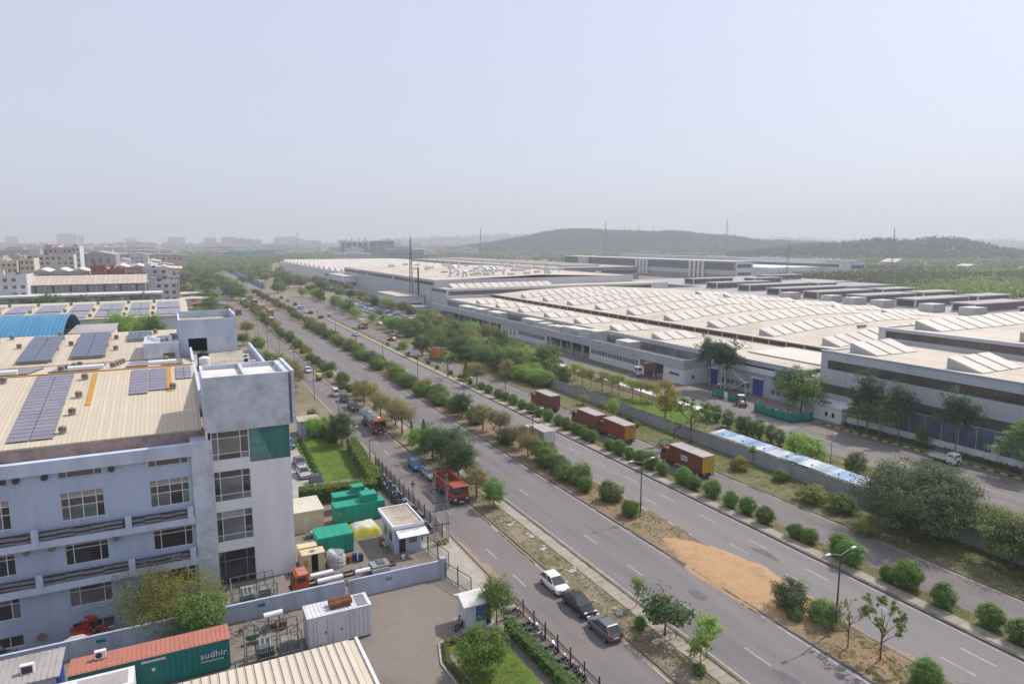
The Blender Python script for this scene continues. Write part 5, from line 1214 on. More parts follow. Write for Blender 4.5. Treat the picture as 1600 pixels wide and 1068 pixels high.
# ---------------------------------------------------------------- what drives and parks here (rz 0 = nose up the road, pi = towards the camera)
PI = math.pi
car('hatch', 'car_white', (34.05, 58.2, 0.02), PI, 'white hatchback parked at the verge, first of three in line', 'cars parked along the near verge')
car('sedan', 'car_black', (34.15, 53.6, 0.02), PI, 'glossy black sedan parked between the white hatchback and grey hatchback', 'cars parked along the near verge')
car('hatch', 'car_grey', (34.0, 48.9, 0.02), 0, 'grey hatchback parked nose-away behind the black sedan', 'cars parked along the near verge')
car('hatch', 'car_blue', (33.3, 101.5, 0.02), PI, 'bright blue hatchback parked in front of the dense roadside tree', 'cars parked along the verge')
car('sedan', 'car_silver', (34.0, 96.6, 0.02), PI, 'silver sedan parked behind the empty red tipper truck', 'cars parked along the verge')
tipper((34.0, 87.8, 0.02), PI, 'rust-red open tipper truck parked at the roadside')
tanker((33.6, 128.2, 0.02), PI, 'long red-cabbed tanker truck with twin grey tanks at the roadside')
car('suv', 'car_dark', (33.68, 144.62) + (0.02,), PI, 'dark car parked behind the tanker truck')
car('van', 'car_dark', (33.73, 153.33) + (0.02,), PI, 'dark grey van parked behind the white van')
car('van', 'car_white', (33.32, 160.13) + (0.02,), PI, 'white van parked ahead of the rickshaw on the service road')
rickshaw((33.37, 180.41) + (0.02,), PI, 'yellow and green three-wheeled rickshaw waiting on the service road')
car('sedan', 'car_white', (32.77, 193.7) + (0.02,), PI, 'white sedan driving on the service road beyond the utility poles')
container_truck((70.9 + 1.0, 80.6, 0.02), 0, 'long red-brown container lorry with yellow rear doors on the service road', 'truck_brown', 'truck_yellow', L=7.8, logo=True, box_h=2.6, z0=0.95, cabm='truck_brown')
container_truck((72.0, 100.2, 0.02), 0, 'rust-red container lorry with ochre doors parked second along the service road', 'truck_red', 'truck_orange', L=6.8, box_h=2.6, z0=0.9, cabm='truck_rust')
container_truck((71.2, 108.3, 0.02), 0, 'rust-red container lorry with brown doors parked behind bushes', 'truck_rust', 'truck_rust', L=6.4, box_h=2.6, z0=0.95, cabm='truck_rust')
container_truck((71.5, 126.0, 0.02), 0, 'brown container lorry standing alone beyond the other container lorries', 'truck_rust', 'truck_brown', L=6.6, box_h=2.7, z0=0.95, cabm='truck_rust')
container_truck((72.31, 196.27) + (0.02,), 0, 'orange box lorry parked under the roadside trees', 'truck_orange', 'truck_orange', 'rust_dark', L=5.4, box_h=2.5)
container_truck((71.5, 285.56) + (0.02,), PI, 'white box lorry parked near the small gate kiosk', 'truck_white', 'truck_white', L=5.5, box_h=2.5)
for k, (p, lab) in enumerate((((43.65, 448.81), 'orange lorry farthest along the left carriageway'), ((41.92, 411.55), 'brown-orange lorry second farthest on the left carriageway'), ((38.57, 377.03), 'orange lorry with square back in the middle of the left carriageway'), ((42.45, 347.6), 'small orange lorry nearest on the left carriageway'))):
    container_truck((max(41.8, min(48.2, p[0])), p[1], 0.02), 0, lab, 'truck_orange' if k != 1 else 'truck_rust', 'truck_orange' if k != 1 else 'truck_rust', L=5.2, box_h=2.5, group='orange lorries on the left carriageway')
container_truck((43.77, 378.16) + (0.02,), 0, 'low grey flatbed lorry beside the orange lorries', 'box_lid', 'box_lid', L=4.6, box_h=0.8)
t_ = tanker((29.34, 367.4) + (0.02,), PI, 'pale tank lorry parked at the left service road')
container_truck((37.66, 431.94) + (0.02,), PI, 'grey lorry parked beyond the pale tank lorry', 'box_lid', 'chassis', L=5.0, box_h=2.0, cabm='truck_white')
container_truck((57.7, 103.5, 0.02), 0, 'grey box lorry half hidden behind the median trees', 'box_lid', 'truck_white', L=5.4, box_h=2.0, cabm='truck_white')
car('sedan', 'car_white', (63.0, 262, 0.02), 0, 'white car driving up the right carriageway beyond the footpath gap', 'cars on the right carriageway')
for k, (p, kd, c_, lab) in enumerate((((52.79, 415.07), 'sedan', 'car_white', 'white car passing the grey lorry on the far carriageway'), ((54.17, 448.79), 'sedan', 'car_white', 'white car farther up beside the median shrubs'), ((62.13, 384.6), 'suv', 'car_white', 'white car on the right carriageway by the rickshaw'), ((53.59, 584.77), 'sedan', 'car_white', 'tiny white car where the road meets the trees'), ((54.01, 621.42), 'sedan', 'car_silver', 'tiny silver car where the road meets the trees'), ((61.29, 358.44), 'sedan', 'car_white', 'white car stopped at the opening to the side road'))):
    car(kd, c_, (p[0], p[1], 0.02), 0 if p[0] > 52 else PI, lab)
rickshaw((63.05, 354.04) + (0.02,), 0, 'dark three-wheeled rickshaw at the far road opening'); rickshaw((68.04, 334.82) + (0.02,), PI, 'yellow three-wheeled rickshaw entering the far side road')
for k, (p, c_) in enumerate((((76.8, 256.03), 'car_white'), ((77.61, 249.58), 'car_silver'), ((71.64, 243.01), 'car_red'), ((83.45, 292.28), 'car_red'), ((80.29, 291.24), 'car_silver'))):
    car('hatch', c_, (p[0], p[1], 0.02), 0.4, ['white hatchback parked under trees by the side road', 'pale silver hatchback parked under trees by the side road', 'orange-red hatchback parked under trees by the side road', 'red hatchback parked deeper under the trees', 'silver hatchback parked deeper under the trees'][k])
FARC = {}
def far_car(kind, paint, loc, rz, label, group):
    """a car too far off to show its parts: one mesh of body, glazing and wheels"""
    if (kind, paint) not in FARC:
        L, Wd, Hh, belt, hz_, ws, rf, rr_, rb, tz = CAR[kind]; h, w_ = L / 2, Wd / 2; b = MB()
        b.profile([(-h, 0.3), (h, 0.3), (h, 0.62), (h * 0.9, hz_), (ws * h, belt), (rb * h, belt), (-h, tz)], -w_, w_, 'x')
        P = [(rb * h, belt), (ws * h, belt), (rf * h, Hh - 0.06), (rr_ * h, Hh - 0.06)]
        b.mat(1).profile(P, -w_ * 0.86, w_ * 0.86, 'x'); b.mat(0).box(-w_ * 0.8, w_ * 0.8, rr_ * h, rf * h, Hh - 0.07, Hh)
        for sx in (-1, 1):
            for fy in (0.64, -0.66): b.mat(2).cyl((sx * (w_ - 0.2), fy * h, 0.3), (sx * (w_ + 0.01), fy * h, 0.3), 0.3, 0.3, 10)
        FARC[kind, paint] = b.mesh('parked_car', [paint, 'car_glass', 'tyre'])
    return tag(link('parked_car', FARC[kind, paint], None, loc, rz), label, 'car', group)
# car park of the works: three staggered lines of cars
r = random.Random(3); n_ = 0
for line, (xa, ya, yb) in enumerate(((91.0, 262, 420), (97.0, 270, 430))):
    y = ya; n_ = 0
    while y < yb:
        if r.random() < 0.9:
            pc = r.choice(('car_white', 'car_white', 'car_silver', 'car_silver', 'car_dark', 'car_blue', 'car_grey')); n_ += 1
            far_car(r.choice(('hatch', 'sedan', 'suv')), pc, (xa + r.uniform(-.3, .3), y, 0.02), PI / 2 + r.uniform(-.05, .05), pc[4:] + ' car, ' + ordn(n_ - 1) + (' in the roadside line' if line == 0 else ' in the works-side line') + ' of the car park', 'cars in the works car park')
        y += 3.0
# far kerbside cars on both carriageways
n_ = 0
for k in range(16):
    y = 330 + k * 8.5 + r.uniform(-2, 2); x = 41.6 if k % 3 else 63.0
    far_car(r.choice(('hatch', 'sedan', 'suv')), r.choice(('car_white', 'car_silver', 'car_white', 'car_dark')), (x, y, 0.02), 0 if x > 50 else PI, ordn(k) + ' small car in the far traffic, counting up the road', 'cars in the far traffic')
pickup((112.4, 65.4, 0.02), PI, 'white pickup with open stake bed driving past the tall works')
tractor((111.9, 110.0, 0.02), 2.6, 'small tractor with white canopy beside the green site net')
container_truck((116.2, 145.6, 0.02), -PI * 0.62 + PI, 'rust-red container lorry backed into the loading dock', 'truck_rust', 'truck_rust', L=6.4, box_h=2.6, cabm='truck_white')
car('sedan', 'car_silver', (16.6, 106.0, 0.02), PI, 'silver sedan parked beside the lawn, nearest to the hedge'); car('sedan', 'car_grey', (16.9, 111.2, 0.02), PI, 'grey sedan parked beside the lawn behind the silver sedan')
car('hatch', 'car_blue', (16.9, 122.5, 0.02), PI, 'blue car parked beside the lawn, half hidden by the office tower'); car('hatch', 'car_dark', (17.6, 100.9, 0.02), PI, 'dark car tucked beside the hedge end near the lawn')
# motorcycles inside the roadside railings
for k, (x, y, c_) in enumerate(((27.5, 55.2, 'car_black'), (27.7, 52.6, 'car_black'), (27.9, 51.6, 'car_dark'), (27.7, 50.6, 'car_silver'), (27.8, 48.4, 'car_black'), (27.8, 46.4, 'car_dark'), (27.9, 45.2, 'car_black'), (27.8, 43.9, 'car_black'))):
    bike((x, y, 0.02), PR.uniform(1.15, 1.5) + PI, c_, 'motorcycle by the clipped hedge railings, ' + ordn(k) + ' from the guard cabin tree', 'motorcycles beside the clipped hedge')
y = 77.2; k = 0; r = random.Random(8)
while y < 103.5:
    c_ = 'car_red' if k == 6 else r.choice(('car_black', 'car_black', 'car_dark', 'car_silver', 'car_blue'))
    bike((26.7 + r.uniform(-.15, .15), y, 0.02), r.uniform(1.1, 1.75) + (PI if r.random() < .5 else 0), c_, ('red motorcycle' if k == 6 else 'motorcycle') + ' in the long parked row, ' + ordn(k) + ' from the twin pole', 'long row of parked motorcycles'); k += 1
    y += r.uniform(0.5, 0.68)
person((29.6, 91.6, 0.02), 0.2, 'person in dark clothes walking on the service road', 'shirt_dark', 'trousers_pale')
person((22.25, 55.6, 0.02), PI * 0.62, 'person in blue shirt sitting outside the guard cabin', 'shirt_blue', 'trousers', True)
person((118.4, 128.0, 0.02), 1.6, 'person in yellow vest standing near the blue shutter', 'vest', 'trousers')
ch = thing('chair', 'plastic chair under the person beside the guard cabin', 'chair', (22.25, 55.6, 0.02), PI * 0.62)
MB().box(-0.22, 0.22, -0.2, 0.22, 0.30, 0.335).build('seat', 'black_plastic', ch); MB().box(-0.22, 0.22, -0.24, -0.2, 0.33, 0.8).build('backrest', 'black_plastic', ch)
for x in (-0.2, 0.16):
    for yy in (-0.2, 0.17): MB().box(x, x + 0.04, yy, yy + 0.04, 0, 0.30).build('leg', 'black_plastic', ch)

# ---------------------------------------------------------------- office yard: wall, gates, generators, cabins, scrap
weathered('wall_blue', (0.40, 0.45, 0.56), (0.24, 0.25, 0.28), 0.8, 0.6, 0.9, streak=True)
weathered('genset_green', (0.008, 0.27, 0.175), (0.02, 0.20, 0.14), 0.4, 0.8, 0.5)
weathered('container_green', (0.012, 0.20, 0.18), (0.03, 0.14, 0.125), 0.5, 0.8, 0.5)
weathered('container_red', (0.42, 0.165, 0.12), (0.30, 0.13, 0.10), 0.6, 0.6, 0.7)
weathered('container_white', (0.62, 0.61, 0.66), (0.40, 0.35, 0.33), 0.6, 0.8, 0.55, streak=True)
weathered('cream_metal', (0.55, 0.46, 0.30), (0.38, 0.29, 0.17), 0.5, 0.9, 0.6)
weathered('beige_roof', (0.56, 0.51, 0.42), (0.40, 0.35, 0.28), 0.5, 0.5, 0.8)
weathered('tarp_yellow', (0.58, 0.50, 0.06), (0.40, 0.34, 0.06), 0.5, 0.9, 0.4); weathered('tarp_grey', (0.50, 0.49, 0.42), (0.34, 0.33, 0.27), 0.5, 0.9, 0.5)
weathered('plastic_red', (0.28, 0.035, 0.03), (0.18, 0.035, 0.03), 0.5, 1.2, 0.6); weathered('rusty', (0.17, 0.075, 0.04), (0.09, 0.05, 0.035), 0.7, 2.0, 0.9)
weathered('wrap_film', (0.42, 0.42, 0.42), (0.27, 0.26, 0.25), 0.6, 1.5, 0.3); weathered('grey_green', (0.15, 0.18, 0.165), (0.08, 0.09, 0.08), 0.6, 1.5, 0.6)
weathered('blue_film', (0.05, 0.17, 0.42), (0.03, 0.10, 0.25), 0.4, 1.0, 0.5); weathered('stone_rubble', (0.40, 0.32, 0.25), (0.22, 0.17, 0.13), 0.6, 1.5, 0.95)
weathered('awning_white', (0.72, 0.72, 0.71), (0.5, 0.48, 0.45), 0.4, 1.0, 0.5); weathered('drum_blue', (0.03, 0.04, 0.16), (0.03, 0.03, 0.08), 0.5, 1.0, 0.4); weathered('lorry_orange', (0.50, 0.09, 0.015), (0.3, 0.07, 0.02), 0.5, 1.2, 0.5)
corrugated('shed_cream', (0.60, 0.525, 0.42), (0.24, 0.20, 0.155), 0.62, 0, (0.44, 0.37, 0.29), 0.4, 0.6, 0.0, 0.03, 0.06, 0.2)

wl = thing('boundary_wall', 'pale blue plastered boundary wall in front of the office block', 'wall', (-8, 66.2, 0))
xs = [-46 + 4.0 * i for i in range(15)] + [13.9]
for a, c in zip(xs[:-1], xs[1:]): MB().box(a + 0.012, c - 0.012, 66.1, 66.32, -2.5 if a < 1 else 0, 1.75).build('wall_panel', 'wall_blue', wl, W=True)
MB().box(-46, 13.9, 66.06, 66.36, 1.755, 1.83).build('coping', 'wall_blue', wl, W=True)
for x in (-7.9, 5.5): MB().box(x, x + 0.7, 66.05, 66.09, 1.1, 1.4).build('number_plate', 'container_green', wl, W=True)
wr = thing('gate_wall', 'pale blue plastered wall running to the sliding gate', 'wall', (19, 65.7, 0))
for a, c in ((14.2, 17.6), (17.62, 21.0), (21.02, 24.1)): MB().box(a, c, 65.6, 65.85, 0, 2.0).build('wall_panel', 'wall_blue', wr, W=True)
MB().box(24.1, 24.75, 65.4, 66.05, 0, 2.3).build('gate_pier', 'wall_blue', wr, W=True); MB().box(18.0, 18.7, 65.54, 65.58, 1.2, 1.45).build('number_plate', 'steel_grey', wr, W=True)

def rail_gate(loc, rz, L, h, label, posts=2):
    t_ = thing('sliding_gate', label, 'gate', loc, rz)
    fr = MB().box(0, L, -0.03, 0.03, 0.15, 0.23).box(0, L, -0.03, 0.03, h - 0.08, h).box(0, 0.08, -0.03, 0.03, 0.23, h - 0.08).box(L - 0.08, L, -0.03, 0.03, 0.23, h - 0.08).build('gate_frame', 'steel_dark', t_)
    n = int((h - 0.4) / 0.26); me = MB().box(0.08, L - 0.08, -0.015, 0.015, 0, 0.05).mesh('bar', 'steel_dark')
    for i in range(n): link('bar', me, t_, (0, 0, 0.36 + i * 0.26))
    for i in range(posts): x = L * (i + 1) / (posts + 1); MB().box(x - 0.04, x + 0.04, -0.05, 0.05, 0, h + 0.35).build('post', 'steel_dark', t_)
rail_gate((24.5, 65.3, 0.02), R(-75), 4.6, 1.9, 'black sliding bar gate beside the guard cabin', 1)
rail_gate((25.0, 72.4, 0.02), R(-82), 5.2, 1.9, 'black bar gate beside the awning guardroom', 1)
# railings along the service road
def railing(x, y0, y1, h, label, step=0.16, post=2.2):
    t_ = thing('railing', label, 'railing', (x, y0, 0)); L = y1 - y0
    for z in (0.15, h - 0.12): MB().box(-0.025, 0.025, 0, L, z, z + 0.05).build('rail', 'steel_dark', t_)
    b = MB(); n = int(L / step)
    for i in range(n): b.box(-0.012, 0.012, i * step, i * step + 0.024, 0.1, h)
    tag(b.build('bars', 'steel_dark', t_), kind='stuff')
    me = MB().box(-0.05, 0.05, -0.05, 0.05, 0, h + 0.45).mesh('post', 'steel_dark'); y = 0
    while y <= L: link('post', me, t_, (0, y, 0)); y += post
railing(28.55, 24, 56.6, 1.35, 'dark railing between the motorcycles and the service road, by the hedge')
railing(27.95, 75.2, 106, 1.5, 'dark railing along the long row of motorcycles')
railing(25.5, 75.6, 103, 1.6, 'dark railing between the yard and the motorcycle row')
MB().box(25.6, 28.4, 55.8, 56.4, 0, 0.1)
# container office, generators and cages in the front yard
def ribbed(t_, x0, x1, y0, y1, z0, z1, m_, name='container_body', step=0.4, top='roof', tm=None, skip=()):
    bd = MB().box(x0, x1, y0, y1, z0, z1).build(name, m_, t_)
    n = int((x1 - x0) / step); me = MB().box(-0.1, 0.1, -0.07, 0.0, 0.1, z1 - z0 - 0.1).mesh('rib', m_)
    for i in range(n):
        x = x0 + 0.2 + i * (x1 - x0 - 0.4) / max(1, n - 1)
        if not any(a < x < c for a, c in skip): link('rib', me, bd, (x, y0, z0))
    n = int((y1 - y0) / step); me = MB().box(-0.035, 0.0, -0.07, 0.07, 0.1, z1 - z0 - 0.1).mesh('rib', m_)
    for i in range(n): link('rib', me, bd, (x0, y0 + 0.2 + i * (y1 - y0 - 0.4) / max(1, n - 1), z0))
    MB().box(x0 - 0.05, x1 + 0.05, y0 - 0.05, y1 + 0.05, z1, z1 + 0.05).build(top, tm or m_, t_)
    n = int((x1 - x0) / 0.35); me = MB().box(-0.07, 0.07, 0.1, y1 - y0 - 0.1, 0, 0.035).mesh('roof_rib', tm or m_); rf = bpy.data.objects[bd.name]
    for i in range(n): link('roof_rib', me, rf, (x0 + 0.2 + i * (x1 - x0 - 0.4) / max(1, n - 1), y0, z1 + 0.05))
    return bd
t_ = thing('genset_container', 'white ribbed generator container with two rusty silencers on its roof', 'container', (8.9, 58.3, 0.02))
ribbed(t_, 0, 5.7, 0, 2.4, 0.12, 3.0, 'container_white', skip=((0.8, 1.7), (2.2, 3.1)))
for x in (0.8, 2.2):
    d = MB().box(x, x + 0.85, -0.05, 0, 0.35, 2.6).build('door', 'container_white', t_)
    MB().box(x + 0.68, x + 0.8, -0.09, -0.05, 1.3, 1.5).build('handle', 'black_plastic', d)
MB().box(0.1, 5.6, 0.1, 2.3, 0, 0.12).build('skid', 'chassis', t_)
for y in (0.75, 1.35): MB().cyl((2.1, y, 3.4), (4.1, y, 3.5), 0.28, 0.28, 12).build('silencer', 'rusty', t_)
for x in (2.3, 3.8): MB().box(x, x + 0.1, 0.5, 1.6, 3.05, 3.2).build('silencer_stand', 'steel_dark', t_)
MB().box(4.5, 5.4, 0.2, 2.2, 3.06, 3.1).build('radiator_grille', 'steel_grey', t_)
for x in (0.2, 1.1): MB().box(x, x + 0.8, -0.5, -0.05, 0.0, 0.35).build('step_block', 'concrete', t_)
t_ = thing('office_container', 'long green container with a red ribbed roof and white lettering', 'container', (-9.1, 58.8, 0.02))
ribbed(t_, 0, 11.6, 0, 2.4, 0.1, 2.7, 'container_green', tm='container_red', skip=((5.0, 6.8),))
d = MB().box(5.2, 6.5, -0.04, 0, 0.2, 2.35).build('door', 'container_green', t_); MB().box(5.7, 5.95, -0.06, -0.04, 1.5, 1.75).build('door_plate', 'frame_white', d)
MB().box(5.0, 6.75, -0.35, 0, 2.4, 2.5).build('door_hood', 'steel_grey', t_)
MB().box(0.1, 11.5, 0.1, 2.3, 0, 0.1).build('skid', 'chassis', t_)
def lettering(txt, parent, loc, size, m_, rot=(R(90), 0, 0), name='lettering'):
    c_ = bpy.data.curves.new(name, 'FONT'); c_.body = txt; c_.size = size; c_.extrude = 0.01; c_.materials.append(MATS[m_]); c_.space_character = 1.05
    o0 = bpy.data.objects.new(name, c_); col.objects.link(o0); bpy.context.view_layer.update()
    me_ = bpy.data.meshes.new_from_object(o0.evaluated_get(bpy.context.evaluated_depsgraph_get())); bpy.data.objects.remove(o0)
    o = link(name, me_, parent, loc); o.rotation_euler = rot; return o
lettering('sudhir', t_, (9.3, -0.085, 1.45), 0.78, 'frame_white')
for k in range(9): MB().box(9.35 + k * 0.2, 9.49 + k * 0.2, -0.09, -0.075, 1.12, 1.22).build('small_print', 'frame_white', t_)
t2 = thing('air_conditioner', 'white outdoor air conditioner on the red container roof', 'air conditioner', (-7.4, 60.1, 2.81))
MB().box(0, 0.8, 0, 0.35, 0.05, 0.7).build('casing', 'frame_white', t2); MB().cyl((0.3, -0.02, 0.37), (0.3, 0.0, 0.37), 0.24, 0.24, 14).build('fan_grille', 'steel_dark', t2)
for x in (0.1, 0.65): MB().box(x, x + 0.06, 0, 0.35, 0, 0.05).build('foot', 'steel_dark', t2)
t_ = thing('white_van_body', 'white box van body with grey roof panel in front of the green container', 'van body', (-10.2, 55.4, 0.02))
MB().box(0, 5.7, 0, 2.5, 0.4, 2.85).build('body', 'truck_white', t_); MB().box(1.9, 5.3, 0.4, 2.1, 2.85, 2.9).build('roof_panel', 'box_lid', t_); MB().box(0.5, 1.2, 1.3, 1.9, 2.85, 2.92).build('roof_hatch', 'box_lid', t_)
for x in (1.2, 4.4):
    for y in (0.15, 2.3): w_ = MB().cyl((x, y, 0.4), (x, y + 0.2, 0.4), 0.4, 0.4, 12).build('wheel', 'tyre', t_)
t_ = thing('ribbed_shed', 'low grey ribbed shed with a blue sheet end beside the boundary wall', 'shed', (-22, 59.5, 0.02))
MB().box(0, 12.0, 0, 3.4, 0, 2.6).build('wall', 'plaster_grey', t_); MB().hexa([(-0.2, -0.2, 2.6), (12.3, -0.2, 2.6), (12.3, 3.6, 2.9), (-0.2, 3.6, 2.9), (-0.2, -0.2, 2.68), (12.3, -0.2, 2.68), (12.3, 3.6, 2.98), (-0.2, 3.6, 2.98)]).build('roof', 'box_lid', t_)
for k in range(30): MB().hexa([(k * 0.41, -0.2, 2.68), (k * 0.41 + 0.1, -0.2, 2.68), (k * 0.41 + 0.1, 3.6, 2.98), (k * 0.41, 3.6, 2.98), (k * 0.41, -0.2, 2.73), (k * 0.41 + 0.1, -0.2, 2.73), (k * 0.41 + 0.1, 3.6, 3.03), (k * 0.41, 3.6, 3.03)]).build('roof_rib', 'box_lid', t_)
MB().box(12.0, 12.1, 0.1, 3.3, 0.1, 2.55).build('end_sheet', 'shutter_blue', t_)
MB().box(9.6, 10.5, 1.0, 1.4, 2.78, 3.5).build('air_conditioner', 'frame_white', t_); MB().box(9.7, 10.4, 0.97, 1.0, 2.85, 3.4).build('fan_grille', 'steel_dark', t_)
# cream sheet shed roof at the bottom edge
t_ = thing('cream_sheet_shed', 'shed under a cream standing-seam roof with a white gutter edge', 'shed', (2, 45, 0.02))
MB().box(-16, 11.2, 20.5, 52.6, 0, 3.2).build('wall', 'plaster_grey', t_, W=True)
n = int(28.4 / 0.62)
for i in range(n):
    x = -16.6 + i * 0.62; MB().box(x, x + 0.6, 20, 52.9, 3.4, 3.46).build('roof_sheet', 'shed_cream', t_, W=True)
MB().box(-16.6, 11.75, 20, 52.85, 3.2, 3.39).build('roof_deck', 'shed_cream', t_, W=True)
MB().box(11.76, 12.0, 20, 52.9, 3.2, 3.55).build('gutter', 'awning_white', t_, W=True)
me = MB().box(-0.02, 0.02, 20, 52.9, 3.46, 3.52).mesh('seam', 'steel_grey')
for i in range(n): link('seam', me, t_, (-16.61 + i * 0.62 - 2, -45, -0.02))
def cage(x0, x1, y0, y1, h, label):
    t_ = thing('transformer_cage', label, 'cage', (x0, y0, 0.02)); L, D = x1 - x0, y1 - y0
    n = max(2, round(L / 0.9))
    for i in range(n + 1):
        for y in (0, D): MB().box(i * L / n - 0.04, i * L / n + 0.04, y - 0.04, y + 0.04, 0, h).build('post', 'grey_green', t_)
    for z in (0.1, h * 0.35, h * 0.68, h - 0.06):
        for y in (0, D): MB().box(0.04, L - 0.04, y - 0.03, y + 0.03, z, z + 0.06).build('rail', 'grey_green', t_)
        for x in (0, L): MB().box(x - 0.03, x + 0.03, 0.04, D - 0.04, z, z + 0.06).build('rail', 'grey_green', t_)
    tf = thing('transformer', label.replace('wire cage', 'transformer').replace('around a transformer', 'with fins and bushings'), 'transformer', (x0 + L * 0.35, y0 + D * 0.5, 0.02))
    MB().box(-0.7, 0.7, -0.5, 0.5, 0.2, 1.5).build('tank', 'grey_green', tf)
    for i in range(8): MB().box(-0.65 + i * 0.18, -0.6 + i * 0.18, -0.85, -0.5, 0.35, 1.3).build('cooling_fin', 'grey_green', tf)
    for i in range(3): MB().cyl((-0.4 + i * 0.4, 0, 1.5), (-0.4 + i * 0.4, 0, 2.1), 0.09, 0.06, 8).build('bushing', 'frame_white', tf)
    MB().cyl((-0.6, 0.6, 1.75), (0.6, 0.6, 1.75), 0.22, 0.22, 10).build('conservator', 'galvanised', tf); MB().box(-0.6, 0.6, -0.4, 0.4, 0, 0.2).build('plinth', 'concrete', tf)
    sg = thing('switch_cabinet', label.replace('wire cage', 'switch cabinet').replace('around a transformer', 'inside the cage'), 'cabinet', (x0 + L * 0.75, y0 + D * 0.5, 0.02))
    MB().box(-0.55, 0.55, -0.4, 0.4, 0.1, 1.6).build('casing', 'grey_green', sg); MB().box(-0.6, 0.6, -0.45, 0.45, 1.6, 1.68).build('casing_lid', 'galvanised', sg); MB().box(-0.5, -0.05, -0.43, -0.4, 0.2, 1.5).build('door', 'steel_grey', sg); MB().box(0.05, 0.5, -0.43, -0.4, 0.2, 1.5).build('door', 'steel_grey', sg); MB().box(-0.5, 0.5, -0.35, 0.35, 0, 0.1).build('plinth', 'concrete', sg)
cage(3.4, 7.5, 67.2, 70.1, 2.7, 'green-grey wire cage around a transformer behind the boundary wall')
cage(3.7, 8.2, 57.2, 59.7, 2.9, 'green-grey wire cage around a transformer next to the white container')
# scrap steel and white tank between wall and cage
t_ = thing('scrap_frames', 'tangle of rusty steel frames and old racks by the boundary wall', 'scrap', (5.5, 62.5, 0.02)); r = random.Random(12)
for k in range(26):
    x, y = r.uniform(-2.6, 2.8), r.uniform(-1.3, 1.8); a = r.uniform(0, 3.1); L = r.uniform(0.8, 2.2); z = r.uniform(0.05, 1.0)
    MB().bar((x, y, z), (x + L * math.cos(a), y + L * math.sin(a) * 0.6, z + r.uniform(-0.05, 0.7)), r.uniform(0.035, 0.07)).build('steel_bar', r.choice(['steel_dark', 'rusty', 'chassis']), t_)
for k in range(5): x, y = r.uniform(-2.4, 2.0), r.uniform(-1, 1.2); MB().box(x, x + r.uniform(.5, 1), y, y + r.uniform(.4, .8), 0, r.uniform(0.3, 0.9)).build('old_cabinet', r.choice(['rusty', 'steel_grey', 'grey_green']), t_)
t_ = thing('white_air_tank', 'small white cylindrical tank lying on the scrap frames', 'tank', (6.6, 63.4, 1.2)); MB().cyl((-0.85, 0, 0.28), (0.85, 0.1, 0.28), 0.28, 0.28, 14).build('shell', 'frame_white', t_, False)
for x in (-0.5, 0.45): MB().box(x, x + 0.08, -0.25, 0.25, -0.9, 0.12).build('saddle', 'steel_dark', t_)
# rubble heap and packing at the office foot
def heap(label, cx, cy_, z, rx, ry, h, n, mats, name, seed, part, smin=0.15, smax=0.45):
    t_ = thing(name, label, 'heap', (cx, cy_, z)); r = random.Random(seed)
    for k in range(n):
        a, q = r.uniform(0, 6.28), r.random() ** 0.6; x, y = rx * q * math.cos(a), ry * q * math.sin(a); s_ = r.uniform(smin, smax); zz = max(0, h * (1 - q) * r.uniform(0.4, 1.0))
        P = [(x + s_ * r.uniform(.7, 1.2) * i, y + s_ * r.uniform(.7, 1.2) * j, zz + (s_ if k_ else -0.02) * r.uniform(.6, 1.0)) for k_ in (0, 1) for i, j in ((-1, -1), (1, -1), (1, 1), (-1, 1))]
        MB().hexa(P).build(part, r.choice(mats), t_)
heap('heap of broken bricks and rubble at the foot of the office pier', 1.9, 68.4, 0, 1.5, 1.6, 0.8, 60, ['stone_rubble', 'concrete', 'brick_red', 'stone_rubble'], 'rubble_heap', 3, 'stone', 0.12, 0.3)
heap('jumble of dark red plastic crates and chairs below the office wall', -9.0, 71.0, -2.5, 3.8, 2.2, 4.4, 190, ['plastic_red', 'plastic_red', 'truck_rust', 'car_red'], 'crate_jumble', 4, 'crate', 0.16, 0.34)
heap('coil pile of grey cable and pipe beside the boundary wall', -16.2, 70.5, -2.5, 3.0, 2.0, 3.4, 70, ['steel_grey', 'galvanised', 'steel_dark'], 'cable_pile', 6, 'cable_coil', 0.15, 0.4)
def tarp(label, x0, x1, y0, y1, z0, h, m_, seed, name='tarpaulin', skirt=True):
    r = random.Random(seed); N = 14; b = MB(); V = []
    for i in range(N + 1):
        for j in range(N + 1):
            u, v_ = i / N, j / N; e = min(u, 1 - u, v_, 1 - v_)
            k = min(1, e * 5); x = x0 + (x1 - x0) * u; y = y0 + (y1 - y0) * v_
            z = z0 + h * (k ** 0.5) * (0.8 + 0.3 * mnoise.noise(Vector((x * 0.8, y * 0.8, seed)))) + 0.07 * mnoise.noise(Vector((x * 3, y * 3, seed)))
            V.append((x + 0.1 * mnoise.noise(Vector((x, y, 5))), y, max(z0, z)))
    F = [(i * (N + 1) + j, (i + 1) * (N + 1) + j, (i + 1) * (N + 1) + j + 1, i * (N + 1) + j + 1) for i in range(N) for j in range(N)]
    b.raw(V, F); b.mi = [(1 if min(i, N - 1 - i, j, N - 1 - j) > 1 else 0) for i in range(N) for j in range(N)]
    me = b.mesh(name, list(m_), True); return tag(link(name, me), label, 'tarpaulin')
tarp('yellow and grey tarpaulin draped over goods beside the green generators', 17.7, 21.6, 79.3, 82.6, 0.03, 1.5, ('tarp_yellow', 'tarp_grey'), 2)
tarp('yellow plastic sheet laid over the red crates by the office', -11.6, -7.4, 67.0, 69.6, -2.4, 3.6, ('tarp_yellow', 'tarp_grey'), 7)
tarp('pale yellow sheet over the grey cable pile by the wall', -14.4, -11.6, 66.9, 69.0, -2.4, 3.2, ('tarp_yellow', 'tarp_grey'), 9)
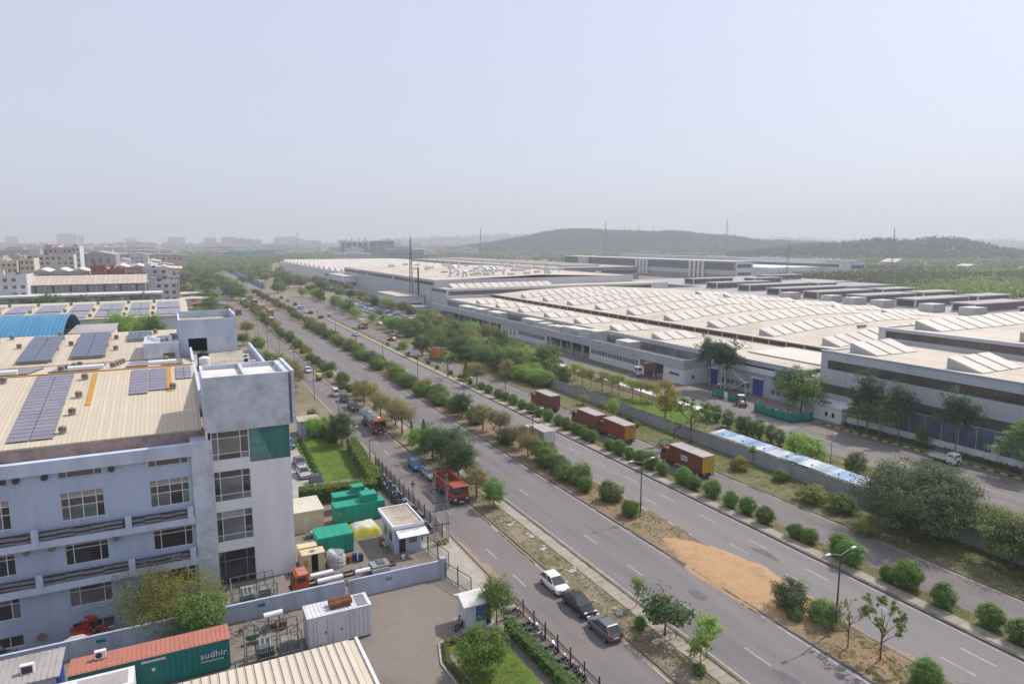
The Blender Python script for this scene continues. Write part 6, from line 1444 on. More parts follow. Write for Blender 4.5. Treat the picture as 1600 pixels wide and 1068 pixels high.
# generators
def genset(x0, x1, y0, y1, h, label, rz=0, hump=None):
    L, D = x1 - x0, y1 - y0; t_ = thing('generator', label, 'generator', (x0, y0, 0.02), rz, 'green generators in the yard')
    MB().box(0.05, L - 0.05, 0.05, D - 0.05, 0, 0.18).build('skid', 'chassis', t_)
    n = max(3, round(L / 1.1))
    for i in range(n): MB().box(i * L / n + 0.012, (i + 1) * L / n - 0.012, 0, D, 0.18, h).build('canopy_panel', 'genset_green', t_)
    for i in range(n): MB().box(i * L / n - 0.02, i * L / n + 0.03, -0.02, D + 0.02, h, h + 0.03).build('canopy_seam', 'genset_green', t_)
    if hump: MB().box(hump[0], hump[1], 0.3, D - 0.2, h + 0.03, h + hump[2]).build('silencer_box', 'genset_green', t_)
    MB().box(0.25, 0.75, -0.03, -0.005, h * 0.5, h * 0.72).build('control_window', 'glass_grey', t_)
    MB().box(L - 1.0, L - 0.15, -0.03, -0.005, 0.5, h - 0.4).build('louvre', 'container_green', t_)
genset(16.9, 23.4, 84.4, 86.6, 2.4, 'long emerald generator housing with a raised box, nearest the guardroom', 0, (3.6, 5.6, 1.0))
genset(17.6, 22.6, 88.4, 90.4, 2.3, 'emerald generator housing behind the long one, in front of the hedge', 0, (2.6, 4.2, 0.9))
genset(13.2, 17.3, 76.3, 79.6, 2.3, 'squat emerald generator housing with sloped roof near the office tower')
t_ = thing('beige_cabin', 'beige flat-roofed cabin between the office tower and the hedge', 'cabin', (11.4, 84.2, 0.02)); MB().box(0, 4.0, 0, 5.0, 0, 2.6).build('wall', 'cream_metal', t_); MB().box(-0.1, 4.1, -0.1, 5.1, 2.6, 2.75).build('roof', 'beige_roof', t_); MB().box(1.5, 2.3, -0.04, 0, 0, 2.0).build('door', 'beige_roof', t_)
t_ = thing('cream_panel_cabinet', 'cream electrical cabinet with an open dark doorway by the tower', 'cabinet', (10.9, 73.0, 0.02))
MB().box(0, 0.95, 0, 1.5, 0, 2.1).box(0.95, 1.7, 1.35, 1.5, 0, 2.1).box(1.7, 2.4, 0, 1.5, 0, 2.1).build('casing', 'cream_metal', t_); MB().box(0.96, 1.69, 0.6, 0.65, 0.05, 2.05).build('opening', 'void_black', t_); MB().box(-0.06, 2.46, -0.06, 1.56, 2.1, 2.2).build('roof', 'cream_metal', t_); MB().box(0.2, 0.6, -0.04, 0, 0.8, 1.5).build('meter_box', 'ochre_paint', t_); MB().cyl((1.2, 0.7, 2.2), (1.2, 0.7, 2.3), 0.3, 0.3, 10).build('roof_coil', 'steel_grey', t_)
t_ = thing('cream_roof_cabinet', 'second cream cabinet standing behind the open one', 'cabinet', (10.9, 75.4, 0.02)); MB().box(0, 2.0, 0, 1.2, 0, 1.9).build('casing', 'cream_metal', t_); MB().box(-0.05, 2.05, -0.05, 1.25, 1.9, 2.0).build('roof', 'cream_metal', t_); MB().box(0.6, 1.3, -0.03, 0, 0.1, 1.8).build('door', 'beige_roof', t_)
def drum(x, y, m_, label): 
    t_ = thing('drum', label, 'drum', (x, y, 0.02)); MB().cyl((0, 0, 0), (0, 0, 0.88), 0.29, 0.29, 14).build('shell', m_, t_)
    for z in (0.28, 0.58): MB().cyl((0, 0, z), (0, 0, z + 0.04), 0.305, 0.305, 14).build('hoop', m_, t_)
drum(16.1, 73.6, 'truck_rust', 'rust-brown drum beside the wrapped bundle'); drum(16.75, 73.8, 'drum_blue', 'dark blue drum next to the rust-brown drum'); drum(17.4, 73.5, 'drum_blue', 'dark blue drum at the end of the drum row'); drum(20.6, 76.2, 'plastic_red', 'red drum beside the guardroom wall')
t_ = thing('wrapped_bundle', 'bundle of goods wrapped in grey plastic film beside the drums', 'bundle', (14.7, 73.9, 0.02)); b = MB()
for i in range(5): b.cyl((0, 0, i * 0.28), (0.03 * i, 0, i * 0.28 + 0.28), 1.15 + 0.05 * (i % 2), 1.15 - 0.04 * i, 14)
b.build('film', 'wrap_film', t_); MB().cyl((0.1, 0, 1.40), (0.1, 0, 1.5), 0.85, 0.8, 14).build('top_sheet', 'galvanised', t_)
heap('loose engine parts and grey pipes behind the squat generator', 14.0, 82.3, 0, 1.6, 1.4, 0.9, 30, ['galvanised', 'steel_grey', 'rusty', 'wrap_film'], 'machine_parts', 8, 'machine_part', 0.15, 0.4)
# tube lorry with the orange cab
t_ = thing('tube_lorry', 'stripped lorry with red-orange cab and long white gas tubes', 'truck', (10.6, 69.2, 0.02), R(93))
cab(t_, 1.4, 'lorry_orange', 1.9, 2.3, 1.5, 0.5, False)
MB().box(-0.95, 0.95, -0.05, 0.95, 2.3, 2.36).build('cab_roof', 'container_red', t_)
for x in (-0.45, 0.45): MB().box(x - 0.06, x + 0.06, -9.6, 0.0, 0.7, 0.92).build('chassis_rail', 'chassis', t_)

for x, y0, y1 in ((-0.75, -1.0, -3.6), (0.75, -0.6, -3.0), (-0.7, -5.0, -6.6)): MB().cyl((x, y0, 1.15), (x, y1, 1.15), 0.26, 0.26, 12).build('gas_tube', 'frame_white', t_)
for k in range(9): MB().box(-0.6, 0.6, -1.0 - k * 1.0, -0.9 - k * 1.0, 0.92, 1.0).build('cross_member', 'chassis', t_)
MB().box(-0.85, 0.75, -8.9, -6.9, 1.0, 1.25).build('deck_plate', 'galvanised', t_); MB().box(-1.0, -0.5, -8.6, -6.8, 0.55, 1.0).build('tool_box', 'wrap_film', t_)
for k in range(4): MB().box(-0.5 + k * 0.3, -0.35 + k * 0.3, -8.4, -7.6, 1.25, 1.42).build('lever_block', 'steel_grey', t_)
for s_ in (-1, 1):
    for y in (0.5, -7.2, -8.3): wheel(t_, s_ * 0.8, y, 0.45, 0.26)
# guardroom with awning
t_ = thing('guardroom', 'flat-roofed blue-white guardroom with a white awning', 'guardroom', (21.4, 73.4, 0.02))
b = MB(); holed_wall(b, 0, 3.2, 0, 3.1, [(0.5, 1.3, 0, 2.2), (1.7, 2.7, 1.0, 2.0)], 0, 0.18); b.box(0, 0.18, 0.18, 5.6, 0, 3.1).box(3.02, 3.2, 0.18, 5.6, 0, 3.1).box(0.18, 3.02, 5.42, 5.6, 0, 3.1); b.build('wall', 'paint_blue', t_)
MB().box(-0.3, 3.5, -0.4, 6.0, 3.1, 3.3).build('roof_slab', 'paint_white', t_); MB().box(-0.15, 3.35, -0.25, 5.85, 3.3, 3.34).build('roof_top', 'terrace_floor', t_)
for q in ((-0.3, 3.5, -0.4, -0.25), (-0.3, 3.5, 5.85, 6.0), (-0.3, -0.15, -0.25, 5.85), (3.35, 3.5, -0.25, 5.85)): MB().box(*q, 3.3, 3.5).build('roof_parapet', 'paint_white', t_)
MB().hexa([(0.0, -1.8, 2.55), (3.6, -1.8, 2.55), (3.6, -0.4, 2.95), (0.0, -0.4, 2.95), (0.0, -1.8, 2.6), (3.6, -1.8, 2.6), (3.6, -0.4, 3.0), (0.0, -0.4, 3.0)]).build('awning', 'awning_white', t_)
for x in (0.1, 3.5): MB().bar((x, -1.7, 0), (x, -1.7, 2.55), 0.04).build('awning_post', 'steel_dark', t_)
MB().box(0.5, 1.3, 0.1, 0.15, 0, 2.2).build('door', 'glass_dark', t_); MB().box(1.7, 2.7, 0.08, 0.12, 1.0, 2.0).build('window', 'glass_grey', t_)
for y in (1.2, 3.2): MB().box(-0.04, 0, y, y + 1.1, 1.0, 2.2).build('window', 'glass_dark', t_)
MB().box(0.5, 1.6, 2.5, 2.53, 3.345, 3.36).build('roof_crack', 'steel_dark', t_)
MB().box(-1.1, -0.35, 0.6, 1.9, 0.95, 1.0).build('side_bench', 'galvanised', t_)
for x in (-1.05, -0.45):
    for y in (0.65, 1.8): MB().box(x, x + 0.05, y, y + 0.05, 0, 0.95).build('bench_leg', 'galvanised', t_)
t_ = thing('bucket', 'white bucket on the ground outside the guardroom', 'bucket', (21.9, 71.9, 0.02)); MB().cyl((0, 0, 0), (0, 0, 0.4), 0.17, 0.22, 12).build('shell', 'frame_white', t_); MB().cyl((0, 0, 0.4), (0, 0, 0.43), 0.23, 0.23, 12).build('lid', 'awning_white', t_)
# guard cabin by the near gate
t_ = thing('guard_cabin', 'small white guard cabin with pitched pale roof and blue film window', 'cabin', (22.7, 55.1, 0.02))
b = MB(); b.box(0, 2.6, 0, 2.1, 0, 2.4); b.build('wall', 'container_white', t_)
MB().hexa([(-0.35, -0.35, 2.4), (2.9, -0.35, 2.4), (2.9, 1.05, 3.0), (-0.35, 1.05, 3.0), (-0.35, -0.35, 2.46), (2.9, -0.35, 2.46), (2.9, 1.05, 3.06), (-0.35, 1.05, 3.06)]).build('roof_slope', 'terrace_white', t_)
MB().hexa([(-0.35, 1.05, 3.0), (2.9, 1.05, 3.0), (2.9, 2.45, 2.4), (-0.35, 2.45, 2.4), (-0.35, 1.05, 3.06), (2.9, 1.05, 3.06), (2.9, 2.45, 2.46), (-0.35, 2.45, 2.46)]).build('roof_slope', 'terrace_white', t_)
for x in (0, 2.58): MB().poly([(x, 0, 2.4), (x, 2.1, 2.4), (x, 1.05, 2.98)]).build('gable', 'container_white', t_)
MB().box(1.0, 2.0, -0.05, 0.0, 0.6, 2.1).build('window_film', 'blue_film', t_); MB().box(2.05, 2.5, -0.04, 0, 0.1, 2.0).build('door', 'shirt_dark', t_)
for z in (0.6, 1.1, 1.6, 2.07): MB().box(0.98, 2.02, -0.07, -0.05, z, z + 0.03).build('window_bar', 'steel_grey', t_)
MB().box(-0.5, 3.0, -0.6, 2.4, -0.0, 0.04).build('plinth', 'concrete', t_)
# hut by the lawn, twin-pole transformer stand, tree planters
t_ = thing('lawn_hut', 'small flat-roofed hut at the far end of the lawn', 'hut', (19.9, 128.5, 0.02)); MB().box(0, 3.6, 0, 4.0, 0, 2.7).build('wall', 'paint_blue', t_); MB().box(-0.3, 3.9, -0.3, 4.3, 2.7, 2.9).build('roof', 'terrace_floor', t_); MB().box(1.2, 2.0, -0.03, 0, 0, 2.0).build('door', 'glass_dark', t_); MB().box(2.4, 3.2, -0.03, 0, 1.0, 1.9).build('window', 'glass_grey', t_)
sheet('lawn', 18.0, 25.4, 101.5, 127.5, 0.045, 'lawn_green'); sheet('cabin_lawn', 20.2, 25.2, 40, 53.6, 0.045, 'lawn_green')
sheet('gate_apron', 24.9, 28.6, 56.8, 74.5, 0.03, 'concrete'); sheet('drive', 13.5, 18.0, 96, 131, 0.035, 'concrete')

# ---------------------------------------------------------------- lamps, poles, wires, masts
plain('lamp_head', (0.62, 0.63, 0.64), 0.4); weathered('pole_rust', (0.085, 0.06, 0.05), (0.04, 0.03, 0.028), 0.6, 1.5, 0.8); weathered('pole_concrete', (0.33, 0.31, 0.285), (0.2, 0.18, 0.16), 0.5, 1.0, 0.9)
def street_lamp(loc, label, h=8.0, double=True):
    t_ = thing('street_lamp', label, 'street lamp', loc, 0, 'street lamps along the median')
    MB().cyl((0, 0, 0), (0, 0, h), 0.10, 0.055, 8).build('pole', 'pole_rust', t_); MB().cyl((0, 0, 0), (0, 0, 0.5), 0.17, 0.15, 8).build('base', 'concrete', t_)
    for s_ in ((-1, 1) if double else (1,)):
        MB().tube([(0, 0, h), (s_ * 0.9, 0, h + 0.28), (s_ * 1.6, 0, h + 0.40)], 0.035).build('arm', 'galvanised', t_)
        MB().hexa([(s_ * 1.5 - 0.05, -0.12, h + 0.34), (s_ * 1.5 + 0.05 + s_ * 0.0, -0.12, h + 0.34), (s_ * 1.5 + 0.05, 0.12, h + 0.34), (s_ * 1.5 - 0.05, 0.12, h + 0.34), (s_ * 1.5 - 0.05, -0.06, h + 0.5), (s_ * 1.5 + 0.05, -0.06, h + 0.5), (s_ * 1.5 + 0.05, 0.06, h + 0.5), (s_ * 1.5 - 0.05, 0.06, h + 0.5)]).ball((s_ * 1.75, 0, h + 0.42), 0.38, 0.15, 0.09, 8, 5).build('lamp_head', 'lamp_head', t_, False)
    MB().box(-0.12, 0.12, -0.22, -0.1, 1.6, 2.1).build('junction_box', 'steel_grey', t_)
for k, y in enumerate((39.6, 69.4, 99.5, 130, 160, 191, 222, 254, 288, 325)):
    street_lamp((53.6, y, 0.1), 'double-armed street lamp on the median, ' + ordn(k) + ' up the road from the sand pile', 7.4 + 0.6 * (k > 3))
def lamp_post(loc, label, h=5.5):
    t_ = thing('lamp_post', label, 'lamp post', loc); MB().cyl((0, 0, 0), (0, 0, h), 0.07, 0.05, 8).build('pole', 'galvanised', t_)
    MB().bar((0, 0, h), (0.7, 0, h + 0.12), 0.04).build('arm', 'galvanised', t_); MB().cbox((0.8, 0, h + 0.05), 0.5, 0.2, 0.1).build('lamp_head', 'lamp_head', t_)
lamp_post((103.89, 109.58) + (0.02,), 'thin lamp post on the works road near the green net'); lamp_post((93.1, 71.83) + (0.02,), 'thin lamp post behind the compound wall beside the feathery shrub'); lamp_post((24.9, 108.5, 0.04), 'thin white lamp post on the lawn edge beside the hedge', 6.0)
WIRE = []
def power_pole(loc, label, h=8.5, arms=2, concrete=True, rz=0.0):
    t_ = thing('utility_pole', label, 'utility pole', loc, rz)
    MB().cyl((0, 0, 0), (0, 0, h), 0.15, 0.09, 8).build('pole', 'pole_concrete' if concrete else 'pole_rust', t_)
    for i in range(arms):
        z = h - 0.3 - i * 0.8; MB().box(-0.8, 0.8, -0.05, 0.05, z, z + 0.09).build('cross_arm', 'steel_dark', t_)
        for x in (-0.7, 0, 0.7): MB().cyl((x, 0, z + 0.09), (x, 0, z + 0.3), 0.05, 0.035, 6).build('insulator', 'frame_white', t_)
    WIRE.append(Vector(loc) + Vector((0, 0, h - 0.1)))
power_pole((27.6, 107.8, 0.02), 'short pole with a lamp bracket beside the hedge corner', 4.0, 0)
for k, y in enumerate((132.0, 158.0, 186, 214, 243, 272)): power_pole((27.9 + 0.1 * k, y, 0.02), 'concrete utility pole along the left service road, ' + ordn(k) + ' beyond the lawn', 8.2, 2)
t_ = thing('twin_pole', 'twin rusty lattice poles with cross bars at the gate', 'utility pole', (26.4, 73.6, 0.02))
for x in (0, 1.6):
    for dx in (-0.12, 0.12):
        MB().box(x + dx - 0.03, x + dx + 0.03, -0.05, 0.05, 0, 8.6).build('leg', 'pole_concrete', t_)
    for k in range(12): MB().bar((x - 0.12, 0, 0.3 + k * 0.7), (x + 0.12, 0, 0.3 + (k + 0.5) * 0.7), 0.018).build('lacing', 'pole_concrete', t_)
for z in (2.4, 4.2, 5.2, 7.0, 8.3): MB().box(-0.3, 1.9, -0.08, -0.02, z, z + 0.1).build('cross_arm', 'steel_dark', t_)
for x in (0.2, 0.8, 1.4): MB().cyl((x, -0.05, 4.3), (x, -0.05, 4.8), 0.07, 0.04, 8).build('insulator', 'rust_dark', t_); MB().bar((x, -0.05, 5.2), (x, -0.05, 7.0), 0.02).build('dropper', 'steel_dark', t_)
t2 = thing('weed_clump', 'green weeds grown through the foot of the twin poles', 'weeds', (27.2, 73.4, 0.02)); link('leaves', leaves_mesh('leaves', [(0.3 * i - 0.6, 0, 0.35) for i in range(5)], 'leaf_mid', np.random.default_rng(3), 60, 0.45, 0.09), t2)
# sagging wires strung pole to pole
prev = Vector((27.2, 73.6, 8.3)); k = 0
for p in WIRE[1:]:
    b = MB()
    for dx in (-0.7, 0, 0.7):
        pts = []
        for i in range(9):
            t = i / 8; q = prev.lerp(p, t) + Vector((dx, 0, -1.0 * 4 * t * (1 - t))); pts.append(tuple(q))
        b.tube(pts, 0.016, 4)
    tag(b.build('overhead_wire', 'steel_dark'), 'three sagging overhead wires, ' + ordn(k) + ' span beyond the twin poles', 'wire', 'overhead wires'); prev = p; k += 1
def lattice(loc, h, label, w0=3.0, name='radio_mast', arms=0, m_='steel_grey'):
    t_ = thing(name, label, 'mast', loc)
    for sx, sy in ((-1, -1), (1, -1), (1, 1), (-1, 1)): MB().cyl((sx * w0 / 2, sy * w0 / 2, 0), (sx * w0 * 0.07, sy * w0 * 0.07, h), 0.20, 0.12, 5).build('leg', m_, t_)
    n = int(h / (w0 * 1.1)); b = MB()
    for i in range(n):
        z0, z1 = h * i / n, h * (i + 1) / n; k0, k1 = w0 / 2 * (1 - 0.86 * i / n), w0 / 2 * (1 - 0.86 * (i + 1) / n)
        for (a, c) in (((-1, -1), (1, -1)), ((1, -1), (1, 1)), ((1, 1), (-1, 1)), ((-1, 1), (-1, -1))): b.bar((a[0] * k0, a[1] * k0, z0), (c[0] * k1, c[1] * k1, z1), 0.08)
    tag(b.build('bracing', m_, t_), kind='stuff')
    for i in range(arms): z = h - 3 - i * h * 0.13; MB().box(-4.2 + i * .4, 4.2 - i * .4, -0.15, 0.15, z, z + 0.4).build('cross_arm', m_, t_)
    MB().cyl((0, 0, h - 0.5), (0, 0, h + 4), 0.12, 0.05, 6).build('spike', m_, t_)
lattice((123 - 2.5, 368, 0), 38.5, 'tall lattice chimney mast rising in front of the cream works roof', 2.2)
t_ = thing('flue_stack', 'slim dark flue stack beside the lattice mast', 'chimney', (121, 357, 0)); MB().cyl((0, 0, 0), (0, 0, 22), 0.5, 0.45, 10).build('stack', 'pole_rust', t_); MB().cyl((0, 0, 21.2), (0, 0, 22.4), 0.6, 0.6, 10).build('collar', 'galvanised', t_)
MASTS = [(466, 1051, 59, 'tall guyed pole standing left of the wooded hill'), (692, 1018, 71, 'tall pole standing before the wooded hill'), (832, 868, 71, 'power pylon with short arms before the hill ridge'), (581, 516, 35, 'slim pale column behind the duct hall'), (798, 549, 53, 'tall tapered mast among the scrub trees'), (936, 571, 31, 'dark pylon head among the scrub trees'), (-10, 1826, 42, 'thin dark mast over the old industrial roofs'), (274, 1684, 60, 'pylon in the haze above the treeline'), ]
for i, (x, y, h, lab) in enumerate(MASTS): lattice((x, y, 0), h, lab, 2.6 if i not in (2, 5, 7) else 5.0, 'radio_mast' if i not in (2, 5, 7) else 'power_pylon', 3 if i in (2, 5, 7) else 0)

# ---------------------------------------------------------------- works compound between the wall and the factories
weathered('wall_slate', (0.30, 0.315, 0.335), (0.20, 0.20, 0.20), 0.6, 0.4, 0.9, streak=True)
glassy('sheet_blue', (0.24, 0.35, 0.49), 0.5, 0.3); glassy('sheet_pale', (0.42, 0.46, 0.51), 0.5, 0.3)
sheet('compound_ground', 83.7, 99.7, 5, 345, 0.02, 'green_verge'); sheet('works_road', 99.7, 114.6, 5, 106.5, 0.03, 'asphalt_service'); sheet('works_road', 103.2, 122.9, 106.5, 345, 0.03, 'asphalt_service')
sheet('works_lawn', 86.0, 97.5, 104, 127, 0.035, 'lawn_green'); sheet('dock_grass', 110.5, 114.4, 152, 178, 0.04, 'green_verge'); sheet('works_apron', 114.6, 122.9, 91, 106.5, 0.03, 'yard_dirt')
slab('works_path', 100.3, 102.6, 106.5, 330, -0.02, 0.16, 'terrace_white'); slab('works_bed', 97.6, 100.0, 112, 330, -0.02, 0.14, 'rust_dark')
slab('planting_bed', 114.85, 118.4, 5, 89, -0.02, 0.16, 'green_verge')
kb = tag(MB().box(114.6, 114.85, 0, 5, -0.05, 0.2).build('painted_kerb', 'kerb_black'), kind='structure')
mes = [MB().box(0, 0.25, 0.01, 0.99, -0.05, 0.2).mesh('kerb_stone', m_) for m_ in ('kerb_yellow', 'kerb_black')]
for k in range(86): link('kerb_stone', mes[k % 2], kb, (114.6, 5 + k, 0))
for k in range(9):
    b = MB(); b.poly([(103.5 + k * 0.95, 90.5 + k * 0.2, 0.036), (103.75 + k * 0.95, 90.5 + k * 0.2, 0.036), (106.0 + k * 0.95, 101 - k * 0.2, 0.036), (105.75 + k * 0.95, 101 - k * 0.2, 0.036)]); struct('hatch_marking', b, 'line_paint')
for x, y0, y1 in ((104.0, 107, 330), (102.2, 20, 88), (105.8, 20, 88), (109.5, 20, 330)):
    b = MB(); b.box(x - 0.06, x + 0.06, y0, y1, 0.031, 0.036); struct('lane_line', b, 'line_paint')
cw = thing('compound_wall', 'long slate-grey compound wall with capped panels along the service road verge', 'wall', (83.5, 100, 0))
me = MB().box(0, 0.18, 0.015, 2.98, 0, 2.3).mesh('wall_panel', 'wall_slate'); mp = MB().box(-0.04, 0.22, -0.12, 0.12, 0, 2.42).mesh('wall_post', 'wall_slate')
for k in range(64):
    y = 8 + k * 3.0; link('wall_panel', me, cw, (0, y - 100, 0)); link('wall_post', mp, cw, (0, y - 100, 0))
MB().box(-0.05, 0.23, 8, 200, 2.3, 2.38).build('coping', 'steel_dark', cw, W=False).location = (0, -100, 0)
for k in range(14): y = 40 + k * 4.6; MB().bar((83.6, y, 2.4), (83.6, y, 3.2), 0.035).cbox((83.6, y, 3.15), 0.25, 0.12, 0.18).build('wall_lamp', 'steel_dark', cw, W=True)
# blue sheet canopy behind the wall
def canopy(x0, x1, y0, y1, label, seed):
    t_ = thing('blue_sheet_canopy', label, 'canopy', (x0, y0, 0.02)); r = random.Random(seed); n = int((y1 - y0) / 1.05); W_ = x1 - x0
    for x in (0.3, W_ - 0.3):
        k = 0
        while k * 4 < y1 - y0: MB().bar((x, k * 4 + 0.5, 0), (x, k * 4 + 0.5, 2.3), 0.05).build('post', 'steel_dark', t_); k += 1
    for k in range(n):
        dz = r.uniform(-0.05, 0.06); m_ = 'sheet_blue' if r.random() < 0.62 else 'sheet_pale'
        y = k * 1.05; MB().hexa([(0, y, 2.35 + dz), (W_, y, 2.6 + dz), (W_, y + 1.1, 2.6 + dz), (0, y + 1.1, 2.35 + dz), (0, y, 2.38 + dz), (W_, y, 2.63 + dz), (W_, y + 1.1, 2.63 + dz), (0, y + 1.1, 2.38 + dz)]).build('roof_sheet', m_, t_)
canopy(84.3, 87.6, 48, 91, 'pale blue sheet canopy behind the slate compound wall', 2)
canopy(84.3, 87.4, 30, 44, 'pale blue sheet canopy showing beyond the big grey-green tree', 3)
# low wall, fence and white block at the foot of the tall works
fw = thing('plinth_wall', 'white plinth wall with thin fence bars at the foot of the tall works', 'wall', (118.5, 50, 0)); n = 30
for k in range(n): MB().box(118.5, 118.7, 3 + k * 2.85, 3 + k * 2.85 + 2.82, 0, 1.7).build('wall_panel', 'clad_white', fw, W=True)
for k in range(n * 2): y = 3 + k * 1.42; MB().box(118.55, 118.62, y, y + 0.05, 1.7, 3.0).build('fence_bar', 'ochre_paint' if k % 3 else 'steel_grey', fw, W=True)
MB().box(118.56, 118.6, 3, 88, 2.9, 2.96).build('fence_rail', 'steel_grey', fw, W=True)
for y in (20, 33, 46, 58, 63, 70): MB().box(118.1, 118.5, y, y + 0.9, 0.5, 1.1).build('air_conditioner', 'frame_white', fw, W=True)
MB().box(118.2, 118.9, 60.6, 61.6, 0, 3.3).build('gate_pier', 'clad_white', fw, W=True)
t_ = thing('white_kiosk_block', 'small white block with two dark openings and a white sign', 'building', (117.6, 89, 0)); MB().box(117.6, 123.4, 89, 98.5, 0, 3.0).build('wall', 'clad_white', t_, W=True)
MB().box(117.4, 123.4, 88.8, 98.7, 3.0, 3.2).build('roof', 'clad_white', t_, W=True)
for y in (90.6, 92.2): MB().box(117.54, 117.6, y, y + 0.6, 1.0, 1.9).build('window', 'void_black', t_, W=True)
MB().box(117.42, 117.55, 91, 94, 3.3, 4.5).build('sign_board', 'frame_white', t_, W=True)
for k in range(5): MB().box(117.40, 117.42, 91.35 + k * 0.5, 91.7 + k * 0.5, 3.7, 4.1).build('sign_mark', 'drum_blue', t_, W=True)
MB().box(117.55, 117.6, 95.5, 98.0, 0.4, 2.8).build('shutter', 'clad_fascia', t_, W=True)
def net(pts, h, label, seed):
    """shade netting strung between posts: sagging top edge and soft folds"""
    t_ = thing('shade_net', label, 'net', (pts[0][0], pts[0][1], 0.03)); o = Vector((pts[0][0], pts[0][1], 0))
    for i, (a, c) in enumerate(zip(pts[:-1], pts[1:])):
        a, c = Vector((a[0], a[1], 0)) - o, Vector((c[0], c[1], 0)) - o; L = (c - a).length; N = max(8, int(L * 4)); d = (c - a).normalized(); nn = Vector((-d.y, d.x, 0)); V = []
        for k in range(N + 1):
            u = k / N; p = a.lerp(c, u); s_ = math.sin(u * math.pi * max(1, round(L / 3))) ** 2
            for j in range(4):
                w_ = j / 3; fold = 0.10 * mnoise.noise(Vector((u * L * 1.3, w_ * 2, seed + i))); V.append(tuple(p + nn * fold + Vector((0, 0, w_ * (h - 0.28 * s_)))))
        F = [(k * 4 + j, (k + 1) * 4 + j, (k + 1) * 4 + j + 1, k * 4 + j + 1) for k in range(N) for j in range(3)]
        ob = MB().raw(V, F).build('net_sheet', 'net_green', t_, True); sd = ob.modifiers.new('thick', 'SOLIDIFY'); sd.thickness = 0.02
        n_ = max(1, round(L / 3))
        for k in range(n_ + 1): p = a.lerp(c, k / n_); MB().cyl(tuple(p), (p.x, p.y, h + 0.1), 0.04, 0.04, 6).build('post', 'steel_dark', t_)
net([(112.6, 119.8), (112.9, 116.4)], 2.0, 'short green shade net left of a white board', 1); net([(112.9, 115.0), (113.2, 112.2)], 2.0, 'short green shade net beside the tractor', 2)
net([(113.6, 106.2), (110.3, 104.6), (109.6, 99), (109.9, 94.3), (114.6, 93.4)], 2.1, 'long green shade net wrapped around the dug-up corner', 3)
t_ = thing('site_board', 'white board between two green shade nets', 'board', (112.8, 115.1, 0.03)); MB().box(-0.03, 0.03, 0, 1.2, 0.6, 1.8).build('panel', 'frame_white', t_)
for y in (0.05, 1.1): MB().box(-0.04, 0.04, y, y + 0.06, 0, 1.8).build('post', 'steel_dark', t_)
heap('heap of dug earth and rubble inside the green net', 113.0, 100.5, 0.0, 2.2, 3.6, 0.8, 50, ['stone_rubble', 'rust_dark', 'brick_red'], 'earth_heap', 14, 'clod', 0.2, 0.5)
# gate kiosk and service yard further up
t_ = thing('gate_kiosk', 'small pale kiosk at the entrance of the works car park', 'kiosk', (82.17, 355.27) + (0.02,)); MB().box(-1.6, 1.6, -1.6, 1.6, 0, 2.8).build('wall', 'clad_white', t_); MB().box(-1.9, 1.9, -1.9, 1.9, 2.8, 3.0).build('roof', 'roof_pale', t_); MB().box(-1.66, -1.6, -1, 1, 1.0, 2.0).build('window', 'pane_slate', t_)
sheet('car_park', 84, 104, 250, 440, 0.028, 'asphalt_service'); sheet('side_road', 66, 90, 330, 470, 0.02, 'asphalt_service')
heap('stored grey pipes, crates and pallets in the yard before the far works', 111, 300, 0, 4, 26, 2.2, 90, ['steel_grey', 'clad_mauve', 'galvanised', 'rust_dark', 'vent_brown', 'frame_white'], 'stored_material', 21, 'stored_piece', 0.6, 1.5)
heap('stored racks in the yard beside the cream block', 110, 420, 0, 5, 34, 2.5, 90, ['steel_grey', 'clad_mauve', 'galvanised', 'rust_dark', 'clad_grey'], 'stored_material', 22, 'stored_piece', 0.7, 1.7)
for k, (x, y) in enumerate(((113.5, 335), (112, 470), (116, 480))):
    t_ = thing('yard_shelter', 'open pipe-post shelter in the works yard, ' + ordn(k) + ' from the dock range', 'shelter', (x - 4, y - 6, 0)); MB().box(0, 8, 0, 12, 3.4, 3.6).build('roof', 'roof_grey', t_)
    for a in (0.2, 7.7):
        for c in (0.3, 6, 11.6): MB().box(a, a + .15, c, c + .15, 0, 3.4).build('post', 'steel_grey', t_)

# ---------------------------------------------------------------- trees, bushes, hedges, weeds
# clipped round bushes between the right carriageway and its service road
BUSH = [(27.6, 1.0), (30.6, 1.0), (33.4, 1.02), (37.6, 1.1), (41.6, 1.35), (43.4, 0.8), (47.9, 1.25), (49.8, 1.15), (53.9, 0.85), (55.6, 0.85), (60.4, 1.0), (63.8, 1.05), (66.6, 1.0), (70.6, 1.2), (74.0, 0.95), (76.4, 1.15), (81.2, 0.9), (84.3, 1.25), (87.3, 1.05), (90.0, 0.9), (92.6, 1.15), (95.6, 0.9), (101.0, 1.0), (103.2, 0.9), (106.4, 1.0), (110.2, 1.05), (113.5, 0.95), (117.2, 1.1), (121.5, 1.0), (124.6, 1.05), (128.4, 1.0), (133.0, 1.05), (137.5, 0.9), (140.3, 1.0), (146.2, 0.9), (151, 0.8), (158, 0.6), (164, 0.7), (172, 0.6), (181, 0.55), (190, 0.6), (200, 0.55), (208, 0.5), (219, 0.6), (231, 0.55)]
for k, (y, s_) in enumerate(BUSH):
    plant('round_bush', (66.75 + PR.uniform(-.3, .3) + (0.5 if k in (4, 7) else 0), y), 'round clipped bush on the right verge, ' + ordn(k) + ' from the bottom edge', 2.45 * s_, PR.uniform(0.95, 1.12), 'round_bush', 'bush', 'round bushes along the right verge', 0.1)
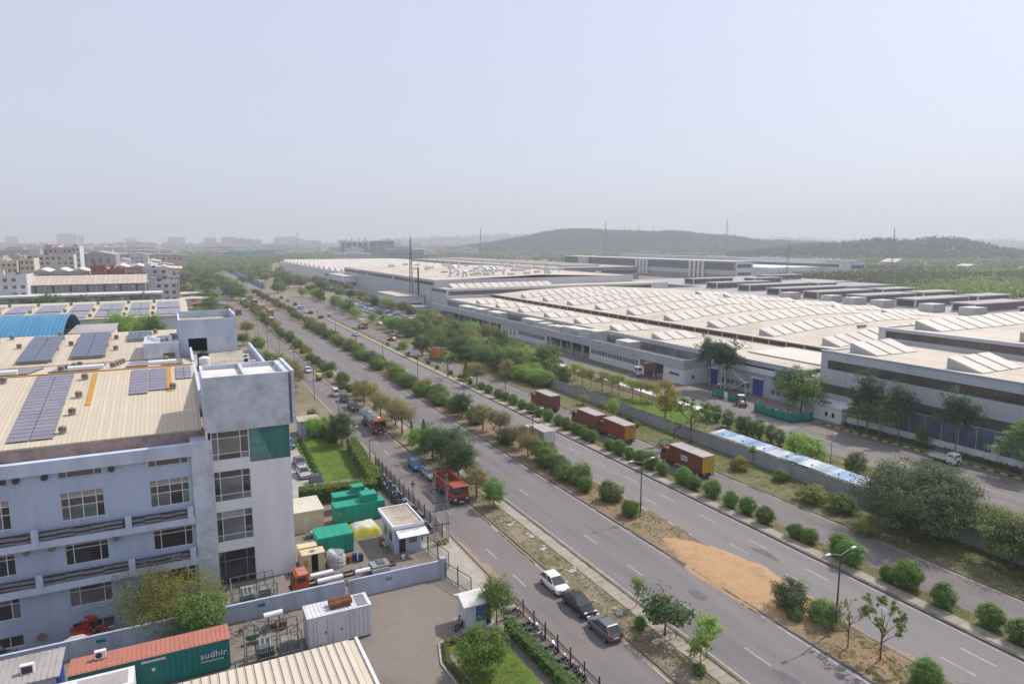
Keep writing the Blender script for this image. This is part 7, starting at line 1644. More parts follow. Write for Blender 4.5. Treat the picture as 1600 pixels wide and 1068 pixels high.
# median shrubs: the near ones set out singly, then a thick uneven row
MED = [(53.0, 30.6, 'round_bush', 2.7, 'round green bush at the bottom edge of the median'), (53.6, 40.9, 'loose_shrub', 2.6, 'green shrub at the foot of the nearest median lamp'), (52.9, 44.2, 'grey_shrub', 3.2, 'greyish shrub at the near end of the sand pile'), (51.6, 42.6, 'loose_shrub', 1.4, 'low shrub against the sand pile end')]
for x, y, kd, h, lab in MED: plant(kd, (x, y), lab, h, 1.0, kd, 'shrub')
plant('half_bare_tree', (53.1, 34.7), 'half-bare crooked tree on the median near the bottom edge', 5.0, 0.9, 'half_bare_tree'); plant('bare_tree', (52.2, 37.2), 'thin nearly leafless tree on the median', 4.0, 0.8, 'bare_tree')
r = random.Random(41); y = 66.0; k = 0
NEARM = [(52.6, 70.2, 'round_bush', 2.6), (53.4, 76, 'loose_shrub', 3.0), (52.0, 80.5, 'round_bush', 2.5), (53.2, 83.5, 'loose_shrub', 3.3), (51.9, 86, 'loose_shrub', 2.7), (53.0, 89, 'grey_shrub', 3.0), (52.6, 92.6, 'loose_shrub', 3.5), (53.6, 95.5, 'loose_shrub', 3.6), (52.2, 98.5, 'olive_tree', 4.4), (53.2, 103.5, 'olive_tree', 4.6), (52.0, 107, 'grey_shrub', 3.4), (53.3, 112, 'olive_tree', 5.2), (52.1, 117, 'olive_tree', 5.6), (53.0, 122, 'grey_shrub', 3.6), (52.4, 128, 'dense_tree', 5.4), (53.2, 133, 'loose_shrub', 3.6)]
for k, (x, y, kd, h) in enumerate(NEARM): plant(kd, (x, y), kd.replace('_', ' ') + ' on the median, ' + ordn(k) + ' beyond the second lamp', h, 1.05, kd, 'tree' if 'tree' in kd else 'shrub', 'median planting')
y = 137.0; k = 0
while y < 520:
    kd = r.choice(('loose_shrub', 'loose_shrub', 'loose_shrub', 'bright_shrub', 'grey_shrub', 'loose_shrub', 'olive_tree')) if y < 300 else r.choice(('loose_shrub', 'far_tree', 'far_olive'))
    h = r.uniform(2.7, 3.6) * (1.2 if 'tree' in kd or 'olive' in kd else 1.0)
    plant(kd, (r.uniform(51.2, 54.2), y), 'green median shrub in the continuous row, ' + ordn(k) + ' in the row', h, r.uniform(1.0, 1.3), 'median_shrub', 'shrub', 'continuous median shrub row'); k += 1
    y += r.uniform(2.6, 4.4) if y < 300 else r.uniform(6, 12)
# verge between left service road and carriageway
plant('sapling', (39.4, 51.3), 'slim sapling on the near verge left of the leathery tree', 3.5, 1.0, 'sapling', var=0); plant('round_bush', (37.4, 48.0), 'low green bush on the verge beside the grey hatchback', 1.4, 0.9, 'low_bush', 'bush')
plant('leathery_tree', (38.7, 46.0), 'small spreading tree with dark leathery leaves on the near verge', 4.4, 1.15, 'leathery_tree'); plant('sapling', (38.1, 40.6), 'feathery sapling on the near verge, left of the pair', 4.0, 1.2, 'sapling', var=1); plant('sapling', (39.7, 41.6), 'feathery sapling on the near verge, right of the pair', 4.3, 1.25, 'sapling', var=2)
plant('round_bush', (37.6, 40.2), 'weedy green bush at the foot of the feathery saplings', 1.1, 1.1, 'low_bush', 'bush')
VERGE = [(37.6, 81.0, 'round_tree', 4.4, 'round-headed dark green small tree near the tipper truck'), (36.9, 85.2, 'olive_tree', 4.8, 'thin olive tree beside the tipper truck cab'), (37.6, 93.5, 'dense_tree', 6.6, 'big dense green tree beyond the tipper truck'), (38.2, 99.0, 'dense_tree', 7.0, 'big dense green tree behind the blue hatchback'), (37.4, 104.5, 'dense_tree', 6.2, 'dense green tree behind the silver sedan'), (36.8, 109.2, 'bright_tree', 4.9, 'bright green bushy tree beside two dark conifers'), (37.9, 110.6, 'ashoka', 5.4, 'slim dark conifer on the verge, taller of the two'), (36.9, 114.2, 'ashoka', 4.4, 'slim dark conifer on the verge, shorter of the two'), (37.4, 121.5, 'olive_tree', 6.4, 'brownish spreading tree in front of the tanker truck'), (37.9, 127.5, 'olive_tree', 6.0, 'brownish tree behind the tanker truck'), (37.0, 134.5, 'olive_tree', 5.6, 'thin olive tree beyond the tanker truck'), (37.6, 141.5, 'yellow_tree', 6.6, 'rusty yellow tree rising over the verge'), (36.8, 147.5, 'olive_tree', 5.2, 'olive tree beside the rusty yellow tree'), (37.8, 153, 'mid_tree', 5.0, 'round green tree opposite the white sedan')]
for x, y, kd, h, lab in VERGE: plant(kd, (x, y), lab, h, 1.0, kd)
y = 158.0; k = 0
while y < 430:
    kd = r.choice(('loose_shrub', 'loose_shrub', 'round_bush', 'grey_shrub', 'bright_shrub', 'mid_tree', 'olive_tree')); h = r.uniform(2.0, 3.2) * (1.55 if 'tree' in kd else 1)
    plant(kd, (r.uniform(36.2, 39.0), y), 'shrub on the left verge, ' + ordn(k) + ' beyond the rusty yellow tree', h, 1.1, 'verge_shrub', 'shrub', 'left verge shrubs'); k += 1; y += r.uniform(4.2, 8.0)
rng0 = random.Random(19)
# left kerb side, along the office and beyond
plant('olive_tree', (24.6, 168), 'yellow-olive tree beyond the office stair block', 7.5, 1.15, 'olive_tree'); plant('olive_tree', (25.6, 182), 'olive tree farther along the left kerb', 6.8, 1.1, 'olive_tree'); plant('mid_tree', (23.0, 196), 'green tree beside the left kerb utility pole', 7.0, 1.1, 'mid_tree')
plant('olive_tree', (22.5, 160), 'dull olive bush behind the office stair block', 4.6, 1.0, 'olive_bush', 'bush')
plant('dense_tree', (25.6, 119.5), 'dense round tree at the lawn corner by the service road', 6.6, 0.85, 'dense_tree'); plant('bright_tree', (22.0, 126.2), 'light green small tree in front of the lawn hut', 4.4, 0.8, 'bright_tree'); plant('round_tree', (23.6, 137), 'clipped light green ball tree beyond the lawn hut', 3.2, 0.9, 'ball_tree')
for k in range(30):
    y = 205 + k * 6.2; x = rng0.uniform(9, 26); kd = rng0.choice(('mid_tree', 'olive_tree', 'dense_tree', 'loose_shrub', 'bright_tree')); plant(kd, (x, y), 'tree or shrub on the left forecourt strip, ' + ordn(k) + ' beyond the office', rng0.uniform(3.5, 7.0), 1.1, 'forecourt_tree', 'tree', 'forecourt trees beyond the office')
plant('mid_tree', (17.5, 385), 'green tree beside the blue-roofed shack', 9.0, 1.0, 'mid_tree')
plant('bright_tree', (-15.5, 236), 'leafy light green tree rising above the office roof', 15.6, 0.82, 'leafy_tree', var=0); plant('bright_tree', (-9.0, 238), 'second leafy light green tree above the office roof', 14.6, 0.80, 'leafy_tree', var=1); plant('dense_tree', (-5.6, 236), 'darker narrow tree at the right of the leafy pair', 14.8, 0.55, 'leafy_tree')
for k, (x, y, h) in enumerate(((-50, 372, 13.5), (-56, 373, 11), (-38, 373, 12), (-66, 371, 11), (-27, 373, 11), (-13, 374, 11.5), (-90, 372, 12))): plant('far_tree', (x, y), 'bushy tree before the pale-edged low range, ' + ordn(k) + ' of the group', h, 0.9, 'bushy_tree'); 
# round trees and hedges of the office yard
plant('acacia', (-2.6, 69.3), 'airy yellow-green acacia in front of the office facade', 8.6, 1.0, 'acacia', z=-2.5); plant('round_tree', (0.6, 64.3), 'dense dark green round bush tree at the boundary wall', 4.9, 1.05, 'dense_round_tree')
plant('round_tree', (21.4, 48.6), 'big round bright green tree on the cabin lawn', 4.5, 1.1, 'round_lawn_tree', var=1); plant('mid_tree', (25.6, 54.6), 'lumpy small tree beside the guard cabin', 5.4, 0.62, 'cabin_tree')
def hedge(pts, w_, h, label, seed, m_='leaf_hedge', dens=95, leaf=0.075, name='clipped_hedge'):
    t_ = thing(name, label, 'hedge', (pts[0][0], pts[0][1], 0.0)); rng = np.random.default_rng(seed); cs = []; o = Vector((pts[0][0], pts[0][1], 0))
    core = MB()
    for a, c in zip(pts[:-1], pts[1:]):
        a, c = Vector((a[0], a[1], 0)) - o, Vector((c[0], c[1], 0)) - o; d = c - a; L = d.length; d.normalize(); nn = Vector((-d.y, d.x, 0))
        n = int(L * (w_ + 2 * h) * dens / 14)
        for i in range(n):
            u = rng.random() * L; f = rng.random() * (w_ + 2 * h)
            if f < h: off, z = -w_ / 2, f
            elif f < h + w_: off, z = f - h - w_ / 2, h
            else: off, z = w_ / 2, f - h - w_
            p = a + d * u + nn * off * (0.93 + 0.1 * rng.random()); cs.append((p.x, p.y, max(0.08, z - 0.05 + 0.07 * rng.normal()), 0.8 + 0.5 * rng.random()))
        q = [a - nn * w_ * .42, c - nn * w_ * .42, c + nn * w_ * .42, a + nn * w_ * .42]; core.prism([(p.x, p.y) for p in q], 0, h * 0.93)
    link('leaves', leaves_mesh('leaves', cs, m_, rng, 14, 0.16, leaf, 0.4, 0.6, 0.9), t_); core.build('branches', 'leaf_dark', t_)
hedge([(14.0, 94.4), (24.6, 92.8)], 2.2, 2.3, 'thick clipped hedge across the yard behind the generators', 1); hedge([(25.0, 94.5), (26.6, 116.5)], 1.7, 2.2, 'clipped hedge along the service road beside the lawn', 2); hedge([(24.4, 121), (24.2, 131)], 1.5, 2.6, 'clipped hedge beyond the dense lawn-corner tree', 3)
hedge([(26.3, 53.4), (26.9, 40)], 1.1, 1.1, 'low dark green hedge beside the parked motorcycles', 4, 'leaf_bush'); hedge([(22.6, 53.9), (20.0, 53.6), (19.3, 51.0), (19.5, 47.5), (20.6, 43)], 0.45, 0.5, 'low yellow-green border hedge curving round the cabin lawn', 5, 'leaf_acacia')
hedge([(117.6, 6), (117.4, 88)], 1.2, 0.8, 'low dark hedge along the foot of the tall works', 7, 'leaf_dark', 45, 0.12)
for k in range(11): plant('round_bush', (18.5 + 0.12 * k * 0.6, 103.5 + k * 2.1), 'small ball bush along the drive edge of the lawn, ' + ordn(k) + ' from the hedge', 1.15, 1.0, 'ball_bush', 'bush', 'ball bushes along the lawn')
# border kerb of the cabin lawn
kb = MB(); pp = [(22.4, 54.5), (19.6, 54.1), (18.75, 51.2), (18.95, 47.3), (20.1, 42.5)]
for a, c in zip(pp[:-1], pp[1:]):
    d = Vector((c[0] - a[0], c[1] - a[1], 0)).normalized(); n_ = Vector((-d.y, d.x, 0)) * 0.09; kb.prism([(a[0] - n_.x, a[1] - n_.y), (c[0] - n_.x, c[1] - n_.y), (c[0] + n_.x, c[1] + n_.y), (a[0] + n_.x, a[1] + n_.y)], 0, 0.16)
struct('lawn_kerb', kb, 'concrete')
# right verge and compound
plant('big_ficus', (81.2, 49.8), 'very big grey-green spreading tree against the compound wall', 9.2, 1.1, 'big_spreading_tree'); plant('mid_tree', (81.5, 39.2), 'dark tree at the right edge beyond the big spreading tree', 7.0, 1.0, 'dark_edge_tree'); plant('dense_tree', (82.6, 36.0), 'grey-green tree cut by the right picture edge', 6.6, 1.1, 'edge_tree')
plant('half_bare_tree', (82.0, 92.2), 'half-bare leaning tree against the compound wall', 7.6, 1.15, 'half_bare_tree'); plant('bare_tree', (81.0, 95.5), 'leafless twiggy shrub at the compound wall foot', 3.0, 1.5, 'twiggy_shrub', 'shrub')
plant('yellow_tree', (88.5, 107.5), 'golden yellow tree standing inside the compound lawn', 9.2, 1.0, 'golden_tree')
plant('bright_shrub', (90.5, 75.0), 'big feathery light green shrub inside the compound', 5.2, 1.05, 'feathery_shrub', 'shrub')
for k, p in enumerate(((95.08, 103.78), (95.66, 101.82), (94.53, 97.58), (94.33, 94.14), (94.45, 92.62), (94.14, 90.86), (93.94, 89.1), (94.38, 86.62), (94.29, 84.48), (94.21, 81.56), (94.32, 114.36), (92.38, 67.45), (92.61, 68.99))): plant('cypress', (p[0] + 1.5, p[1]), 'dark small conifer behind the blue sheet canopy, ' + ordn(k) + ' of the line', PR.uniform(3.2, 4.2), 1.25, 'small_conifer', 'tree', 'small conifers behind the canopy')
for k, (p, kd, h, wd) in enumerate((((79.08, 77.44), 'yellow_shrub', 2.4, 1.0), ((83.3, 78.87), 'sapling', 3.4, 1.0), ((78.27, 62.76), 'yellow_shrub', 2.6, 1.3), ((78.88, 58.63), 'loose_shrub', 2.6, 1.2), ((81.04, 70.88), 'loose_shrub', 2.0, 1.0), ((79.71, 105.49), 'loose_shrub', 1.5, 1.0), ((81.11, 109.08), 'grey_shrub', 1.6, 1.3), ((80.63, 125.78), 'olive_tree', 2.4, 1.2), ((80.31, 118.21), 'olive_tree', 2.6, 1.2), ((80.22, 114.06), 'bright_tree', 4.0, 0.7), ((64.91, 168.49), 'half_bare_tree', 6.5, 1.2), ((67.53, 155.24), 'olive_tree', 6.2, 1.0), ((72.38, 148.58), 'half_bare_tree', 4.6, 1.1), ((67.56, 162.41), 'ashoka', 5.5, 1.3), ((70.85, 206.42), 'dense_tree', 6.8, 1.1), ((75.15, 52.53), 'yellow_shrub', 2.0, 1.0), ((79.17, 141.94), 'half_bare_tree', 3.6, 1.0), ((69.39, 221.98), 'bright_shrub', 2.8, 1.1), ((70.24, 210.99), 'half_bare_tree', 4.0, 1.0))):
    plant(kd, p, kd.replace('_', ' ') + ' on the right-hand verge, ' + ordn(k) + ' of the mixed verge plants', h, wd, 'verge_' + ('tree' if 'tree' in kd or kd in ('sapling', 'ashoka') else 'shrub'), 'tree' if 'tree' in kd or kd in ('sapling', 'ashoka') else 'shrub', 'mixed plants on the right verge')
# shade trees before the works
for x, y, kd, h, wd, lab in ((117.6, 126.3, 'tall_dark_tree', 13.2, 1.0, 'tall dark tree on bare trunks beside the first blue shutter'), (118.4, 121.5, 'tall_dark_tree', 13.0, 1.0, 'tall dark tree right beside the first one at the stair'), (116.0, 97.4, 'mid_tree', 10.5, 0.95, 'big dark green tree at the corner of the tall works'), (115.2, 100.0, 'tall_dark_tree', 10.0, 1.0, 'dark tree behind the green shade net'), (116.6, 82.5, 'tall_dark_tree', 11.6, 1.0, 'dark blue-green tree before the tall works, left of the tiered tree'), (115.9, 79.5, 'layered_tree', 8.2, 0.95, 'tiered light green tree with flat spreading layers'), (116.7, 76.5, 'tall_dark_tree', 10.8, 0.8, 'dark tree just right of the tiered tree'), (116.5, 84.6, 'layered_tree', 6.8, 0.7, 'smaller tiered tree beside the white block'), (116.6, 66.2, 'tall_dark_tree', 11.2, 1.0, 'lone dark drooping tree before the tall works'), (116.2, 55.6, 'layered_tree', 8.6, 0.9, 'tiered light green tree at the right picture edge'), (116.8, 72.0, 'mid_tree', 4.4, 0.6, 'small shaded tree under the dark trees')):
    plant(kd, (x, y), lab, h, wd, kd if kd != 'tall_dark_tree' else 'tall_tree')
# pale small trees along the works path
for k, p in enumerate(((92, 151.15), (89.96, 144.05), (90.05, 140.6), (90.72, 136.17), (91.6, 133.36), (91.92, 130.89), (92.27, 126.26), (92.45, 123.32), (94.02, 121.15), (92.26, 176.38), (91.85, 181.45), (93.32, 171.2), (93.84, 167.56))): plant('pale_tree' if k < 9 else 'bare_tree', (p[0] + 2.0, p[1]), ('pale green small tree' if k < 9 else 'leafless grey small tree') + ' along the works path, ' + ordn(k) + ' of the line', PR.uniform(4.4, 5.4), 1.05, 'path_tree', 'tree', 'small trees along the works path')
for k, p in enumerate(((87.08, 191.51), (87.22, 182.52), (92.54, 181.1), (89.09, 164.54), (88.71, 156.62), (89.28, 152.5), (90.26, 149.23), (88.27, 147.52), (87.08, 202.59))): plant('cypress', p, 'dark conifer inside the compound wall, ' + ordn(k) + ' of the far line', PR.uniform(4.4, 6.0), 1.2, 'conifer', 'tree', 'conifers inside the compound wall')
for k, p in enumerate(((80.26, 160.83), (81.32, 158.37), (81.72, 154.41), (82.11, 150.59), (82.72, 147.66), (84.67, 162.61), (85.64, 158.15))): plant('bright_shrub', p, 'bright green shrub mass behind the wall, ' + ordn(k) + ' of the mass', 4.0, 1.3, 'bright_shrub', 'shrub', 'bright shrubs behind the wall')
# thicket between the far service road and the works
rng = random.Random(61); k = 0
while k < 70:
    x, y = rng.uniform(78, 101), rng.uniform(158, 262)
    if x > 96 and y < 200: continue
    kd = rng.choice(('mid_tree', 'mid_tree', 'bright_tree', 'dense_tree', 'mid_tree', 'olive_tree')); plant(kd, (x, y), 'tree in the green thicket before the docks, ' + ordn(k) + ' of the thicket', rng.uniform(5.2, 8.0), rng.uniform(0.9, 1.15), 'thicket_tree', 'tree', 'thicket before the docks'); k += 1
for k in range(46):
    y = 262 + k * 4.6; x = rng.uniform(77, 87) if k % 2 else rng.uniform(100.5, 106)
    plant(rng.choice(('mid_tree', 'dense_tree', 'olive_tree', 'bright_tree')), (x, y), 'tree edging the works car park, ' + ordn(k) + ' of the edging', rng.uniform(4.5, 7.0), 1.0, 'car_park_tree', 'tree', 'trees edging the car park')
k = 0
for k in range(80):
    y = rng.uniform(440, 1000); x = rng.uniform(64, 112) if k % 2 else rng.uniform(4, 40)
    if 26 < x < 36: x -= 12
    plant(rng.choice(('far_tree', 'far_tree', 'far_olive')), (x, y), 'roadside tree far up the road, ' + ordn(k) + ' of the far trees', rng.uniform(6, 10), 1.15, 'roadside_tree', 'tree', 'far roadside trees')
for k, (x, y, h) in enumerate(((38, 455, 9), (34, 470, 10), (37.5, 490, 9), (38.5, 520, 10), (37, 548, 9), (38.2, 580, 10), (37, 620, 9), (24, 520, 11), (20, 560, 11), (26, 610, 12), (12, 640, 12), (30, 660, 11), (-2, 700, 12), (22, 740, 12), (56, 640, 7), (100, 520, 9), (92, 560, 10))): plant('far_tree', (x, y), 'large dark tree crowding the far left roadside, ' + ordn(k) + ' of these', h, 1.25, 'roadside_tree', 'tree', 'large dark roadside trees')

# undergrowth, weeds and stones: nobody could count these
def scatter(name, label, cat, n, xr, yr, m_, per, cr, leaf, seed, z=0.12, keep=None, up=0.7, flat=0.6):
    rng_ = np.random.default_rng(seed); cs = []
    while len(cs) < n:
        x = xr[0] + (xr[1] - xr[0]) * rng_.random(); y = yr[0] + (yr[1] - yr[0]) * rng_.random() ** 1.5
        if mnoise.noise(Vector((x * 0.35, y * 0.12, seed))) < rng_.random() * 0.5 - 0.25: continue
        if keep and not keep(x, y): continue
        cs.append((x, y, z + 0.05, 0.4 + 0.9 * rng_.random()))
    return tag(link(name, leaves_mesh(name, cs, m_, rng_, per, cr, leaf, up, 0.35, flat)), label, cat, kind='stuff')
nosand = lambda x, y: not (40.5 < y < 62 and 49 < x < 56.5)
scatter('verge_grass', 'patchy dry and green grass on the left verge', 'grass', 1500, (35.5, 38.2), (26, 250), 'leaf_weed', 12, 0.28, 0.07, 1); scatter('path_grass', 'grass edging the left footpath', 'grass', 900, (39.72, 40.0), (26, 250), 'leaf_weed', 9, 0.16, 0.06, 2)
scatter('median_grass', 'dry grass and weeds on the median', 'grass', 2600, (50.0, 55.2), (26, 330), 'leaf_weed', 12, 0.30, 0.07, 3, keep=nosand); scatter('median_weeds', 'low green weeds on the near median', 'weeds', 500, (50.1, 55.1), (26, 100), 'leaf_mid', 22, 0.32, 0.07, 13, keep=nosand); scatter('inner_verge_grass', 'grass around the round bushes', 'grass', 1500, (65.9, 68.0), (26, 300), 'leaf_weed', 10, 0.26, 0.07, 4)
scatter('outer_verge_grass', 'rough green grass along the compound wall', 'grass', 4200, (75.6, 83.3), (26, 300), 'leaf_weed', 12, 0.36, 0.085, 5); scatter('outer_verge_weeds', 'green weeds along the compound wall', 'weeds', 900, (78, 83.3), (40, 260), 'leaf_mid', 24, 0.5, 0.09, 6)
scatter('compound_grass', 'grass and scrub inside the compound', 'grass', 2600, (84, 99.5), (60, 330), 'leaf_weed', 12, 0.5, 0.11, 7); scatter('lawn_grass', 'clipped grass blades of the office lawn', 'grass', 1800, (18.1, 25.2), (101.6, 127), 'leaf_hedge', 10, 0.3, 0.05, 8, 0.03); scatter('cabin_grass', 'grass of the cabin lawn', 'grass', 900, (20.3, 25.8), (40, 53.4), 'leaf_weed', 12, 0.3, 0.05, 9, 0.03); scatter('works_lawn_grass', 'bright grass of the works lawn', 'grass', 1500, (86, 97.5), (104, 127), 'leaf_bright', 10, 0.4, 0.08, 10, 0.03)
def stones(name, label, n, xr, yr, smin, smax, m_, seed, z=0.11, keep=None):
    r_ = random.Random(seed); b = MB()
    while n > 0:
        x, y = r_.uniform(*xr), yr[0] + (yr[1] - yr[0]) * r_.random() ** 1.4
        if keep and not keep(x, y): continue
        s_ = r_.uniform(smin, smax); P = [(x + s_ * i * r_.uniform(.6, 1.1), y + s_ * j * r_.uniform(.6, 1.1), z + (s_ * r_.uniform(.4, .9) if q else -0.02)) for q in (0, 1) for i, j in ((-1, -1), (1, -1), (1, 1), (-1, 1))]; b.hexa(P); n -= 1
    return tag(b.build(name, m_), label, 'stones', kind='stuff')
stones('verge_rubble', 'broken stones and rubble strewn on the near verge', 700, (35.6, 38.2), (28, 120), 0.02, 0.075, 'verge_soil', 1); stones('median_rubble', 'clods and stones strewn on the median', 600, (50.1, 55.1), (26, 110), 0.02, 0.09, 'median_soil', 2); stones('litter', 'scraps of pale litter along the verges', 70, (35.6, 38.2), (28, 130), 0.03, 0.09, 'frame_white', 3); stones('sand_clods', 'clods scattered over the builder sand', 120, (50.6, 54.8), (43, 60), 0.03, 0.08, 'sand', 4, 0.2); stones('outer_litter', 'fallen leaves and litter under the big tree', 500, (76, 83), (28, 60), 0.03, 0.1, 'stone_rubble', 5)
for k, (x, y, a) in enumerate(((37.0, 74.6, 0.2), (37.4, 66.6, 0.5), (37.6, 60.4, 0.1), (37.2, 51.0, 0.9), (37.3, 45.5, 0.4), (37.8, 70.3, 1.2))):
    t_ = thing('loose_slab', 'loose broken paving slab on the near verge, ' + ordn(k) + ' up the verge', 'slab', (x, y, 0.1), a, 'loose slabs on the near verge')
    MB().prism([(-0.5, -0.3), (0.4, -0.35), (0.55, 0.2), (-0.1, 0.4), (-0.5, 0.25)], 0, 0.09).build('slab_piece', 'concrete', t_); MB().prism([(0.5, 0.3), (1.0, 0.2), (1.1, 0.6), (0.6, 0.75)], 0.0, 0.07).build('slab_piece', 'concrete', t_)

# ---------------------------------------------------------------- older industrial blocks beyond the office, left of the road
corrugated('vault_blue', (0.045, 0.20, 0.36), (0.02, 0.10, 0.20), 0.9, 0, (0.08, 0.25, 0.42), 0.4, 0.45, 0.0, 0.06, 0.14, 0.1)
corrugated('roof_tan_far', (0.50, 0.43, 0.345), (0.30, 0.25, 0.20), 2.2, 0, (0.36, 0.30, 0.24), 0.5, 0.7, 0.0, 0.05, 0.12, 0.08)
weathered('town_grey', (0.32, 0.32, 0.345), (0.21, 0.20, 0.205), 0.6, 0.15, 0.9, streak=True); weathered('town_white', (0.58, 0.57, 0.57), (0.36, 0.34, 0.33), 0.7, 0.15, 0.9, streak=True); weathered('town_cream', (0.60, 0.55, 0.42), (0.42, 0.37, 0.27), 0.6, 0.15, 0.9, streak=True)
weathered('town_pink', (0.50, 0.40, 0.36), (0.36, 0.28, 0.26), 0.6, 0.15, 0.9, streak=True); weathered('town_pale', (0.52, 0.50, 0.49), (0.36, 0.34, 0.33), 0.6, 0.1, 0.9); weathered('town_teal', (0.13, 0.30, 0.34), (0.09, 0.22, 0.26), 0.5, 0.05, 0.7); weathered('town_blue', (0.09, 0.19, 0.34), (0.04, 0.1, 0.25), 0.5, 0.2, 0.6)
sr = thing('solar_roof_works', 'tan-roofed works with long rows of grey solar panels behind the office block', 'building', (-25, 262, 0))
MB().box(-90, 4.6, 262, 262.4, 0, 10.9).box(4.2, 4.6, 262.4, 340, 0, 10.9).build('wall', 'town_white', sr, W=True)
MB().profile([(261.5, 11.0), (301, 12.9), (340, 10.8), (340, 10.5), (301, 12.6), (261.5, 10.7)], -90, 5.0).build('roof', 'roof_tan', sr, W=True)
zs = lambda y: 11.0 + 1.9 * (y - 261.5) / 39.5
x = -88; k = 0
while x < 2:
    wv = 7.6 if k % 2 else 6.2
    for y0, y1 in ((264, 279), (281, 299)):
        a = MB().box(x, x + wv, y0, y1, zs(y0) - 0.1, zs(y0)).build('solar_array', 'galvanised', sr, W=True); a.hide_render = False
        for j in range(2): MB().hexa([(x + j * wv / 2 + .06, y0, zs(y0) + 0.2), (x + (j + 1) * wv / 2 - .06, y0, zs(y0) + 0.2), (x + (j + 1) * wv / 2 - .06, y1, zs(y1) + 0.2), (x + j * wv / 2 + .06, y1, zs(y1) + 0.2), (x + j * wv / 2 + .06, y0, zs(y0) + 0.28), (x + (j + 1) * wv / 2 - .06, y0, zs(y0) + 0.28), (x + (j + 1) * wv / 2 - .06, y1, zs(y1) + 0.28), (x + j * wv / 2 + .06, y1, zs(y1) + 0.28)]).build('solar_panel', 'solar_cell', a, W=True)
    for y in (266, 280, 298): v_ = link('roof_ventilator', vb, sr, (x - 1.2 + 25, y - 262, zs(y)), 0, 1.5); link('turbine', vtm, v_)
    x += wv + 2.4; k += 1
# blue barrel-vault shed
bv = thing('blue_vault_shed', 'shed under a bright blue ribbed barrel roof behind the office roof', 'shed', (-50, 205, 0)); N = 18
arc = [(186 + 46 * i / N, 11.4 + 6.0 * math.sin(math.pi * i / N) ** 0.85) for i in range(N + 1)]
for i in range(62):
    x0 = -92 + i * 1.1; d = 0.06 * (i % 2)
    MB().profile([(u, z + d) for u, z in arc] + [(u, z - 0.15) for u, z in reversed(arc)], x0, x0 + 1.1).build('roof_sheet', 'vault_blue', bv, W=True)
MB().box(-92, -23.6, 186, 186.3, 0, 11.5).box(-92, -23.6, 231.7, 232, 0, 11.5).build('wall', 'town_white', bv, W=True)
MB().prism([(-23.9, 186.3), (-23.6, 186.3), (-23.6, 231.7), (-23.9, 231.7)], 0, 11.4).build('wall', 'town_white', bv, W=True)
t_ = thing('low_link_block', 'low pale block with a blue shutter left of the leafy tree', 'building', (-20, 200, 0)); MB().box(-23, -14, 196, 216, 0, 13.5).build('wall', 'town_white', t_, W=True); MB().box(-23.4, -13.6, 195.6, 216.4, 13.5, 13.9).build('roof', 'roof_grey', t_, W=True); MB().box(-20.5, -15, 195.9, 196, 10.5, 12.6).build('shutter', 'town_blue', t_, W=True)
# long grey hall with dark pilasters
lg = thing('pilaster_hall', 'long grey hall with dark upright stripes and a sloping tan roof', 'building', (-37, 400, 0))
MB().box(-63, -11.6, 400, 430, 0, 15.2).build('wall', 'town_grey', lg, W=True)
for k in range(26): x = -63.6 + k * 2.03; MB().hexa([(x, 399, 15.1), (x + 2.0, 399, 15.1), (x + 2.0, 417, 18.9), (x, 417, 18.9), (x, 399, 15.3), (x + 2.0, 399, 15.3), (x + 2.0, 417, 19.1), (x, 417, 19.1)]).build('roof_sheet', 'roof_tan_far', lg, W=True)
MB().box(-60, -11.5, 417, 418.2, 18.9, 19.6).build('ridge', 'rust_dark', lg, W=True)
for k in range(7): x = -59.3 + k * 7.2; MB().box(x, x + 0.9, 399.8, 400, 11.3, 15.1).build('pilaster', 'band_brown', lg, W=True); MB().box(x + 4.0, x + 4.2, 399.85, 400, 11.3, 15.1).build('downpipe', 'town_white', lg, W=True)
for x in (-25, -17.5): MB().ball((x, 399.5, 13.6), 0.6, 0.4, 0.6, 8, 5).build('wall_lamp', 'frame_white', lg, W=True)
t_ = thing('front_range', 'pale-edged low range standing before the pilaster hall', 'building', (-36, 378, 0)); MB().box(-95, -4.5, 378, 392, 0, 10.6).build('wall', 'town_grey', t_, W=True); MB().box(-96, -4, 377, 393, 10.6, 11.5).build('roof_slab', 'town_white', t_, W=True)
for k in range(16): x = -70 + k * 4; MB().box(x, x + 1.4, 377.9, 378, 2, 10).build('bay_opening', 'band_brown' if k % 3 else 'town_white', t_, W=True)
MB().box(-88, -80, 377.8, 378, 2, 10).build('blue_sheet', 'town_blue', t_, W=True)
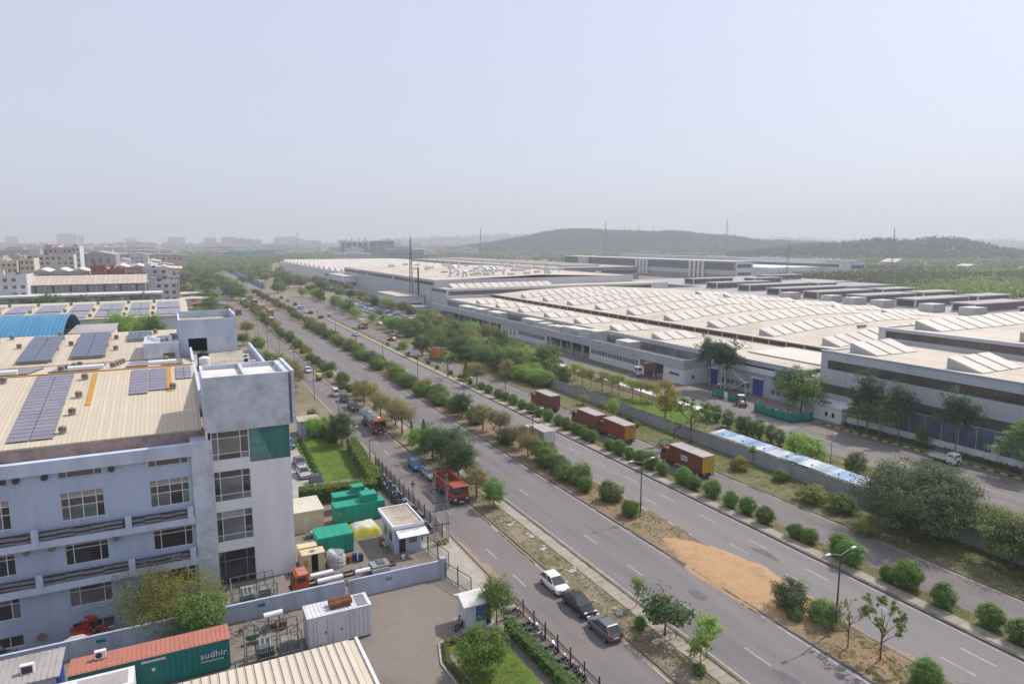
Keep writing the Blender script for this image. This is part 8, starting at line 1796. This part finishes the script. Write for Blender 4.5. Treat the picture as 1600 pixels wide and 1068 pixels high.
def flats(x0, x1, y0, y1, h, floors, cols, wall, label, win='pane_slate', roof='terrace_floor', name='town_block', lw=0.5):
    t_ = thing(name, label, 'building', ((x0 + x1) / 2, y0, 0)); MB().box(x0, x1, y0, y1, 0, h).build('wall', wall, t_, W=True)
    for q in ((x0, x1, y0, y0 + .3), (x0, x1, y1 - .3, y1), (x0, x0 + .3, y0 + .3, y1 - .3), (x1 - .3, x1, y0 + .3, y1 - .3)): MB().box(*q, h, h + 0.9).build('parapet', wall, t_, W=True)
    MB().box(x0 + .3, x1 - .3, y0 + .3, y1 - .3, h, h + 0.1).build('roof', roof, t_, W=True)
    fh = h / floors; cwid = (x1 - x0) / cols; r = random.Random(int(x0 * 13 + y0))
    for f in range(floors):
        if (f + 1) * fh < h * 0.3: continue
        for c in range(cols):
            if r.random() < 0.15: continue
            xa = x0 + (c + 0.5 - lw / 2) * cwid; z = f * fh + fh * 0.3
            MB().box(xa, xa + cwid * lw, y0 - 0.06, y0, z, z + fh * 0.45).build('window', win, t_, W=True)
        MB().box(x0 - 0.15, x1 + 0.15, y0 - 0.35, y0 - 0.07, (f + 1) * fh - 0.25, (f + 1) * fh - 0.05).build('sunshade', wall, t_, W=True)
    MB().box(x0 + 1, x0 + 1 + (x1 - x0) * 0.25, y0 + 3, y0 + 6, h + 0.1, h + 3).build('stair_head', wall, t_, W=True)
    if r.random() < 0.7: xx = x0 + (x1 - x0) * r.uniform(0.4, 0.8); MB().cyl((xx, y0 + 4, h + 0.1), (xx, y0 + 4, h + 1.9), 1.1, 1.1, 10).build('water_tank', r.choice(('black_plastic', 'town_white', 'town_blue')), t_, W=True)
    return t_
flats(-74, -60.5, 390, 410, 20, 6, 4, 'town_white', 'white flats with dark windows left of the pilaster hall')
flats(-11.2, 3.2, 415, 432, 14.2, 4, 4, 'town_white', 'white four-storey block right of the pilaster hall')
flats(-14, -1.2, 448, 470, 20.5, 6, 3, 'town_white', 'taller stained white block behind the four-storey one'); flats(-1, 4.5, 436, 447, 16.5, 5, 2, 'town_pale', 'narrow pale block at the end of the white row')
flats(-38.2, -31, 432, 446, 22.5, 6, 2, 'brick_red', 'red brick tower block rising behind the pilaster hall'); flats(-30.6, -22, 436, 450, 20.4, 6, 3, 'brick_red', 'lower red brick block beside the brick tower')
flats(-95, -84, 515, 540, 23.5, 7, 4, 'town_cream', 'cream block with blue tank far left'); flats(-83.5, -76, 520, 540, 25, 7, 3, 'town_cream', 'tall cream block beside the one with the blue tank')
flats(-84, -66, 620, 650, 31, 8, 6, 'town_pink', 'big pink many-windowed block above the old roofs'); flats(-92, -63, 600, 618, 26, 7, 8, 'town_pale', 'pale lower block in front of the big pink block')
flats(-66, -61, 622, 650, 32, 8, 2, 'town_white', 'white stair tower at the end of the big pink block')
flats(-33, -18, 752, 775, 22.5, 6, 4, 'town_pale', 'blue-glazed block among the far left roofs', win='town_blue')
flats(-118, -104, 590, 610, 25.5, 7, 4, 'town_pink', 'rose-coloured block at the far left edge'); flats(-100, -93, 600, 612, 24.8, 6, 2, 'town_pink', 'small rose-coloured block beside the far left edge one')
def shed(x0, x1, y0, y1, h, wall, roof, label, pitch=2.0, bays=1):
    t_ = thing('town_shed', label, 'shed', ((x0 + x1) / 2, y0, 0)); MB().box(x0, x1, y0, y1, 0, h).build('wall', wall, t_, W=True); bw = (x1 - x0) / bays
    for k in range(bays):
        a = x0 + k * bw; MB().profile([(a - 0.4, h), (a + bw / 2, h + pitch), (a + bw + 0.4, h), (a + bw, h - 0.05), (a, h - 0.05)], y0 - 0.6, y1 + 0.5, 'y').build('roof', roof, t_, W=True)
    for k in range(int((x1 - x0) / 6)): MB().box(x0 + 2 + k * 6, x0 + 4.4 + k * 6, y0 - 0.06, y0, h * 0.72, h * 0.86).build('window', 'pane_slate', t_, W=True)
    return t_
shed(-66, -40, 440, 465, 20, 'town_pale', 'roof_pale', 'grey-roofed sheds behind the pilaster hall, left group', 2.0, 3); shed(-30, -12.5, 455, 490, 21.5, 'town_pink', 'roof_pale', 'pinkish sheds behind the red brick block', 1.6, 2); shed(-22, 0, 500, 530, 19.5, 'town_white', 'roof_pale', 'pale shed row above the white blocks', 1.5, 3)
shed(-69, -42, 700, 760, 25, 'town_grey', 'roof_grey', 'broad grey shed with low rounded roof right of the pink block', 3.0, 1); shed(-150, -118, 470, 520, 22, 'town_cream', 'roof_pale', 'pale greenish shed roof at the left edge', 3.0, 1)
r = random.Random(17)
for k in range(62):      # roofs receding towards the haze
    y = 640 + 30 * k * r.uniform(0.85, 1.15); x0 = r.uniform(-0.27, -0.03) * y; wd = r.uniform(22, 60); hh = r.uniform(11, 22)
    shed(x0, x0 + wd, y, y + r.uniform(30, 60), hh, r.choice(('town_pale', 'town_white', 'town_pink', 'town_grey', 'town_cream')), r.choice(('roof_pale', 'roof_grey', 'roof_pale', 'roof_cream')), ordn(k) + ' low shed among the old industrial roofs receding on the left', 2.0, r.choice((1, 2, 2, 3)))['group'] = 'old industrial roofs receding on the left'
shed(10, 16, 400, 412, 3.2, 'truck_rust', 'truck_rust', 'rust-red shack beside the left service road', 0.5); shed(17.5, 25.5, 390, 402, 3.4, 'town_white', 'town_blue', 'white shack with bright blue roof beside the left service road', 0.6); shed(2, 20, 425, 440, 4.0, 'town_white', 'roof_cream', 'low cream-roofed shack behind the blue-roofed one', 0.6)
shed(5, 22, 455, 475, 5.0, 'town_pale', 'roof_cream', 'small shop row near the crowded service road', 0.6)

# ---------------------------------------------------------------- hills, woods and the hazy town
ground_mat('hill_scrub', [(0.3, (0.03, 0.04, 0.02)), (0.5, (0.05, 0.055, 0.03)), (0.7, (0.10, 0.085, 0.055))], 0.01, 0.08, 0.3)
RIDGES = [([(1072, 2147, 40), (1150, 2106, 62), (1227, 2062, 82), (1320, 2004, 88), (1427, 1929, 81), (1544, 1837, 74), (1638, 1754, 60), (1724, 1669, 42), (1850, 1560, 36)], 190), ([(1269, 1131, 22), (1329, 1061, 31), (1385, 985, 43), (1423, 931, 36), (1447, 892, 47), (1471, 853, 33), (1497, 805, 10)], 110),
          ([(1500, 5050, 40), (1883, 4847, 84), (2148, 4736, 100), (2576, 4517, 110), (3130, 4152, 96), (3600, 3950, 85), (3951, 3826, 74), (4245, 3498, 58), (4539, 3107, 58), (4905, 2489, 50), (5200, 1900, 50)], 520)]
RS = []
for pts, wd in RIDGES:
    for (a, c) in zip(pts[:-1], pts[1:]):
        for i in range(6): t = i / 6; RS.append((a[0] + (c[0] - a[0]) * t, a[1] + (c[1] - a[1]) * t, a[2] + (c[2] - a[2]) * t, wd))
RS = np.array(RS)
def hill_z(x, y):
    d2 = (RS[:, 0] - x) ** 2 + (RS[:, 1] - y) ** 2; z = float(np.max(RS[:, 2] * np.exp(-d2 / (RS[:, 3] ** 2)))) * 0.86
    return z * (1 + 0.12 * mnoise.noise(Vector((x * 0.008, y * 0.008, 0)))) + (3 * mnoise.noise(Vector((x * 0.02, y * 0.02, 3))) if z > 4 else 0) - 1.5
def hill_mesh(name, x0, x1, y0, y1, nx, ny):
    V = []; F = []
    for i in range(nx + 1):
        for j in range(ny + 1): x, y = x0 + (x1 - x0) * i / nx, y0 + (y1 - y0) * j / ny; V.append((x, y, hill_z(x, y)))
    for i in range(nx):
        for j in range(ny): a = i * (ny + 1) + j; F.append((a, a + ny + 1, a + ny + 2, a + 1))
    struct(name, MB().raw(V, F), 'hill_scrub', True)
hill_mesh('hill', 700, 2300, 450, 2750, 64, 92); hill_mesh('far_ridge', 300, 6600, 1000, 6500, 60, 52)
OCC = [(260, 445, 60, 425), (240, 340, 430, 770), (465, 500, 470, 800), (515, 672, 480, 905), (100, 305, 300, 905), (-40, 30, 380, 470)]
def wood(name, label, n, ang, dist, per, cr, leaf, m_, seed, dens=0.0, zs=1.0, hill=False):
    """tree crowns too far or too many to tell apart; ang: degrees right of the road direction"""
    g = np.random.default_rng(seed); cs = []; tries = 0
    while len(cs) < n and tries < n * 12:
        tries += 1; a = R(ang[0] + (ang[1] - ang[0]) * g.random()); d = math.sqrt(dist[0] ** 2 + (dist[1] ** 2 - dist[0] ** 2) * g.random()); x, y = d * math.sin(a), d * math.cos(a)
        if any(q[0] < x < q[1] and q[2] < y < q[3] for q in OCC) or (24 < x < 70 and y < 860): continue
        if mnoise.noise(Vector((x * 0.006, y * 0.006, seed))) < dens + 0.2 * g.random(): continue
        z = hill_z(x, y)
        if hill and z < 5: continue
        s_ = 0.6 + 0.8 * g.random(); cs.append((x, y, max(0, z) + cr * 0.7 * s_, s_))
    tag(link(name, leaves_mesh(name, cs, m_, g, per, cr, leaf, 0.5, 0.7, 0.8)), label, 'trees', kind='stuff')
wood('scrub_wood', 'green scrub wood spreading right of the works', 5200, (47, 78), (430, 1000), 26, 3.6, 0.85, 'leaf_mid', 1, -0.30); wood('scrub_trees', 'darker trees mixed in the scrub wood', 2600, (47, 78), (430, 1000), 34, 4.8, 0.9, 'leaf_hill', 2, -0.12); wood('pale_scrub', 'pale yellowish scrub mixed in the wood', 900, (47, 78), (430, 1000), 24, 3.0, 0.8, 'leaf_acacia', 3, 0.0)
wood('far_wood', 'distant wood on the plain before the hills', 9000, (14, 76), (1000, 2600), 12, 5.2, 1.9, 'leaf_far', 4, -0.22); wood('hill_wood', 'trees covering the wooded hill', 13000, (20, 64), (1150, 2700), 12, 6.2, 2.2, 'leaf_hill', 5, -0.6, hill=True)
wood('left_wood', 'distant trees among the left-hand roofs', 2600, (-12, 14), (560, 2600), 16, 4.8, 1.7, 'leaf_far', 6, -0.05); wood('road_wood', 'mass of trees closing over the far road', 2200, (0.5, 7), (780, 2000), 20, 5.0, 1.4, 'leaf_far', 7, -0.4); wood('middle_wood', 'trees behind the far works', 2200, (8, 26), (950, 1900), 16, 5.0, 1.5, 'leaf_far', 8, -0.25)
wood('horizon_wood', 'last hazy trees towards the horizon', 6000, (-14, 76), (2600, 6500), 6, 12, 6.5, 'leaf_far', 9, -0.2)
for k, (x, y, z) in enumerate(((1400, 1945, 66), (1440, 1915, 66), (1478, 1890, 64))): lattice((x, y, z), 34, 'thin mast on the crest of the wooded hill, ' + ordn(k) + ' of three', 2.5)
# hazy town blocks: towers and roofs fading into the dust
rt = random.Random(55); k = 0
def town(px_ang, d, wd, h, dep, m_, label):
    a = R(px_ang); x, y = d * math.sin(a), d * math.cos(a)
    t_ = thing('town_block', label, 'building', (x, y, 0), 0, 'blocks of the hazy far town'); MB().box(-wd / 2, wd / 2, 0, dep, 0, h).build('wall', m_, t_); MB().box(-wd / 2 - .5, wd / 2 + .5, -.5, dep + .5, h, h + 1.0).build('roof', 'town_pale', t_)
    MB().box(-wd * 0.2, wd * 0.15, dep * .2, dep * .6, h + 1.0, h + 4.5).build('stair_head', m_, t_)
    for f in range(2, int(h / 3.4), 2): MB().box(-wd / 2 + 1, wd / 2 - 1, -0.25, 0, f * 3.4, f * 3.4 + 1.6).build('window_strip', 'pane_slate', t_)
for (ang, d, wd, h) in [(a_, d_ * 1.55, w_ * 1.1, 10 + h_ * 0.78) for a_, d_, w_, h_ in ((-9.4, 3300, 60, 75), (-6.3, 3100, 90, 95), (-5.6, 3200, 50, 80), (-11.5, 3000, 60, 60), (2.9, 2500, 55, 58), (4.2, 2400, 60, 62), (5.2, 2300, 80, 52), (6.1, 2350, 55, 46), (8.0, 2600, 60, 66), (8.8, 2700, 45, 70), (9.4, 2900, 60, 56), (10.5, 2500, 70, 42), (0.6, 3200, 90, 70), (-2.4, 3300, 60, 66), (16.4, 2300, 30, 52), (17.2, 2350, 30, 50), (19, 2800, 60, 48), (13.0, 2700, 80, 46))]:
    town(ang, d, wd, h, 40, rt.choice(('town_pale', 'town_white', 'town_grey')), ordn(k) + ' hazy tower of the far town skyline'); k += 1
for k in range(95):
    ang = rt.uniform(-13.5, 3) if rt.random() < 0.6 else rt.uniform(3, 24); d = rt.uniform(1150, 3600)
    x = d * math.sin(R(ang))
    if 20 < x < 80 or any(q[0] - 30 < x < q[1] + 30 and q[2] - 60 < d * math.cos(R(ang)) < q[3] for q in OCC): continue
    town(ang, d, rt.uniform(30, 90), rt.uniform(8, 22) + d * 0.004, rt.uniform(30, 70), rt.choice(('town_pale', 'town_white', 'town_cream', 'town_pink', 'town_grey', 'clad_grey')), ordn(k) + ' low block' + ' of the far hazy town, counting outwards')
# teal roofs, power plant, scrub-side sheds
for k, (x0, x1, y) in enumerate(((112, 150, 1700), (155, 220, 1690), (140, 205, 1760))): shed(x0, x1, y, y + 60, 13 + k, 'town_teal', 'town_teal', 'teal roofed depot hall at the far end of the road, ' + ordn(k) + ' of three', 4, 1)
pw = thing('power_station', 'grey steel frames, stacks and boiler hall of a small power station', 'power station', (390, 1490, 0))
for k in range(5):
    x = 335 + k * 12
    for sx in (0, 8):
        for sy in (0, 10): MB().box(x + sx - .5, x + sx + .5, 1490 + sy - .5, 1490 + sy + .5, 0, 40 - (k % 2) * 4).build('column', 'steel_grey', pw, W=True)
    for z in (8, 16, 24, 32): MB().box(x - 1, x + 9, 1489, 1501, z, z + 0.8).build('platform', 'town_grey', pw, W=True)
    MB().box(x + 1.5, x + 6.5, 1492, 1498, 9, 36).build('boiler', 'steel_grey', pw, W=True)
MB().box(398, 446, 1475, 1500, 0, 33).build('boiler_hall', 'town_grey', pw, W=True); MB().box(397, 447, 1474, 1501, 33, 38).build('hall_top', 'steel_grey', pw, W=True)
for x in (402, 414, 418, 438, 443): MB().box(x, x + 1.6, 1473, 1474, 0, 40).build('column', 'town_grey', pw, W=True)
for x in (360, 376, 389): MB().cyl((x, 1505, 0), (x, 1505, 46), 1.6, 1.3, 10).build('stack', 'town_pale', pw, W=True)
shed(820, 845, 560, 580, 11, 'town_pale', 'roof_pale', 'white barn among the scrub trees', 4); shed(880, 905, 505, 520, 7, 'town_white', 'roof_pale', 'small white-roofed house among the scrub trees', 2); shed(640, 668, 300, 316, 6, 'town_pale', 'roof_pale', 'low white shed at the right picture edge', 2); shed(770, 800, 600, 612, 7, 'town_white', 'roof_pale', 'tiny white roof left of the barn', 2)
t_ = thing('green_hoarding', 'long pale green hoarding beside the far carriageway', 'hoarding', (65.5, 560, 0))
for k in range(40): MB().box(65.5, 65.8, 560 + k * 8, 567.8 + k * 8, 0, 4.2).build('hoarding_panel', 'town_teal' if k % 4 else 'town_pale', t_, W=True)

# ---------------------------------------------------------------- the hazy air
m, t, out = newmat('haze_air')
pv = t.nodes.new('ShaderNodeVolumePrincipled'); pv.inputs['Color'].default_value = (0.92, 0.95, 1.0, 1); pv.inputs['Density'].default_value = 0.00028
pv.inputs['Anisotropy'].default_value = 0.15
pv.inputs['Density Attribute'].default_value = ''
t.links.new(pv.outputs[0], out.inputs['Volume'])
hz = MB().box(-17000, 17000, -10000, 20000, -1.5, 175).build('haze', 'haze_air')
tag(hz, 'pale dusty haze filling the air over the whole place', 'haze', kind='stuff')
